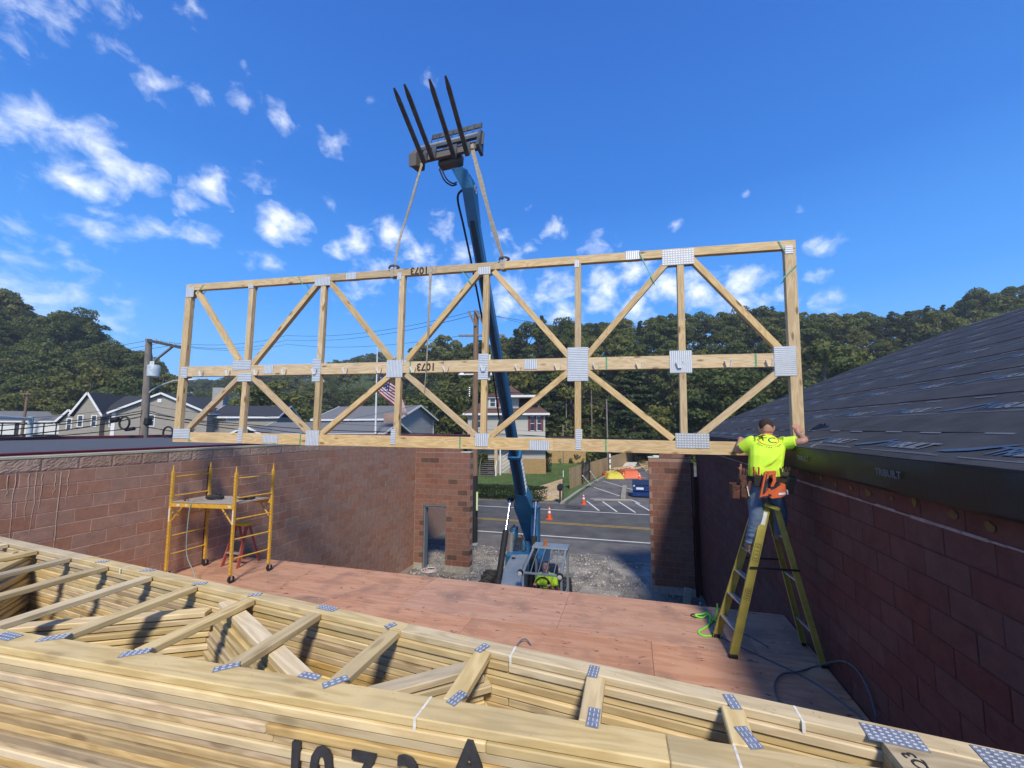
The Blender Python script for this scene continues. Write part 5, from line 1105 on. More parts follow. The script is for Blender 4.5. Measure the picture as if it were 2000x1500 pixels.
pouch(at(1450,916,'y',5.36),.10,.16,.07,.2); pouch(at(1438,946,'y',5.33),.15,.17,.09,.35); pouch(at(1456,938,'y',5.31),.12,.21,.07,.1); pouch(at(1480,926,'y',5.28),.10,.15,.05,0,MATS['belt_dark']); pouch(at(1540,930,'y',5.33),.16,.20,.09,-.3,pm('olive_pouch',(.06,.055,.03),rough=.8)); pouch(at(1533,914,'y',5.30),.11,.10,.06,-.2,MATS['olive_pouch'])
tag(build(MB().tube(curve([at(1474,932,'y',5.27),at(1472,915,'y',5.25),at(1473,912,'y',5.25)]),.010,7).tube(curve([at(1481,932,'y',5.27),at(1482,916,'y',5.25),at(1481,912,'y',5.25)]),.010,7),'pliers',pm('red_handle',(.5,.06,.04),rough=.4),smooth=True),"red handled pliers in the back of the worker's tool belt",'pliers')
tag(build(MB().bar(at(1459,950,'y',5.27),at(1463,969,'y',5.27),.014,.01,(0,1,0)),'tape_strap',pm('pale_webbing',(.6,.58,.5),rough=.8)),"pale strap hanging from the worker's left pouch",'strap')
tag(build(MB().tube([at(1447,906,'y',5.34),at(1446,925,'y',5.34)],.012,8).box(at(1445,915,'y',5.34),(.025,.025,.03),bev=.005),'hammer_handle',pm('worn_wood',(.35,.16,.10),rough=.6)),"wooden tool handle sticking out of the worker's left pouch",'tool')
ng=thing('nail_gun',"orange nail gun hanging from the back of the worker's belt",'nail gun',at(1505,940,'y',5.22))
gy=5.20
mb=MB(); 
def Q(px,py,y=gy): return at(px,py,'y',y)
def slabpoly(mb,pts,y,t): P=[Q(px,py,y) for px,py in pts]; mb.prism(P,(0,0,0),(0,t,0))
slabpoly(mb,[(1494,923),(1499,922),(1503,926),(1491,967),(1488,971),(1484,971),(1486,962)],gy,.045); slabpoly(mb,[(1497,921),(1516,920),(1516,927),(1497,928)],gy,.05); slabpoly(mb,[(1508,926),(1515,927),(1516,940),(1510,952),(1505,950),(1510,938)],gy+.005,.035); slabpoly(mb,[(1488,970),(1502,955),(1522,949),(1529,944),(1534,946),(1536,966),(1528,971),(1508,974),(1500,968)],gy,.075)
build(mb,'housing',M_ORG,ng)
mb=MB(); slabpoly(mb,[(1491,961),(1498,935),(1501,936),(1494,964)],gy-.004,.01); slabpoly(mb,[(1505,952),(1519,947),(1525,946),(1516,953),(1506,957)],gy-.004,.08); mb.box(Q(1504,967,gy-.004),(.03,.008,.02)); build(mb,'grip',M_TOOL,ng)
mb=MB(); slabpoly(mb,[(1480,972),(1500,968),(1501,972),(1482,975)],gy,.04); slabpoly(mb,[(1491,966),(1489,965),(1497,926),(1499,926)],gy-.003,.006); build(mb,'nose',M_CHR,ng)
mb=MB(); slabpoly(mb,[(1521,963),(1534,962),(1534,966),(1521,967)],gy-.004,.004); slabpoly(mb,[(1536,957),(1539,957),(1540,966),(1538,966)],gy-.002,.03); build(mb,'label',M_WHT,ng)
# the driver
dr=thing('person','telehandler driver in a lime shirt seated in the cab holding the steering wheel','person',((x0+x1)/2+.08,yB-.45,zb2+.5))
X_=at(1068,1125,'y',9.5).x; sh=at(1068,1120,'y',9.5); zS=min(sh.z,zf-.06)
dh=Vector((X_,9.5,zS-.55)); dc=Vector((X_,9.52,zS-.14)); dn=Vector((X_-.0,9.49,zS+.02))
mb=MB(); loft(mb,[dh,dc-Vector((0,0,.2)),dc,dn],(1,0,0),[(.15,.11),(.14,.10),(.17,.11),(.055,.055)]); hd_=Vector((X_-.02,9.47,zS+.15)); limb(mb,[dn,hd_-Vector((0,0,.05))],[.055,.055]); head(mb,hd_,(-.1,-1,.12),(0,0,1))
sw0=Vector(((x0+x1)/2-.05,yF+.25,zb2+.72))
for s in(-1,1):
    S=dc+Vector((s*.18,0,.06)); E_=dc+Vector((s*.29,-.12,-.22)); Hh=sw0+Vector((s*.19,.02,.02)); limb(mb,[S,E_,Hh],[.052,.042,.028]); hand(mb,Hh,(-s*.2,-.8,.3),(1,0,0),(0,0,1),.95,.6)
    K_=dh+Vector((s*.14,-.42,.02)); limb(mb,[dh+Vector((s*.09,0,0)),K_,K_+Vector((0,-.05,-.42))],[.08,.06,.045])
fleshy(mb,'body',M_SKIN,dr,.011,3)
mb=MB(); loft(mb,[dh-Vector((0,0,.03)),dc-Vector((0,0,.2)),dc,dc.lerp(dn,.6),dn],(1,0,0),[(.185,.145),(.175,.135),(.20,.14),(.14,.10),(.075,.07)])
for s in(-1,1): S=dc+Vector((s*.17,0,.06)); E_=dc+Vector((s*.29,-.12,-.22)); limb(mb,[S-Vector((s*.05,0,-.01)),S,S.lerp(E_,.62)],[.08,.078,.07])
fleshy(mb,'shirt',M_LIME,dr,.012,3)
build(MB().lathe(dc+Vector((.07,-.145,-.02)),[(.028,0),(.038,0),(.038,.004),(.028,.004)],16,axis=(0,-1,0)),'emblem',M_PRB,dr)
mb=MB(); 
for s in(-1,1): K_=dh+Vector((s*.14,-.42,.02)); limb(mb,[dh+Vector((s*.09,0,-.02)),K_,K_+Vector((0,-.05,-.36))],[.098,.08,.065])
fleshy(mb,'jeans',M_JEAN,dr,.014,3)
mb=MB(); loft(mb,[hd_+Vector((0,.03,-.0)),hd_+Vector((0,.02,.05)),hd_+Vector((0,.01,.10)),hd_+Vector((0,0,.13))],(1,0,0),[(.08,.08),(.082,.098),(.065,.08),(.02,.02)]); fleshy(mb,'hair',M_HAIR,dr,.012,2)
# ---------------------------------------------------------------- poles, wires, street things
M_POLE=pm('pole_grey',(.22,.19,.16),rough=.9,var=.3,scale=5,stretch=(3,3,.3),bump=.4)
M_POLEB=pm('pole_brown',(.21,.135,.085),rough=.9,var=.3,scale=5,stretch=(3,3,.3),bump=.4)
M_WIRE=pm('cable_black',(.012,.012,.013),rough=.6)
def pole(name,label,base,h,r0,r1,mat=M_POLE,lean=(0,0)):
    t=thing(name,label,'utility pole',base); b=Vector(base); build(MB().tube([b+Vector((lean[0]*f,lean[1]*f,h*f)) for f in (0,.25,.5,.75,1)],[r0+(r1-r0)*f for f in(0,.25,.5,.75,1)],14),'shaft',mat,t,smooth=True); return t
# pole beside the street opening
pb=Vector((-7.30,17.42,0)); ph=at(929,608,'y',17.45).z
p1=pole('utility_pole','brown wooden utility pole with a black base standing behind the left block pier',pb,ph,.175,.12,M_POLEB,(.02,.02))
build(MB().tube([pb+Vector((0,0,.12)),pb+Vector((0,0,1.6)),pb+Vector((.0,0,3.2))],[.185,.182,.176],14),'black_sleeve',M_BLK,p1,smooth=True)
build(MB().lathe(pb+Vector((0,0,.0)),[(.22,0),(.22,.05),(.19,.09),(.19,.13)],14),'collar',MATS['machine_grey'],p1)
def P1(px,py,y=17.4): return at(px,py,'y',y)
for (a,b,w) in (((915,608),(929,637),.10),((929,606),(945,634),.12)): build(MB().bar(P1(*a,17.3),P1(*b,17.3),w,.09,(0,1,0)),'brace',M_POLE,p1)
build(MB().bar(P1(896,656),P1(985,655),.09,.09,(0,0,1)),'crossarm',M_POLE,p1)
l_=build(MB().lathe(P1(902,733,17.2),[(.18,0),(.16,.06),(.07,.12),(.0,.14)],14).bar(P1(909,731,17.2),P1(925,731,17.3),.06,.05,(0,0,1)),'street_light',pm('light_white',(.7,.72,.72),rough=.4),p1)
build(MB().box(P1(960,731,17.3),(.14,.12,.14),bev=.02),'meter_box',MATS['light_white'],p1)
for k in range(5): build(MB().lathe(P1(917,758+k*4,17.2),[(.0,0),(.045,0),(.03,.04),(.0,.06)],8),'insulator',MATS['light_white'],p1)
# speed board on that pole, seen nearly edge on
sg=thing('speed_sign','white and yellow-green road sign seen edge on fixed to the brown pole','sign',P1(931,980))
a=P1(928,966,17.1); build(MB().box((a.x+.10,17.1,a.z-.30),(.10,.02,.86),Matrix.Rotation(.9,3,'Z'),bev=.01),'sign_plate',pm('sign_lime',(.55,.75,.12),rough=.4),sg); build(MB().box((a.x+.09,17.08,a.z-.30),(.05,.012,.74),Matrix.Rotation(.9,3,'Z')),'sign_face',M_WHT,sg)
# left pole with crossarm and transformer
D2=22
def F(px,py,D=D2): return far(px,py,D)
b2=F(280,850); b2.z=0; t2=F(291,662)
p2=thing('utility_pole','weathered grey utility pole with a long crossarm and transformer in front of the gray house','utility pole',b2)
build(MB().tube([b2,F(281,845),F(287,750),t2],[.20,.19,.17,.14],14),'shaft',M_POLE,p2,smooth=True)
build(MB().bar(F(286,664),F(354,679,D2-1.5),.14,.11,(0,0,1)),'crossarm',pm('dark_timber',(.07,.065,.06),rough=.9,var=.3),p2); build(MB().bar(F(295,710),F(341,674,D2-1.2),.09,.08,(0,1,0)),'brace',M_POLE,p2)
c=F(300,724,D2-.3); tr=build(MB().lathe(c+Vector((0,0,-.34)),[(.26,0),(.28,.02),(.28,.60),(.24,.66),(.0,.70)],18),'transformer',pm('transformer_grey',(.42,.48,.52),rough=.4),p2,smooth=True)
for s in(-.12,.0,.12): build(MB().tube([c+Vector((s,-.1,.32)),c+Vector((s,-.1,.52))],.035,8),'bushing',MATS['light_white'],tr)
la=build(MB().tube(curve([F(288,770),F(305,757),F(335,745),F(355,742),F(368,742,D2-.5)]),.035,8),'lamp_arm',MATS['transformer_grey'],p2,smooth=True); build(MB().box(F(374,742,D2-.5),(.55,.2,.09),bev=.03),'lamp_head',MATS['light_white'],p2)
# insulators and small hardware
for k,px in enumerate((305,313,330,340)): build(MB().tube([F(px,666+k*3,D2-.4*k),F(px,661+k*3,D2-.4*k)],.04,7),'insulator',MATS['transformer_grey'],p2)
build(MB().box(F(286,823),(.5,.3,.42),bev=.05),'cable_box',M_WIRE,p2)
def wire(P,r=.014,sag=.0,nm='cable',n=14,mat=None):
    P=[Vector(p) for p in P]; out=[]
    for a,b in zip(P[:-1],P[1:]):
        for i in range(n): t=i/n; q=a.lerp(b,t); q.z-=sag*4*t*(1-t); out.append(q)
    out.append(P[-1]); return MB().tube(out,r,5)
cabs=[([far(-60,856,16),F(282,812),far(700,859,26),far(1400,868,48)],.030,.2),([far(-60,846,16),F(284,806),far(450,826,24),far(740,843,26),far(1100,852,34),far(1500,862,50)],.026,.1),([far(-60,832,16),F(285,801),far(480,832,24),far(820,862,28),far(1200,872,40)],.022,.2),
 ([far(-60,820,17),F(284,789),far(470,808,26),far(830,834,30),far(1250,842,45)],.010,.2),([far(-60,862,16),F(282,833),far(470,856,24),far(760,872,28)],.024,.1),
 ([far(-80,688,30),F(294,664),far(560,655,30),far(928,607,20),far(1130,640,60),far(1990,600,70)],.011,.5),([far(-80,700,30),F(318,669),far(560,664,30),P1(938,612),far(1300,655,70),far(1990,640,70)],.011,.5),([far(-80,706,30),F(340,674),far(560,672,30),P1(906,655)],.010,.4),
 ([far(480,756,60),P1(920,765),far(1400,768,60)],.018,.2),([P1(922,845),far(1500,860,40)],.020,.2),([far(560,860,40),far(700,815,34),P1(925,762)],.012,.1),([far(780,878,30),P1(921,800),far(1187,782,33)],.010,.2)]
wr=thing('power_lines','dark power and telephone cables strung between the utility poles','cables',(0,0,0))
for P,r,s in cabs: build(wire(P,r,s),'cable',M_WIRE,wr,smooth=True)
for px,py,D in ((243,826,20),(328,845,21)):
    c=F(px,py,D); build(MB().tube([c+Vector((.26*math.cos(t)*CR.x,.26*math.cos(t)*CR.y,.32*math.sin(t))) for t in [i*.4 for i in range(17)]],.045,7),'cable_coil',M_WIRE,wr,smooth=True)
build(MB().tube([F(218,821,20),F(232,819,20)],.11,10),'splice_case',M_WIRE,wr); build(MB().tube([F(246,839,21),F(262,837,21)],.10,10),'splice_case',M_WIRE,wr)
# small poles
b3=far(40,850,52); b3.z=0; p3=pole('utility_pole','thin brown utility pole at the far left behind the traffic signal arm',b3,far(50,763,52).z,.17,.13,M_POLEB,(.6,0)); build(MB().bar(far(38,768,52),far(62,769,52),.12,.1),'crossarm',M_POLEB,p3)
tm=thing('signal_mast','grey galvanised traffic signal mast with its arm at the far left','signal mast',far(56,852,30)); b=far(57,852,30); b.z=0
build(MB().tube([b,far(61,814,30)],[.19,.16],14),'mast',MATS['transformer_grey'],tm,smooth=True); build(MB().tube(curve([far(60,818,30),far(30,817,28),far(0,815,25),far(-60,814,22)]),[.12]*25,10),'mast_arm',MATS['transformer_grey'],tm,smooth=True)
b5=G(1187,915); b5=at(1188,918,'z',0); p5=pole('utility_pole','short weathered pole standing beside the board fence',b5,far(1184,779,(b5-EYE).dot(CF)).z,.11,.09,M_POLE,(-.05,0))
for px,y0,D,h in ((1107,760,70,1),(1157,745,70,1),(1100,830,60,1)):
    b=far(px,890,D); b.z=terr(b.x,b.y); top=far(px,y0,D); pole('bare_trunk','slender bare tree trunk at the edge of the dark wood',b,top.z-b.z,.14,.09,M_POLE)['group']='bare trunks at the edge of the wood'
# flagpole and flag
fb=far(733,862,38); fb.z=0; ft=far(737,682,38)
fp=thing('flagpole','tall white flagpole in front of the small gray house','flagpole',fb); build(MB().tube([fb,far(733,860,38),ft],[.11,.10,.05],12),'shaft',MATS['light_white'],fp,smooth=True); build(MB().sphere(ft,.09,10,6),'ball',MATS['light_white'],fp)
fl=thing('flag','red white and blue striped flag hanging from the white flagpole','flag',far(741,735,37.8))
M_FR=pm('flag_red',(.30,.02,.04),rough=.8,var=.1); M_FW=pm('flag_white',(.6,.6,.62),rough=.8,var=.05); M_FB=pm('flag_blue',(.02,.035,.13),rough=.8,var=.1)
A_=Vector(far(741,731,37.8));B_=Vector(far(738,766,37.8)); C_=Vector(far(786,772,38.6)); D_=Vector(far(775,795,38.4)); E_=far(797,815,38.8)
mb=MB(); NU,NV=26,13
def FP(u,v):
    top=A_.lerp(far(774,752,38.2),min(u*1.7,1)) if u<.59 else far(774,752,38.2).lerp(far(797,806,38.8),(u-.59)/.41)
    bot=B_.lerp(far(768,792,38.3),min(u*1.7,1)) if u<.59 else far(768,792,38.3).lerp(E_,(u-.59)/.41)
    p=top.lerp(bot,v); p=p+CF*(.22*math.sin(u*11+v*2)*u); return p
for i in range(NU):
    for j in range(NV):
        mi=2 if (i<10 and j<7) else (0 if j%2==0 else 1); mb.quad(FP(i/NU,j/NV),FP((i+1)/NU,j/NV),FP((i+1)/NU,(j+1)/NV),FP(i/NU,(j+1)/NV),mi=mi)
for i in range(4):
    for j in range(3):
        c=FP((i+.7)/NU*2.3,(j+.8)/NV*2.2)-CF*.03; mb.box(c,(.09,.02,.09),mi=1)
build(mb,'flag_cloth',[M_FR,M_FW,M_FB],fl)
# ---------------------------------------------------------------- things across the road
M_CONE=pm('cone_orange',(.72,.10,.025),rough=.5,var=.1)
def cone(label,p,s=1.0):
    t=thing('traffic_cone',label,'traffic cone',p); p=Vector(p)
    build(MB().box(p+Vector((0,0,.02*s)),(.36*s,.36*s,.04*s),bev=.008),'base',M_CONE,t)
    build(MB().lathe(p+Vector((0,0,.04*s)),[(.135*s,0),(.03*s,.70*s),(.0,.70*s)],18),'body',M_CONE,t,smooth=True)
    def rr(z): return .135-(.105)*z/.70
    for z0,z1 in ((.33,.45),(.55,.62)): build(MB().lathe(p+Vector((0,0,.04*s)),[(rr(z0)*s+.003,z0*s),(rr(z1)*s+.003,z1*s)],18),'reflective_band',M_WHT,t)
cone('orange traffic cone with white bands standing on the centre line of the road',G(1073,1014)); cone('orange traffic cone at the corner of the parking lot entrance',G(1140,985)); cone('orange traffic cone beside the blue dumpster at the end of the orange tarp',G(1249,937)); cone('orange traffic cone between the yellow and the orange tarp',G(1218,934),.9); cone('orange traffic cone standing behind the orange tarp',at(1231,918,'z',.6),.9)
# dumpster
dp=G(1236,972); dd=thing('dumpster','blue steel dumpster with a dark lid on the parking lot','dumpster',dp)
M_DB=pm('dumpster_blue',(.012,.05,.19),rough=.5,var=.3,scale=4); x,y=dp.x,dp.y
mb=MB(); mb.prism([(0,0,.12),(0,1.3,.12),(0,1.4,1.15),(0,-.12,1.0)],(x,y,0),(1.9,0,0)); mb.box((x+.95,y-.14,.62),(1.7,.05,.08)).box((x+.95,y+.02,1.0),(1.96,.06,.07)); build(mb,'bin',M_DB,dd); build(MB().prism([(0,-.16,1.02),(0,1.42,1.19),(0,1.42,1.23),(0,-.16,1.06)],(x-.02,y,0),(1.94,0,0)),'lid',pm('lid_dark',(.02,.035,.07),rough=.5),dd)
for s in(.12,1.78): build(MB().box((x+s,y-.10,.95),(.12,.07,.12)),'lift_pocket',M_WHT,dd)
build(MB().box((x+.55,y-.085,.72),(.55,.02,.20)).box((x+1.925,y+.5,.7),(.02,.18,.5)).box((x+1.925,y+.9,.5),(.02,.14,.35)),'decal',M_WHT,dd)
# tarps, lumber, lattice
tp=G(1190,936); M_TY=pm('tarp_yellow',(.62,.52,.06),rough=.55,var=.15,scale=6,bump=.5,bs=6); M_TO=pm('tarp_orange',(.62,.13,.045),rough=.55,var=.18,scale=6,bump=.5,bs=6)
def tarp(label,px0,px1,py,h,dpt,mat,nm='tarp'):
    a=G(px0,py);b=G(px1,py); u=(b-a); vv=Vector((-u.y,u.x,0)).normalized()*dpt; n=12; vs=[]
    for j in range(n+1):
        for i in range(n+1):
            e=min(i,n-i,j,n-j)/n; hh=h*min(1,e*7)*(1+.18*mnoise.noise(Vector((i*.5,j*.5,px0))))+.02*math.sin(i*2.2+j); vs.append(a+u*(i/n)+vv*(j/n)+Vector((.12*mnoise.noise(Vector((i,j,3))),.1*mnoise.noise(Vector((i,j,7))),max(hh,.02))))
    mb=MB().add(vs,[(j*(n+1)+i,j*(n+1)+i+1,(j+1)*(n+1)+i+1,(j+1)*(n+1)+i) for j in range(n) for i in range(n)]); return tag(build(mb,nm,mat,smooth=True),label,'tarp')
tarp('yellow tarp spread over a low pile beside the board fence',1186,1221,936,.55,3.2,M_TY); tarp('orange tarp covering a pile between traffic cones',1217,1256,935,.75,3.4,M_TO)
lp=thing('lumber_pile','loose pale boards heaped behind the yellow and orange tarps','lumber',G(1212,925)); rs2=random.Random(4)
for k in range(11):
    c=G(1200+k*4,922+rs2.uniform(-2,2)); d=Vector((math.cos(.9+rs2.uniform(-.3,.3)),math.sin(.9+rs2.uniform(-.3,.3)),0)); z=.25+.05*k%.35; board('board',c+Vector((0,0,z))-d*1.5,c+Vector((0,0,z+.2))+d*1.5,.05,.2,(0,0,1),M_PINE,lp)
tag(build(MB().bar(G(1226,914)+Vector((0,0,.05)),G(1234,907)+Vector((0,0,.3)),.1,1.6),'board_sheet',pm('white_sheet',(.6,.58,.54),rough=.8)),'white sheet of board lying behind the tarps','board')
tag(build(MB().sphere(G(1183,931)+Vector((0,0,.25)),(.4,.3,.3)),'red_bag',pm('red_bag',(.4,.03,.03),rough=.6)),'small red bag on the ground left of the yellow tarp','bag')
lt=thing('wood_lattice','pale wooden grid panel lying on the parking lot beyond the dumpster','lattice',G(1262,908)); a=G(1244,902);b=G(1262,921);c=G(1285,915); u=(b-a);v=(c-b)
for i in range(9): f=i/8; build(MB().bar(a+v*f+Vector((0,0,.08)),b+v*f+Vector((0,0,.08)),.1,.12),'slat',M_PINE,lt)
for i in range(7): f=i/6; build(MB().bar(a+u*f+Vector((0,0,.2)),a+u*f+v+Vector((0,0,.2)),.1,.12),'slat',M_PINE,lt)
a=G(1217,975);b=G(1220,952); tag(build(MB().bar(a+Vector((0,0,.12)),b+Vector((0,0,.12)),.22,.38,bev=.02),'timber',pm('grey_timber',(.30,.27,.22),rough=.9,var=.2)),'thick grey timber lying across the parking lot lines','timber')
tag(build(MB().bar(G(1159,978)+Vector((0,0,.06)),G(1233,979)+Vector((0,0,.06)),.10,.18,bev=.01),'timber',MATS['grey_timber']),'long thin timber lying along the end of the parking stripes','timber')
# storm drain at the kerb
mb=MB()
a=G(1105,990);b=G(1135,993)
for k in range(7): mb.bar(a.lerp(b,k/6)+Vector((0,-.25,.03)),a.lerp(b,k/6)+Vector((0,.25,.03)),.03,.05)
mb.bar(a+Vector((0,-.27,.03)),b+Vector((0,-.27,.03)),.04,.05).bar(a+Vector((0,.27,.03)),b+Vector((0,.27,.03)),.04,.05); tag(build(mb,'storm_drain',M_STL),'dark storm drain grate at the road edge by the lot','drain')
# mailbox and sign post
mbx=G(1094,983); t=thing('mailbox','black mailbox on a post beside the road','mailbox',mbx); build(MB().box(mbx+Vector((0,0,.5)),(.11,.11,1.0)),'post',M_BLK,t); build(MB().prism([(.18*math.cos(a),0,.18*math.sin(a)) for a in [i*math.pi/8 for i in range(9)]]+[(-.18,0,-.14),(.18,0,-.14)],mbx+Vector((0,-.25,1.2)),(0,.55,0)).box(mbx+Vector((0,0,.98)),(.3,.4,.12)),'box',M_BLK,t,smooth=False)
sp=G(1100,978); t=thing('sign_post','thin post with a narrow white sign plate behind the mailbox','sign',sp); build(MB().box(sp+Vector((0,0,1.15)),(.07,.07,2.3)),'post',pm('post_green',(.05,.08,.05),rough=.8),t); build(MB().box(sp+Vector((.03,-.05,2.0)),(.05,.02,.5),Matrix.Rotation(.5,3,'Z')),'sign_plate',M_WHT,t)
# board fence
fn=thing('board_fence','tall tan board fence running between the lawn and the parking lot','fence',G(1113,955)); fa=G(1113,956);fb_=G(1268,888); L_=(fb_-fa); ln=L_.length; fu_=L_.normalized(); npk=int(ln/.16); M_FEN=wood('fence_board',(.42,.31,.17),(.30,.20,.10),rand=.2,dirt=.2); npk=min(npk,230)
zup=Vector((0,0,1)); fnn=fu_.cross(zup)
for k in range(npk):
    c=fa+fu_*(k*.16+.08)+Vector((0,0,.94+random.uniform(-.015,.015))); o=link('picket',slab(1.85,.15,.022,M_FEN,'picket'),fn); o.matrix_local=Matrix.Translation(c-rootloc(fn)+fnn*random.uniform(-.004,.004))@Matrix((zup,fu_,fnn*-1)).transposed().to_4x4()
for z in (.4,1.5): build(MB().bar(fa+zup*z-fnn*.03,fb_+zup*z-fnn*.03,.09,.04,zup),'rail',M_FEN,fn)
gp=thing('gate_frame','dark metal panel frame propped against the board fence with two white struts','frame',G(1140,945))
a=at(1138,945,'z',.1);b=at(1152,938,'z',.1)
mb=MB()
for p,q,w in ((a,a+zup*1.9,.09),(b,b+zup*2.1,.09),(a+zup*1.85,b+zup*2.0,.09),(a+zup*.9,b+zup*1.0,.06)): mb.bar(p,q,w,w,(.3,.9,.1))
for k in range(1,5): mb.bar(a.lerp(b,k/5)+zup*.1,a.lerp(b,k/5)+zup*1.9,.05,.05,(.3,.9,.1))
build(mb,'panel',M_BLK,gp)
for (p,q) in (((1138,929),(1154,949)),((1153,921),(1167,941))): build(MB().bar(at(*p,'z',1.4),G(*q)+zup*.04,.09,.05,(0,1,0)),'strut',M_WHT,gp)
gb=thing('gate_frame','tall dark post with white patches against the fence beside the weathered pole','frame',at(1190,925,'z',0)); a=at(1190,928,'z',.05); build(MB().box(a+zup*1.3,(.12,.12,2.6)),'post',M_BLK,gb)
for k in range(4): build(MB().box(a+zup*(.35+.62*k)+Vector((.12,-.06,0)),(.16,.04,.42)),'patch',M_WHT,gb)
# concrete chunk, red cord coil in the yard
tag(build(MB().box(at(1343,1165,'y',13.3)+Vector((0,0,-.0)),(.22,.12,.5),Matrix.Rotation(.15,3,'Y'),bev=.01),'concrete_block',M_CONC),'pale concrete block standing on the gravel before the right pier','block')
cc=G(838,1114); t=thing('cord_coil','coil of red and white cord lying on the gravel by the doorway','cord coil',cc)
for k in range(5): r=.30-.03*k; build(MB().tube([cc+Vector((r*math.cos(a)+.02*k,r*.8*math.sin(a),.012+.012*k)) for a in [i*.35 for i in range(19)]],.012,6),'loop',pm('cord_red',(.35,.03,.04),rough=.6) if k%2 else M_WHT,t,smooth=True)
# dark membrane / shadowless patches on the yard
# ---------------------------------------------------------------- neighbouring low roof on the left
nb=thing('low_building','low flat roofed building with maroon edging beyond the left wall','building',(-9.2,0,0))
NZ=H-.40; M_MAR=pm('maroon_trim',(.11,.022,.028),rough=.5,var=.15); M_MEM=pm('roof_membrane',(.085,.09,.10),rough=.85,var=.15,scale=3,bump=.15,world=True)
build(MB().box((-18.2,9.3,(NZ-.3)/2),(17.0,23,NZ-.3)),'wall',M_BRK,nb); 
build(MB().box((-17.9,9.0,NZ-.20),(17.4,22.0,.2)),'roof',M_MEM,nb)
for (c,s) in (((-8.98,9.0,NZ-.10),(.36,22.0,.22)),((-26.8,9.0,NZ-.12),(.4,22.6,.34)),((-17.9,20.2,NZ-.08),(18.2,.4,.26)),((-17.9,-2.1,NZ-.12),(18.2,.4,.3))): build(MB().box(c,s,bev=.02),'edge_trim',M_MAR,nb)
build(MB().box((-8.99,9.0,NZ+.03),(.22,21.9,.03),bev=.006),'edge_cap',M_MAR,nb)
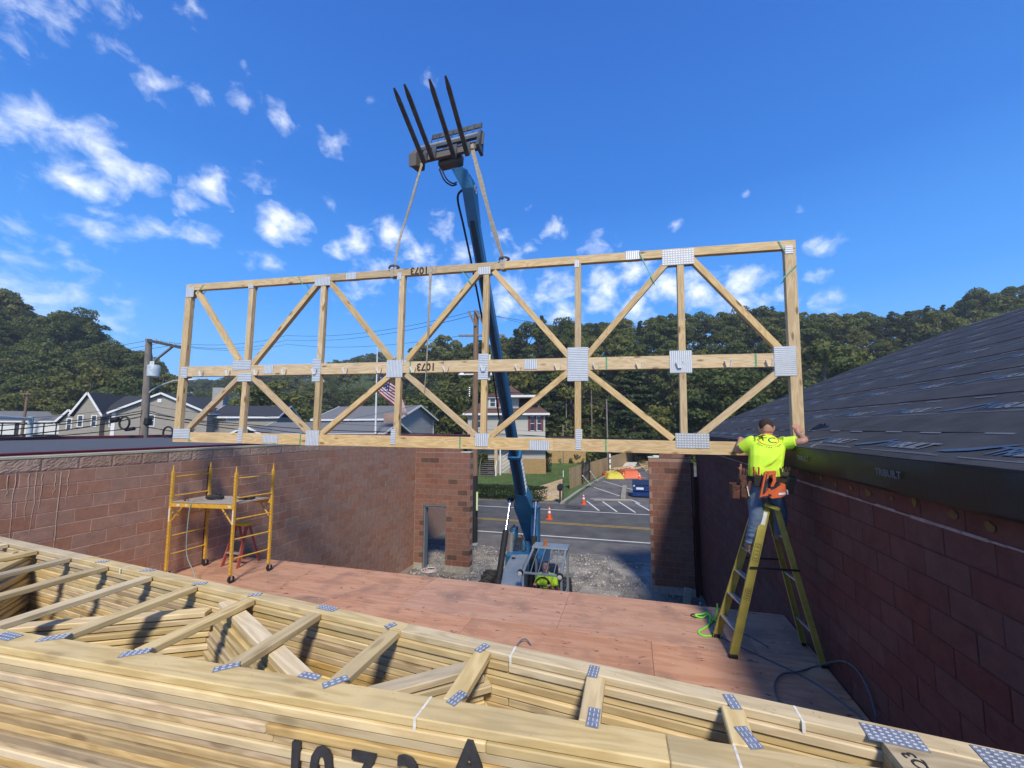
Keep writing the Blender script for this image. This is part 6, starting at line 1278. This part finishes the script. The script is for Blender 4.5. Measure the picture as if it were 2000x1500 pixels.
# ---------------------------------------------------------------- houses
M_SIDG=pm('siding_tan_grey',(.31,.285,.24),rough=.8,var=.06,scale=3); M_SIDB=pm('siding_grey',(.30,.315,.32),rough=.8,var=.06,scale=3); M_SIDW=pm('siding_white',(.68,.68,.64),rough=.8,var=.05); M_SIDC=pm('siding_cream_grey',(.42,.405,.36),rough=.8,var=.06)
M_SHG=pm('shingle_dark',(.035,.04,.05),rough=.9,var=.25,scale=8,bump=.5,bs=20); M_SHG2=pm('shingle_grey',(.15,.155,.16),rough=.9,var=.2,scale=8,bump=.5,bs=20); M_SHB=pm('shingle_brown',(.105,.058,.045),rough=.9,var=.2,scale=8,bump=.5,bs=20); M_TRIM=pm('white_trim',(.72,.72,.70),rough=.6,var=.05)
M_GLS=pm('window_glass',(.03,.035,.04),rough=.12,var=.3,scale=1,spec=.8)
class House:
    """built in its own frame: x along the front, y away from the street, z up; placed by origin and heading."""
    def __init__(s,name,label,org,ang,cat='house'):
        s.t=thing(name,label,cat,org); s.t.rotation_euler=(0,0,ang)
    def b(s,mb,name,mat,par=None): mb.smooth=False; return link(name,mb.mesh(name,mat),par or s.t)
    def wall(s,x0,x1,y0,y1,z0,z1,mat,gable=None,lap=.16,faces='f'):
        mb=MB(); 
        if gable is None: mb.box(((x0+x1)/2,(y0+y1)/2,(z0+z1)/2),(x1-x0,y1-y0,z1-z0))
        elif gable[0]=='x': mb.prism([(x0,0,z0),(x1,0,z0),(x1,0,z1),((x0+x1)/2,0,gable[1]),(x0,0,z1)],(0,y0,0),(0,y1-y0,0))
        else: mb.prism([(0,y0,z0),(0,y1,z0),(0,y1,z1),(0,(y0+y1)/2,gable[1]),(0,y0,z1)],(x0,0,0),(x1-x0,0,0))
        s.b(mb,'wall',mat)
        z=z0+lap; mb=MB()                    # clapboards: one thin wedge per course on the front and the right side
        zt=z1 if gable is None else gable[1]
        while z<zt-.05:
            a,b=x0,x1
            if gable and gable[0]=='x' and z>z1: f=(z-z1)/(gable[1]-z1)*(x1-x0)/2; a,b=x0+f,x1-f
            if z<z1 or (gable and gable[0]=='x'):
                mb.add([(a,y0-.002,z),(b,y0-.002,z),(b,y0-.022,z-lap+.01),(a,y0-.022,z-lap+.01),(a,y0,z-lap+.01),(b,y0,z-lap+.01)],[(0,1,2,3),(3,2,5,4)])
            c,d=y0,y1
            if gable and gable[0]=='y' and z>z1: f=(z-z1)/(gable[1]-z1)*(y1-y0)/2; c,d=y0+f,y1-f
            if z<z1 or (gable and gable[0]=='y'):
                mb.add([(x1+.002,c,z),(x1+.002,d,z),(x1+.022,d,z-lap+.01),(x1+.022,c,z-lap+.01),(x1,c,z-lap+.01),(x1,d,z-lap+.01)],[(0,1,2,3),(3,2,5,4)])
            z+=lap
        stuff(s.b(mb,'clapboards',mat))
    def roof(s,x0,x1,y0,y1,ze,zr,mat,axis='x',ov=.35,th=.14,trim=True):
        x0-=ov;x1+=ov;y0-=ov;y1+=ov; mb=MB()
        if axis=='x': # ridge along x
            m=(y0+y1)/2
            for a in((y0,m),(y1,m)): mb.prism([(0,a[0],ze),(0,a[1],zr),(0,a[1],zr-th),(0,a[0],ze-th)],(x0,0,0),(x1-x0,0,0))
            ed=[((x,a,ze-.06),(x,m,zr-.06)) for x in(x0,x1) for a in(y0,y1)]; ev=[((x0,y0,ze-.08),(x1,y0,ze-.08))]
        else:
            m=(x0+x1)/2
            for a in((x0,m),(x1,m)): mb.prism([(a[0],0,ze),(a[1],0,zr),(a[1],0,zr-th),(a[0],0,ze-th)],(0,y0,0),(0,y1-y0,0))
            ed=[((a,y,ze-.06),(m,y,zr-.06)) for y in(y0,y1) for a in(x0,x1)]; ev=[((x1,y0,ze-.08),(x1,y1,ze-.08)),((x0,y0,ze-.08),(x0,y1,ze-.08))]
        r=s.b(mb,'roof',mat)
        if trim:
            for p,q in ed+ev: s.b(MB().bar(p,q,.2,.05,(0,0,1)),'trim_board',M_TRIM)
        return r
    def hip(s,x0,x1,y0,y1,ze,zr,mat,ov=.5):
        x0-=ov;x1+=ov;y0-=ov;y1+=ov; h=(y1-y0)/2; a=x0+h;b=x1-h
        if b<a: a=b=(x0+x1)/2
        m=(y0+y1)/2; mb=MB().add([(x0,y0,ze),(x1,y0,ze),(x1,y1,ze),(x0,y1,ze),(a,m,zr),(b,m,zr),(x0,y0,ze-.02),(x1,y0,ze-.02),(x1,y1,ze-.02),(x0,y1,ze-.02)],[(0,1,5,4),(1,2,5),(2,3,4,5),(3,0,4),(9,8,7,6),(0,6,7,1),(1,7,8,2),(2,8,9,3),(3,9,6,0)]); r=s.b(mb,'roof',mat)
        for p,q in (((x0,y0),(x1,y0)),((x1,y0),(x1,y1)),((x0,y0),(x0,y1))): s.b(MB().bar((*p,ze-.12),(*q,ze-.12),.24,.1,(0,0,1)),'trim_board',M_TRIM)
        return r
    def win(s,x,y,z,w,h,face='f',shut=None,mun=True):
        def B(cx,cz,sx,sz,o,t,name,mat,par=None):
            c=(cx,y-o,cz) if face=='f' else (x+o,cx,cz); d=(sx,t,sz) if face=='f' else (t,sx,sz); return s.b(MB().box(c,d),name,mat,par)
        u=x if face=='f' else y
        wn=B(u,z,w+.2,h+.2,.03,.05,'window',M_TRIM); B(u,z,w,h,.05,.03,'pane',M_GLS,wn)
        if mun: B(u,z,w,.05,.07,.02,'mullion',M_TRIM,wn)
        if shut:
            for k in(-1,1): B(u+k*(w/2+.28),z,.32,h+.15,.05,.04,'shutter',shut)
def frame_at(px,py,D,ang): p=far(px,py,D); return Vector((p.x,p.y,0))
zd=lambda px,py,D: far(px,py,D).z
cam_az=math.atan2(CF.y,CF.x)-math.pi/2      # heading of the view; houses face it more or less
M_SHUT=pm('shutter_maroon',(.14,.035,.045),rough=.6)
# 1 long gray-tan house
D=42; o=frame_at(218,850,D,0); h1=House('house','large tan gray clapboard house with dark roofs and a front gable at the left',o,cam_az+R(12)); s1=D/FPX
ze=zd(215,805,D); zr=zd(277,767,D)
h1.wall(0,8.9,0,9,0,ze,M_SIDG,('x',zr)); h1.roof(0,8.9,0,9,ze-.05,zr+.1,M_SHG,'y')
h1.b(MB().box((.05,-.03,ze/2),(.35,.06,ze)),'corner_board',M_TRIM); h1.win(3.3,0,zd(265,821,D),1.0,1.15,mun=True); h1.b(MB().box((4.2,-.05,zd(290,781,D)),(.4,.06,.4)),'vent',M_TRIM)
h1.b(MB().box((7.6,5,zr-.1),(1.2,1.2,2.6)),'chimney',pm('chimney_grey',(.33,.33,.31),rough=.9))
z2e=zd(190,808,D+2);z2=zd(192,769,D+2)
h1.wall(-4.7,-.02,2.2,8.6,0,z2e,M_SIDG); h1.roof(-2.4,.4,2.0,8.8,z2e-.1,z2,M_SHG,'x',trim=False)
h1.wall(-4.72,-2.3,1.6,8.8,0,z2e-.2,M_SIDG,('x',z2)); h1.roof(-4.72,-2.3,1.6,8.8,z2e-.2,z2+.1,M_SHG,'y',ov=.3)
h1.wall(-6.6,-4.74,2.4,8.2,0,zd(140,825,D+2),M_SIDG,('x',zd(133,802,D+2))); h1.roof(-6.6,-4.74,2.4,8.2,zd(140,825,D+2),zd(133,800,D+2),M_SHG,'y',ov=.3)
for x,w in ((-4.1,.36),(-2.85,.36),(-1.6,.36),(-.8,.36),(-5.7,.34)): h1.win(x,2.2 if x>-2.3 else (1.6 if x>-4.7 else 2.4),zd(170,822,D)-(.35 if x<-5 else 0),w,1.15)
h1.wall(8.92,15.5,1.5,8,0,zd(400,812,D),M_SIDG); h1.roof(8.6,15.5,1.5,8,zd(400,812,D),zd(400,785,D),M_SHG,'x'); h1.win(10.8,1.5,zd(385,817,D),1.2,.35)
# 2 white house far behind
D=75; o=frame_at(419,850,D,0); h2=House('house','small bright white gabled house beyond the gray houses',o,cam_az+R(20)); ze=zd(420,818,D);zr=zd(437,799,D); h2.wall(0,3.4,0,8,0,ze,M_SIDW,('x',zr)); h2.roof(0,3.4,0,8,ze,zr,M_SHG2,'y'); h2.win(1.7,0,zd(430,809,D),.5,.7); h2.win(1.6,0,zd(430,822,D),.8,.5)
h2.wall(3.42,7,2,8,0,ze-1,M_SIDG); h2.roof(3.2,7,2,8,ze-1,zr-.3,M_SHG2,'x')
# 3 gray house behind the flag
D=46; o=frame_at(625,850,D,0); h3=House('house','gray clapboard house with a gray shingle roof behind the flagpole',o,cam_az-R(14)); ze=zd(640,820,D)+.1;zr=zd(650,792,D)
h3.wall(-.5,10.3,0,8.5,0,ze,M_SIDB,('y',zr)); h3.roof(-.5,10.3,0,8.5,ze-.05,zr+.12,M_SHG2,'x',ov=.5); h3.win(6.6,0,zd(738,839,D),1.0,1.7); h3.win(1.2,0,zd(738,842,D),.8,1.5)
for x in(8.2,8.7): h3.b(MB().box((x,-.06,ze/2),(.14,.08,ze)),'downspout',M_TRIM)
for y in (0,8.5): h3.b(MB().box((10.32,y,ze/2),(.05,.2,ze)),'corner_board',M_TRIM)
h3.b(MB().bar((4.2,2.2,zr-1.6),(5.3,2.8,zr-.8),.3,.25),'roof_flashing',M_TRIM)
D=40; o=frame_at(500,850,D,0); h4=House('house','low gray shingled roof house partly hidden by the hanging truss',o,cam_az-R(5)); ze=zd(520,847,D);zr=zd(560,824,D)
h4.wall(0,13.5,0,6,0,ze,M_SIDB); h4.roof(0,13.5,0,6,ze,zr,M_SHG2,'x',ov=.5); h4.wall(-1.6,2.2,-1.5,2,0,ze-.2,M_SHG,('x',ze+.7)); h4.roof(-1.6,2.2,-1.5,2,ze-.2,ze+.8,M_SHG2,'y',ov=.3)
h4.b(MB().box((13.0,3,zr+.2),(1.2,.8,1.4)),'chimney',pm('rubble_pink',(.35,.24,.19),rough=.95,var=.4,scale=12))
# 4 dark building with white windows at far left
D=52; o=frame_at(-20,850,D,0); h5=House('house','dark roofed building with a row of white panels at the far left edge',o,cam_az+R(22)); ze=zd(40,822,D);zr=zd(60,800,D)
h5.wall(-4,8.5,0,9,0,ze,M_SHG,('y',zr)); h5.roof(-4,8.5,0,9,ze,zr,M_SHG2,'x'); 
for k in range(9): h5.b(MB().box((-3.2+k*1.25+(.3 if k>4 else 0),-.12,zd(40,838,D)),(1.1,.1,1.5)),'white_panel',M_SIDW)
# 5 two storey house behind the boom
D=47; pbx=far(913,880,D); o=Vector((pbx.x,pbx.y,0)); h6=House('house','two storey cream gray house with a brown roof and dormer behind the blue boom',o,cam_az-R(2)); ze=zd(985,807,D);zr=zd(985,752,D+4)
wd=(1065-913)*D/FPX; h6.wall(0,wd,0,9,.0,ze,M_SIDC); h6.hip(0,wd,0,9,ze,zr,M_SHB)
zf0=zd(985,868,D); h6.b(MB().box((wd/2-.6,-.5,zf0),(wd+1.6,1.2,.22)),'porch_roof',pm('porch_red',(.25,.05,.04),rough=.6)); h6.b(MB().box((wd*.8,-.7,zf0+.7),(wd*.55,1.4,.1)),'porch_trim',M_TRIM)
for px in (1040,1053): x=(px-913)*D/FPX; h6.win(x,0,zd(1045,827,D),.45,1.7)
for px in (1034,1046,1059): x=(px-913)*D/FPX; h6.b(MB().box((x,-.06,zd(1045,827,D)),(.28,.06,1.75)),'shutter',M_SHUT)
h6.win((937-913)*D/FPX,0,zd(935,822,D),.6,1.6)
dx=(955-913)*D/FPX; dz0,dz1=zd(960,795,D),zd(960,775,D); h6.wall(dx-.6,dx+3.6,.3,4,dz0-.6,dz1,M_SIDC); h6.b(MB().prism([(dx-1,0,dz1),(dx+4,0,dz1),(dx+1.5,0,dz1+.9)],(0,.0,0),(0,5,0)),'roof',M_SHB); h6.b(MB().box((dx+1.5,.2,dz1),(5.1,.3,.2)),'trim_board',M_TRIM); h6.win(dx+.4,.3,(dz0+dz1)/2,.6,1.0); h6.b(MB().box((dx+1.05,.24,(dz0+dz1)/2),(.4,.06,1.1)),'shutter',M_SHUT)
dx2=(1020-913)*D/FPX; h6.b(MB().box((dx2,.8,zd(1020,774,D)),(4.2,3,.25)),'dormer_eave',M_TRIM)
# porch posts, siding and the outside stair
st=thing('stairs','long dark wooden outdoor stair with a pale railing going up to the cream house','stairs',G(950,932)); s0_=G(952,930); dstep=Vector((CF.x,CF.y,0)).normalized(); rt_=Vector((CR.x,CR.y,0)).normalized()
for k in range(13): build(MB().box(s0_+dstep*(.3*k)+zup*(.1+.19*k),(1.7,.3,.05),Matrix.Rotation(cam_az,3,'Z')),'step',pm('stair_wood',(.16,.15,.135),rough=.9,var=.2),st); build(MB().box(s0_+dstep*(.3*k+.14)+zup*(.03+.19*k),(1.7,.03,.17),Matrix.Rotation(cam_az,3,'Z')),'riser',pm('stair_riser',(.10,.095,.09),rough=.9),st)
for s in(-.88,.95):
    build(MB().bar(s0_+rt_*s+zup*1.0,s0_+rt_*s+dstep*3.8+zup*3.4,.09,.06),'handrail',M_TRIM if s>0 else MATS['stair_wood'],st); build(MB().box(s0_+rt_*s+zup*.55,(.12,.12,1.1)),'newel',M_TRIM if s>0 else MATS['stair_wood'],st)
    if s>0:
        for k in range(12): build(MB().bar(s0_+rt_*s+dstep*(.3*k+.15)+zup*(.15+.19*k),s0_+rt_*s+dstep*(.3*k+.15)+zup*(1.02+.19*k),.04,.04,(0,1,0)),'baluster',M_TRIM,st)
fz0=zf0-.2
for px,mt_,w in ((972,M_PINE,.34),(980,M_TRIM,.14),(905,M_PINE,.3)): 
    x=(px-913)*D/FPX; h6.b(MB().box((x,-1.6,fz0/2),(w,w,fz0)),'porch_post',mt_)
h6.b(MB().box((wd*.78,-.4,.9),(wd*.45,.1,1.8)),'skirting',M_FEN)
x=(984-913)*D/FPX
for k in range(5): h6.b(MB().bar((x,-1.7,.3+.45*k),(x+1.0,-1.7,1.1+.4*k),.05,.05,(0,1,0)),'porch_lattice',M_TRIM)
# stone outcrop, small shed right of the house
D=60; o=frame_at(1068,880,D,0); h7=House('shed','low tan shed with a flat dark roof right of the cream house',o,cam_az); h7.wall(0,6,0,4,0,zd(1080,858,D),M_FEN); h7.b(MB().box((3,2,zd(1080,857,D)+.1),(7,5,.25)),'roof',M_SHB)
# ---------------------------------------------------------------- plants
def leafmat(name,c1,c2,c3):
    m=bpy.data.materials.new(name); m.use_nodes=True; nt=m.node_tree; N=nt.nodes; L=nt.links; b=N['Principled BSDF']; b.inputs['Roughness'].default_value=.6; b.inputs['Specular IOR Level'].default_value=.25
    g=N.new('ShaderNodeNewGeometry'); oi=N.new('ShaderNodeObjectInfo'); n=N.new('ShaderNodeTexNoise'); n.inputs['Scale'].default_value=.35; n.inputs['Detail'].default_value=4; L.new(g.outputs['Position'],n.inputs['Vector'])
    a=N.new('ShaderNodeMath'); a.operation='MULTIPLY_ADD'; a.inputs[1].default_value=.4; L.new(g.outputs['Random Per Island'],a.inputs[0]); L.new(n.outputs['Fac'],a.inputs[2])
    a2=N.new('ShaderNodeMath'); a2.operation='MULTIPLY_ADD'; a2.inputs[1].default_value=.5; L.new(oi.outputs['Random'],a2.inputs[0]); L.new(a.outputs[0],a2.inputs[2])
    r=N.new('ShaderNodeValToRGB'); e=r.color_ramp.elements; e[0].position=.45; e[0].color=(*c1,1); e[1].position=1.3 if False else .95; e[1].color=(*c3,1); k=e.new(.7); k.color=(*c2,1); L.new(a2.outputs[0],r.inputs[0]); L.new(r.outputs[0],b.inputs['Base Color'])
    t=N.new('ShaderNodeBsdfTranslucent'); L.new(r.outputs[0],t.inputs['Color']); mx=N.new('ShaderNodeMixShader'); mx.inputs[0].default_value=.3; L.new(b.outputs[0],mx.inputs[1]); L.new(t.outputs[0],mx.inputs[2]); L.new(mx.outputs[0],N['Material Output'].inputs['Surface'])
    MATS[name]=m; return m
M_LF=leafmat('leaves',(.05,.078,.022),(.082,.112,.028),(.125,.145,.036)); M_LFY=leafmat('leaves_turning',(.06,.09,.028),(.10,.125,.032),(.16,.16,.038)); M_LFC=leafmat('needles',(.028,.05,.02),(.042,.068,.024),(.06,.085,.028)); M_LFL=leafmat('leaves_light',(.09,.118,.03),(.13,.152,.035),(.175,.185,.045))
M_BARK=pm('bark',(.11,.09,.07),rough=.95,var=.3,scale=6,bump=.5)
def np_mesh(name,V,F,mat):
    me=bpy.data.meshes.new(name); me.from_pydata(V.tolist(),[],F.tolist()); me.materials.append(mat); me.update(); return me
def crown(seed,rx,rz,nclump,nleaf,leaf,mat,shape='round'):
    r=np.random.default_rng(seed); cs=[]
    for k in range(nclump):
        if shape=='round':
            d=r.normal(size=3); d/=np.linalg.norm(d); rad=r.uniform(.45,.95); c=d*np.array([rx,rx,rz])*rad; c[2]+=0
            if c[2]<-rz*.75: c[2]*=-.5
            cr=r.uniform(.22,.40)*rx
        else:
            t=r.uniform(0,1)**.8; z=(1-t)*2*rz-rz; w=rx*(t*.95+.06); a=r.uniform(0,6.28); q=r.uniform(.3,1)*w; c=np.array([math.cos(a)*q,math.sin(a)*q,z]); cr=.14*rx+.16*w
        cs.append((c,cr))
    C=np.array([c for c,_ in cs]); CRR=np.array([q for _,q in cs]); idx=r.integers(0,len(cs),nleaf)
    d=r.normal(size=(nleaf,3)); d/=np.linalg.norm(d,axis=1)[:,None]; d[:,2]=np.abs(d[:,2])*1.1-.35; rad=r.uniform(.7,1.05,nleaf)[:,None]
    sq=np.array([1,1,.82]) if shape=='round' else np.array([1,1,.45])
    P=C[idx]+d*rad*CRR[idx][:,None]*sq
    nrm=d+r.normal(size=(nleaf,3))*.55; nrm/=np.linalg.norm(nrm,axis=1)[:,None]; t=np.cross(nrm,r.normal(size=(nleaf,3))); t/=np.linalg.norm(t,axis=1)[:,None]; b=np.cross(nrm,t); s=r.uniform(.6,1.3,nleaf)[:,None]*leaf
    V=np.stack([P-t*s,P-b*s*.55,P+t*s,P+b*s*.6],1).reshape(-1,3); F=np.arange(nleaf*4).reshape(-1,4); return np_mesh('crown',V,F,mat)
def trunkmesh(h,r,seed,limbs=5):
    rr=random.Random(seed); mb=MB(); mb.tube([(0,0,-.6),(0.02,0,h*.3),(.1,.05,h*.7),(.12,.08,h)],[r,r*.8,r*.55,r*.2],8)
    for k in range(limbs): a=rr.uniform(0,6.28); z=h*rr.uniform(.35,.75); l=h*rr.uniform(.25,.4); mb.tube([(0.06,.03,z),(math.cos(a)*l*.5,math.sin(a)*l*.5,z+l*.5),(math.cos(a)*l,math.sin(a)*l,z+l*.8)],[r*.4,r*.25,r*.08],6)
    return mb.mesh('trunk',M_BARK)
KINDS={}
for kd,n,args in (('leafy',4,dict(rx=4.2,rz=5.0,nclump=46,nleaf=7500,leaf=.23,mat=M_LF)),('turning',2,dict(rx=3.6,rz=3.9,nclump=34,nleaf=5500,leaf=.22,mat=M_LFY)),('light',2,dict(rx=3.8,rz=4.2,nclump=36,nleaf=6000,leaf=.23,mat=M_LFL)),('conifer',2,dict(rx=3.2,rz=6.2,nclump=90,nleaf=8000,leaf=.22,mat=M_LFC,shape='cone'))):
    for s in range(n):
        cm=crown(hash(kd)%97*0+s*31+len(kd)*7,**args); H_=args['rz']*2+(2.2 if kd!='conifer' else 1.2); KINDS.setdefault(kd,[]).append((cm,trunkmesh(H_*.86,.26,s+len(kd)),H_,args['rz'],args['rx']))
def tree(kd,base,hgt,rz,label,group=None,var=None,wid=1.0):
    cm,tm,H_,rzz,rx=KINDS[kd][var if var is not None else random.randrange(len(KINDS[kd]))]; s=hgt/H_
    t=thing('conifer_tree' if kd=='conifer' else 'leafy_tree',label,'tree',base,group); t.rotation_euler=(0,0,rz); t.scale=(s*wid,s*wid,s)
    c=link('crown',cm,t); c.location=(0,0,H_-rzz); c.rotation_euler=(random.uniform(-.1,.1),random.uniform(-.1,.1),0); link('trunk',tm,t); return t
LAB={('left','leafy'):'deep green leafy tree on the wooded slope at the left','x':0}
def lab(side,kd): return {'leafy':'deep green leafy tree','turning':'yellowing leafy tree','light':'light green leafy tree','conifer':'dark green conifer'}[kd]+' on the wooded slope '+side
def wooded(side,px0,px1,skyline,D0,D1,n,kinds,hrange,seed,ymax=858,minsep=26):
    """individual trees on the slope; each ends at or under the skyline given for its bearing."""
    rr=random.Random(seed); placed=[]; tries=0; grp='trees on the wooded slope '+side
    xs=[p[0] for p in skyline]; ys=[p[1] for p in skyline]
    while len(placed)<n and tries<9000:
        tries+=1; px=rr.uniform(px0,px1); D=D0+(D1-D0)*rr.random()**.85; p=far(px,800,D); g=terr(p.x,p.y); ytop=np.interp(px,xs,ys)
        h=rr.uniform(*hrange); zt=far(px,ytop,D).z
        if g+h>zt: h=zt-g
        if h<hrange[0]*.55: continue
        v=Vector((p.x,p.y,g+h))-EYE; w=v.dot(CF); sx=CX+FPX*v.dot(CR)/w; sy=CY-FPX*v.dot(CU)/w
        if any(abs(sx-a)<minsep*60/D*.8 and abs(sy-b)<minsep*60/D*.8 for a,b in placed): continue
        placed.append((sx,sy)); kd=rr.choices(list(kinds),weights=list(kinds.values()))[0]
        tree(kd,(p.x,p.y,g-.3),h+.3,rr.uniform(0,6.28),lab(side,kd),grp+' ('+kd+')',rr.randrange(len(KINDS[kd])),rr.uniform(.85,1.15))
    # a closed line of crowns right on the skyline
    return placed
skyL=[(-60,545),(0,562),(35,592),(70,600),(100,588),(140,592),(165,640),(185,655),(215,645),(245,672),(270,690),(300,705),(330,735),(345,760),(380,775),(470,790)]
skyR=[(640,760),(700,705),(760,690),(830,668),(850,642),(880,640),(905,662),(985,660),(1010,622),(1060,612),(1110,618),(1150,620),(1190,605),(1240,618),(1280,612),(1330,598),(1400,602),(1450,592),(1500,590),(1560,592),(1620,602),(1680,604),(1750,598),(1850,592),(1875,572),(1930,552),(1990,542),(2100,530)]
skyC=[(340,738),(380,735),(420,738),(455,722),(560,716),(620,705),(680,695),(740,682),(780,700),(860,690),(1000,680)]
# skyline rows
def skyrow(side,sky,px0,px1,step,D,hr,kinds,seed,jit=5):
    rr=random.Random(seed); px=px0
    while px<px1:
        d=D*rr.uniform(.93,1.07); p=far(px,800,d); g=terr(p.x,p.y); y=np.interp(px,[q[0] for q in sky],[q[1] for q in sky])+rr.uniform(-jit*.3,jit); zt=far(px,y,d).z; h=min(zt-g,hr[1]*1.25); base=g
        kd=rr.choices(list(kinds),weights=list(kinds.values()))[0]; tree(kd,(p.x,p.y,g-.3),h,rr.uniform(0,6.28),lab(side,kd),'trees on the wooded slope '+side+' ('+kd+')',rr.randrange(len(KINDS[kd])),rr.uniform(.9,1.15)); px+=step*rr.uniform(.8,1.2)
for f_ in ('left','right','centre'): pass
wooded('on the left',-80,470,skyL,66,96,50,{'leafy':6,'turning':1.6,'light':2},(9,16),3,minsep=40)
skyrow('on the left',skyL,-70,360,34,98,(13,16),{'leafy':8,'light':1},5)
wooded('on the right',900,2080,skyR,64,112,112,{'leafy':6,'conifer':5,'light':3,'turning':.9},(9,17),8,minsep=40)
skyrow('on the right',skyR,835,2090,38,116,(13,16),{'leafy':5,'conifer':1.5,'light':4},9)
wooded('in the middle distance',360,900,skyC,70,240,62,{'leafy':6,'light':3,'turning':.5},(9,13),21,minsep=48)
skyrow('in the middle distance',skyC,350,860,17,250,(11,14),{'leafy':5,'light':2},23)
# nearer singles
def single(kd,label,px,py,D,ytop,wid=1.0,var=0):
    b=far(px,py,D); g=terr(b.x,b.y); tree(kd,(b.x,b.y,g),far(px,ytop,D).z-g,1.0,label,None,var,wid)
single('leafy','round green tree between the tan gray house and the wooded slope',128,850,58,775,.8)
single('light','full light green tree behind the white house',520,850,70,735,1.2)
single('leafy','broad green tree just right of the flagpole house',845,850,62,742,1.3,1)
single('turning','golden yellow tree low on the slope above the dark roof',1620,850,60,668,1.25)
single('turning','yellow leafed tree behind the thin pole at the far left',60,850,62,752,1.1,1)
single('turning','yellowing tree above the tan gray house roof',165,850,70,705,.9)
single('conifer','broad dark conifer right of the cream house',1240,870,62,690,1.5)
single('leafy','dark leafy tree low on the slope behind the hanging truss',1400,860,62,700,1.3,2)
# undergrowth between the trunks: one mass
r_=np.random.default_rng(11); P=[]
def under(px0,px1,D0,D1,n,hmax):
    px=r_.uniform(px0,px1,n); D=r_.uniform(D0,D1,n)
    for a,d in zip(px,D):
        v=raydir(a,800)*d; g=terr(v.x,v.y)
        if g>-5: P.append((v.x,v.y,g+hmax*r_.random()**1.5))
under(-80,480,62,100,16000,6); under(880,2090,60,118,34000,6); under(350,900,64,250,26000,6)
P=np.array(P); n=len(P); nr=r_.normal(size=(n,3)); nr[:,2]=abs(nr[:,2])+.3; nr/=np.linalg.norm(nr,axis=1)[:,None]; t=np.cross(nr,r_.normal(size=(n,3))); t/=np.linalg.norm(t,axis=1)[:,None]; b=np.cross(nr,t); s=r_.uniform(.25,.6,n)[:,None]
V=np.stack([P-t*s,P-b*s*.6,P+t*s,P+b*s*.6],1).reshape(-1,3); stuff(link('undergrowth',np_mesh('undergrowth',V,np.arange(n*4).reshape(-1,4),M_LF)))
# hedge and shrubs
def leafbox(name,label,cat,pts,rad,h,n,leaf,mat,seed):
    r=np.random.default_rng(seed); Q=[]; pts=[np.array(p) for p in pts]
    for i in range(n):
        k=r.integers(0,len(pts)-1); f=r.random(); c=pts[k]*(1-f)+pts[k+1]*f; a=r.uniform(0,6.28); u=r.random()
        if u<.45: q=(rad*(1+.10*math.sin(c[0]*3)),r.uniform(0,h)); o=np.array([math.cos(a)*q[0],math.sin(a)*q[0],q[1]])
        else: o=np.array([math.cos(a)*rad*r.random()**.5,math.sin(a)*rad*r.random()**.5,h*(1+.05*math.sin(c[0]*5+c[1]))*r.uniform(.9,1.02)])
        Q.append(c+o)
    Q=np.array(Q); nr=r.normal(size=(n,3)); nr/=np.linalg.norm(nr,axis=1)[:,None]; t=np.cross(nr,r.normal(size=(n,3))); t/=np.linalg.norm(t,axis=1)[:,None]; b=np.cross(nr,t); s=r.uniform(.6,1.3,n)[:,None]*leaf
    V=np.stack([Q-t*s,Q-b*s*.6,Q+t*s,Q+b*s*.6],1).reshape(-1,3); return tag(link(name,np_mesh(name,V,np.arange(n*4).reshape(-1,4),mat)),label,cat)
M_HDG=leafmat('hedge_leaves',(.022,.04,.014),(.03,.052,.018),(.045,.07,.025))
a=G(905,974);b=G(1062,980); b=Vector((b.x-.3,b.y+.5,0)); leafbox('hedge','long low clipped green hedge along the road in front of the lawn','hedge',[(a.x,a.y+.6,0),((a.x+b.x)/2,(a.y+b.y)/2+.5,0),(b.x,b.y,0)],.62,.95,16000,.05,M_HDG,2)
c=G(1042,922); leafbox('bush','large rounded dark green bush beside the stair and the porch','bush',[(c.x-.9,c.y,0),(c.x+.9,c.y+.3,0)],1.5,2.3,12000,.09,M_HDG,3)
c=G(934,926); leafbox('bush','leafy green bush left of the outdoor stair behind the brown pole','bush',[(c.x-.3,c.y,0),(c.x+.2,c.y+.3,0)],.9,2.4,6000,.09,M_LF,4)

# sawdust and splinters on the deck and the stack
mb=MB()
for i in range(700):
    x=random.uniform(XL+.3,XR-.2); y=random.uniform(2.4,6.5); a=random.uniform(0,3.14); l=random.uniform(.006,.03); w=random.uniform(.002,.006); c,s=math.cos(a),math.sin(a); z=DZ+.0025
    mb.add([(x-c*l-s*w,y-s*l+c*w,z),(x+c*l-s*w,y+s*l+c*w,z),(x+c*l+s*w,y+s*l-c*w,z+.003),(x-c*l+s*w,y-s*l-c*w,z+.002)],[(0,1,2,3)])
for i in range(260):
    x=random.uniform(-4,1.6); f=random.random()<.5; y=(no(x)+random.uniform(.005,.12)) if f else fo(x)-random.uniform(.01,.08); a=random.uniform(0,3.14); l=random.uniform(.002,.008); c,s=math.cos(a)*l,math.sin(a)*l; z=SZ+.001; w=.0012
    mb.add([(x-c,y-s,z),(x+c,y+s,z),(x+c+w,y+s+w,z+.001),(x-c+w,y-s+w,z+.001)],[(0,1,2,3)])
stuff(build(mb,'wood_chips',M_PINE))

# the air: one even pale volume round everything
hz=bpy.data.materials.new('haze_air'); hz.use_nodes=True; N_=hz.node_tree.nodes; N_.remove(N_['Principled BSDF']); pv=N_.new('ShaderNodeVolumePrincipled'); pv.inputs['Color'].default_value=(.86,.92,1,1); pv.inputs['Density'].default_value=.0006; pv.inputs['Anisotropy'].default_value=.2
hz.node_tree.links.new(pv.outputs[0],N_['Material Output'].inputs['Volume'])
stuff(build(MB().box((0,320,48),(1900,1500,101)),'haze',hz))
